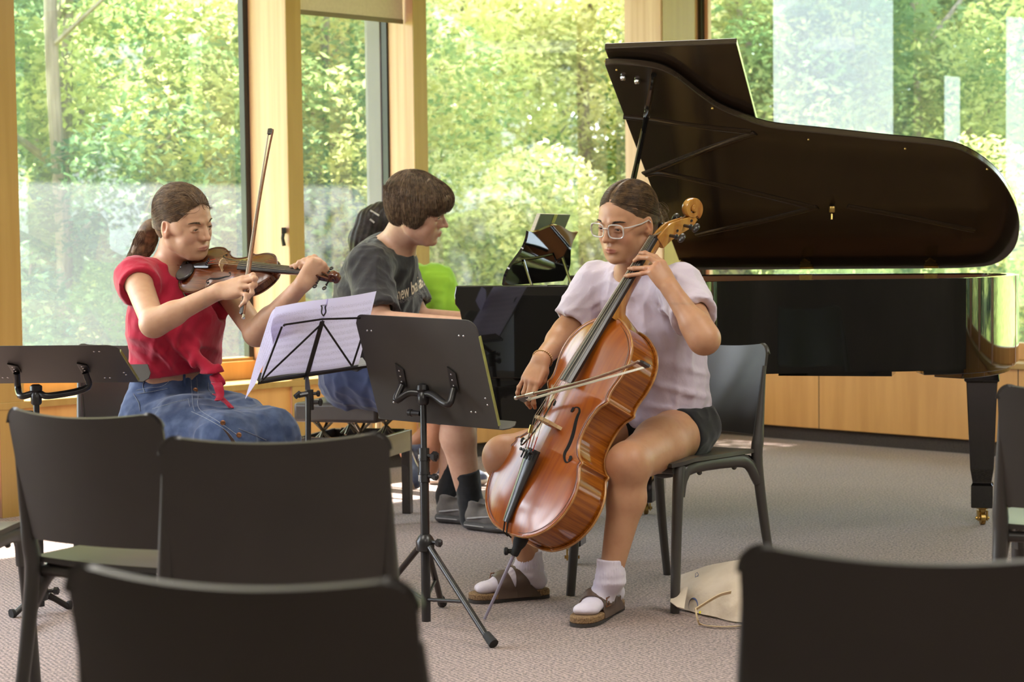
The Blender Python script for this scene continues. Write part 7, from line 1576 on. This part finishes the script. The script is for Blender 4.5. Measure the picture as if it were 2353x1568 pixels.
# ------------------------------------------------------------------ pianist
pia = thing('person', 'person in a dark grey T-shirt and navy shorts bending over the piano keys', 'person', (-.6, 7.55, 0))
pf = Frame(at(957, 484, 7.30), (.9694, -.1201, -.214), (.1756, -.2694, .9469), 1.10)
sc = 1.08; bf = nrm([.98, -.18, 0]); br_ = np.cross(bf, Z); neckb = at(900, 578, 7.42); pel = np.array([-.62, 7.62, .60]); chest = at(868, 668, 7.46)
shR, shL = at(848, 612, 7.24), at(905, 600, 7.62); elR, wrR = at(872, 742, 7.10), PP(-.34, 1.12, .79); elL, wrL = at(960, 735, 7.55), PP(-.34, .80, .79)
hipR, hipL = pel + br_ * .10, pel - br_ * .10; knR, knL = at(1048, 925, 7.36), at(1075, 915, 7.62); anR, anL = at(1082, 1158, 7.42), at(1030, 1140, 7.60)
F = Field(); head(F, pf, neckb, female=False, jaw=1.08, nose=1.1, neck_r=.066)
torso(F, pel, chest, neckb, br_, bf, .165, .175, .68); F.cone(neckb - Z * .02, chest, .075, .13, .05)
for a, b, r0, r1 in ((shR, elR, .056, .047), (elR, wrR, .047, .031), (shL, elL, .056, .047), (elL, wrL, .047, .031)): F.cone(a, b, r0, r1, .02)
F.cone(neckb - Z * .03, shR, .06, .058, .05); F.cone(neckb - Z * .03, shL, .06, .058, .05)
for h_, k_, a_ in ((hipL, knL, anL), (hipR, knR, anR)): cf = k_ * .66 + a_ * .34 + np.array([-.012, .01, 0]); F.cone(h_, k_, .100, .066, .03); F.cone(k_, cf, .062, .068, .025); F.cone(cf, a_, .068, .043, .025); F.cone(a_, a_ - Z * .03, .042, .038, .02)
for w_, sgn, tx in ((wrR, -1, 1.10), (wrL, 1, .78)):
    h_ = Frame(w_, nrm(PA + Z * -.12), Z, 1.0); hand(F, h_, sgn, [(22, 30, 20)] * 4, (6, 2, -3, -8), thumb=[(.028, .028, -.010), (.042, .052, -.020), (.044, .078, -.032), (.042, .098, -.042)])
def colp(V): return head_colours(V, pf, SK_P, (.50, .22, .17), (.60, .28, .20), (.62, .28, .2))
field_mesh('body', F, m_skin_p, pia, .0075, [(pf.o - .15, pf.o + .15, .0026)], col=colp)
eyes(pf, pia, iris=(.08, .06, .04), gaze=(0, 1, -.45), m_brow=m_brow1, seed=12)
# mop of hair
HP = Field(); s = pf.s
HP.ell(pf.p(0, -.016, .050), np.array([.087, .104, .088]) * s, pf.R, .01); HP.ell(pf.p(0, -.048, .000), np.array([.078, .055, .066]) * s, pf.R, .03); HP.ell(pf.p(0, .062, .052), np.array([.072, .060, .056]) * s, pf.R, .03)
for x in (-1, 1): HP.ell(pf.p(x * .060, .005, .010), np.array([.028, .045, .058]) * s, pf.R, .02)
HP.ell(pf.p(0, .125, -.058), np.array([.10, .088, .074]) * s, pf.R, .008, 's'); HP.ell(pf.p(0, -.01, -.122), np.array([.12, .12, .058]) * s, pf.R, .01, 's')
HP.disp = lambda P: .0035 * np.sin((P @ (pf.R @ np.array([60., 150, 10]))) + 3 * vnoise(P * 22, 4)) + .003 * vnoise(P * 40, 6)
hair_p = field_mesh('hair', HP, m_hair_p, pia, .0035)
r = rng(33); crown_ = np.array([.0, -.045, .135]); st = []
for i in range(2600):
    a = r.rand() * 6.283; q = r.rand() ** .6; d = np.array([math.sin(a), math.cos(a), 0]); L = crown_ + d * (.005 + .095 * q); L[2] = .052 + .088 * math.sqrt(max(.03, 1 - (L[0] / .09) ** 2 - ((L[1] + .016) / .106) ** 2)); st.append(pf.P(L))
HPs = Field(); HPs.p = HP.p[:5]
def dir_p(P, i):
    L = pf.inv(P); d = L - crown_; d[:, 2] = -np.linalg.norm(d[:, :2], axis=1) * (.5 + i * .16); d[:, 0] += .02 * np.sin(L[:, 1] * 50); return d @ pf.R.T
strands('hair_strands', HPs, np.array(st), dir_p, 17, .0092, .0007, m_hair_p, hair_p, off=.003, seed=7, jitter=.35, maxd=.012)
# T-shirt
m_dtee = cloth_mat('charcoal_cotton', (.024, .022, .025), (.036, .033, .036), 12, fold_=True)
S = Field(); torso(S, pel, chest, neckb, br_, bf, .185, .185, .74, grow=.014); S.cone(neckb - Z * .05, chest, .07, .14, .06)
S.cone(neckb - Z * .05, shR, .072, .072, .05); S.cone(neckb - Z * .05, shL, .072, .072, .05)
slR, slL = shR * .18 + elR * .82, shL * .25 + elL * .75
S.cone(shR, slR, .074, .082, .04); S.cone(shL, slL, .072, .078, .04)
for a, b in ((shR, slR), (shL, slL)): d = nrm(b - a); S.cone(b - d * .02, b + d * .07, .062, .072, .006, 's')
clip_end(S, None, slR, slR - shR, .12); clip_end(S, None, slL, slL - shL, .12)
nd = nrm(pf.p(0, -.028, -.06) - neckb); S.cone(neckb + nd * .02, neckb + nd * .12, .070, .09, .014, 's')
S.disp = folds([((.9, .1, -.5), 75, .013, at(910, 690, 7.35), (.14, .2, .14)), ((1, 0, -.25), 90, .005, at(955, 690, 7.4), (.09, .2, .14)), ((.7, .2, .8), 80, .010, at(820, 660, 7.3), (.10, .12, .12)), ((.8, .2, -.6), 85, .009, shR, (.12, .12, .12))], 31, wamp=.006)
S.clip(pel - Z * .02, (0, 0, -1))
ptee = field_mesh('t_shirt', S, m_dtee, pia, .0055); pb_ = bvh_of(ptee)
obj('collar', MB().tube([neckb + nd * .026 + .067 * (math.cos(a) * nrm(np.cross(nd, br_)) * .95 + math.sin(a) * br_) for a in np.linspace(0, 6.283, 29)[:-1]], .008, 8, closed=True), m_dtee, pia)
# print on the shirt
def shirt_text(txt, pts, size, m, ext=.0, bold=False, name='shirt_lettering'):
    cu = bpy.data.curves.new(name, 'FONT'); cu.body = txt; cu.size = 1.0; cu.offset = ext; o = bpy.data.objects.new(name, cu); C.objects.link(o); bpy.context.view_layer.update()
    me = bpy.data.meshes.new_from_object(o.evaluated_get(bpy.context.evaluated_depsgraph_get())); bpy.data.objects.remove(o)
    bm = bmesh.new(); bm.from_mesh(me); bmesh.ops.triangulate(bm, faces=bm.faces[:]); bmesh.ops.subdivide_edges(bm, edges=[e for e in bm.edges if e.calc_length() > .12], cuts=2); bmesh.ops.triangulate(bm, faces=bm.faces[:])
    xs = [v.co.x for v in bm.verts]; x0, x1 = min(xs), max(xs); V = []; ok = True
    for v in bm.verts:
        q = (v.co.x - x0) / (x1 - x0); k = q * (len(pts) - 1); i = min(len(pts) - 2, int(k)); f_ = k - i; bx = pts[i][0] * (1 - f_) + pts[i + 1][0] * f_; by = pts[i][1] * (1 - f_) + pts[i + 1][1] * f_; sz = size[0] * (1 - q) + size[1] * q
        p = hit(pb_, bx + v.co.y * sz * -.08, by - v.co.y * sz, .0012); V.append(p)
    keep = [f for f in bm.faces if all(V[v.index] is not None for v in f.verts)]; good = []
    for f in keep:
        P_ = [V[v.index] for v in f.verts]
        if max(np.linalg.norm(P_[a] - P_[b]) for a, b in ((0, 1), (1, 2), (2, 0))) < .03: good.append([v.index for v in f.verts])
    V = [v if v is not None else np.zeros(3) for v in V]; used = sorted({i for f in good for i in f}); mp_ = {k: i for i, k in enumerate(used)}
    o = obj(name, MB().add([V[i] for i in used], [tuple(mp_[i] for i in f) for f in good]), m, ptee, smooth=0); bm.free(); return o
m_pr1 = mat('cream_print', (.80, .66, .50), .75, col2=(.55, .44, .33), scale=(90, 90, 90)); m_pr2 = mat('grey_print', (.24, .21, .21), .8, col2=(.13, .12, .12), scale=(90, 90, 90))
shirt_text('new balance', [(914, 690), (930, 685), (946, 678), (962, 666), (976, 655), (982, 652)], (40, 43), m_pr1, .015)
shirt_text('PROFESSIONAL', [(915, 700), (930, 694), (946, 688), (962, 680), (980, 670)], (11, 11), m_pr2)
# shorts, socks, shoes
m_navyc = cloth_mat('navy_cotton', (.022, .032, .085), (.034, .046, .11), 12, 900, bump=.1)
S = Field(); S.cone(pel + Z * .08, pel - Z * .01, .165, .175, .04, sq=bf, q=.80)
for h_, k_ in ((hipL, knL), (hipR, knR)): S.cone(h_, h_ * .12 + k_ * .88, .118, .092, .04); clip_end(S, None, h_ * .10 + k_ * .90, k_ - h_, .16)
S.disp = folds([((.6, .1, .8), 70, .012, hipR + Z * .02, (.16, .16, .12)), ((1, 0, .3), 80, .009, (hipR + knR) / 2, (.2, .2, .1))], 41, wamp=.008); field_mesh('shorts', S, m_navyc, pia, .006)
m_bsock = cloth_mat('black_sock', (.010, .011, .014), (.016, .017, .02), 40, 700); m_upr = cloth_mat('grey_suede_shoe', (.14, .125, .115), (.10, .09, .085), 30, 600); m_psole = mat('dark_rubber_sole', (.050, .046, .044), .7, col2=(.065, .06, .057), scale=(40, 40, 40)); m_strp = mat('silver_grey_stripe', (.34, .33, .33), .5, col2=(.28, .27, .27), scale=(60, 60, 60))
for k_, a_, hx, tx in ((knR, anR, (1074, 1216), (1152, 1224)), (knL, anL, (1006, 1200), (1092, 1206))):
    S = Field(); u = nrm(k_ - a_); S.cone(a_ + u * .135, a_, .054, .047, .02); S.cone(a_, a_ - Z * .06, .047, .044, .02); clip_end(S, None, a_ + u * .135, u, .10); S.disp = lambda P: vnoise(P * 60, 3) * .0012; field_mesh('sock', S, m_bsock, pia, .0045)
    h0 = fl(*hx); dr = nrm(fl(*tx) - h0); sneaker('shoe', h0, h0 + dr * .30, pia, 1.08, m_upr, m_psole, m_strp)
# ------------------------------------------------------------------ page turner in green
gir = thing('person', 'person in a bright green shirt with black hair and hair clips sitting behind the pianist', 'person', (-.5, 8.5, 0))
gf = Frame(at(884, 532, 8.25), (.72, .66, -.20), (.1, -.05, 1), 1.0); neckb = at(890, 612, 8.36); bf = nrm([.75, -.35, 0]); br_ = np.cross(bf, Z); pel = np.array([-.47, 8.55, .56]); chest = at(925, 700, 8.42)
shR, shL = at(862, 640, 8.25), at(1005, 648, 8.34); elL, wrL = at(1052, 735, 8.30), PP(-.40, .45, .80); elR, wrR = at(880, 745, 8.15), PP(-.42, .62, .79)
F = Field(); head(F, gf, neckb, neck_r=.052); torso(F, pel, chest, neckb, br_, bf, .15, .15, .68); F.cone(neckb - Z * .02, chest, .06, .12, .05)
for a, b, r0, r1 in ((shR, elR, .048, .04), (elR, wrR, .04, .026), (shL, elL, .048, .04), (elL, wrL, .04, .026)): F.cone(a, b, r0, r1, .02)
F.cone(neckb - Z * .03, shR, .05, .05, .05); F.cone(neckb - Z * .03, shL, .05, .05, .05)
hipR, hipL = pel + br_ * .09, pel - br_ * .09; knR, knL = at(1012, 960, 8.2), at(1040, 950, 8.5); anR, anL = at(990, 1075, 8.35), at(936, 1040, 8.46)
for h_, k_, a_ in ((hipL, knL, anL), (hipR, knR, anR)): F.cone(h_, k_, .085, .06, .03); F.cone(k_, k_ * .6 + a_ * .4, .055, .052, .02); F.cone(k_ * .6 + a_ * .4, a_, .052, .036, .02)
for w_, sgn in ((wrR, -1), (wrL, 1)): h_ = Frame(w_, nrm(PA + Z * -.12), Z, .92); hand(F, h_, sgn, [(22, 30, 20)] * 4, (6, 2, -3, -8))
field_mesh('body', F, m_skin_c, gir, .009, [(gf.o - .13, gf.o + .13, .003)], col=lambda V: head_colours(V, gf, (.52, .25, .15), (.46, .17, .13), (.58, .25, .17), (.6, .25, .14)))
eyes(gf, gir, m_brow=m_brow1, seed=5)
HG = cap(gf, .004); HG.chain([gf.p(0, -.09, .02), gf.p(0, -.105, -.06), gf.p(0, -.10, -.16), gf.p(0, -.09, -.24)], [.062, .056, .045, .03], .03); HG.cone(gf.p(.070, -.03, .03), gf.p(.072, -.045, -.12), .022, .02, .02); HG.cone(gf.p(-.070, -.03, .03), gf.p(-.072, -.045, -.12), .022, .02, .02)
HG.disp = lambda P: .002 * np.sin((P @ (gf.R @ np.array([220., 120, 10]))) + 2 * vnoise(P * 20, 4)); hg_ = field_mesh('hair', HG, m_hair_g, gir, .0045)
m_clip = mat('silver_hair_clip', (.75, .72, .72), .3, metal=.6, col2=(.6, .58, .58), scale=(60, 60, 60)); hb = bvh_of(hg_)
for seg in (((851, 484), (871, 496)), ((850, 504), (860, 512))):
    p_ = path_on(hb, seg, .003); 
    if len(p_) > 1: obj('hair_clip', MB().tube(p_, .0042, 6), m_clip, gir)
m_green = cloth_mat('lime_green_cotton', (.27, .50, .035), (.22, .43, .03), 10, 700)
S = Field(); torso(S, pel, chest, neckb, br_, bf, .17, .17, .74, grow=.014); S.cone(neckb - Z * .05, shR, .06, .064, .05); S.cone(neckb - Z * .05, shL, .06, .066, .05); S.cone(shL, shL * .25 + elL * .75, .066, .070, .04); S.cone(shR, shR * .3 + elR * .7, .064, .070, .04); S.cone(neckb - Z * .03, chest, .06, .13, .06)
S.cone(neckb + Z * .01, neckb + Z * .10, .060, .08, .012, 's'); S.disp = folds([((1, .2, -.4), 70, .010, shL - Z * .05, (.14, .14, .14))], 51); field_mesh('green_shirt', S, m_green, gir, .007)
S = Field(); S.cone(pel + Z * .06, pel, .15, .155, .04, sq=bf, q=.78)
for h_, k_ in ((hipL, knL), (hipR, knR)): S.cone(h_, h_ * .4 + k_ * .6, .098, .085, .04)
S.disp = folds([], 3); field_mesh('shorts', S, m_blkc, gir, .008)
m_gu = cloth_mat('blue_grey_trainer', (.10, .12, .20), (.07, .08, .14), 30, 500); m_gs = mat('cream_sole', (.58, .50, .42), .7, col2=(.5, .42, .34), scale=(30, 30, 30))
h0 = at(922, 1040, 8.42); t0 = fl(944, 1163); sneaker('shoe', h0, h0 + nrm(t0 - h0) * .26, gir, 1.0, m_gu, m_gs, m_clip, up=np.array([.9, -.25, .15]))
h0 = fl(985, 1112); sneaker('shoe', h0, h0 + nrm([.9, -.3, 0]) * .25, gir, 1.0, m_gu, m_gs, m_clip)
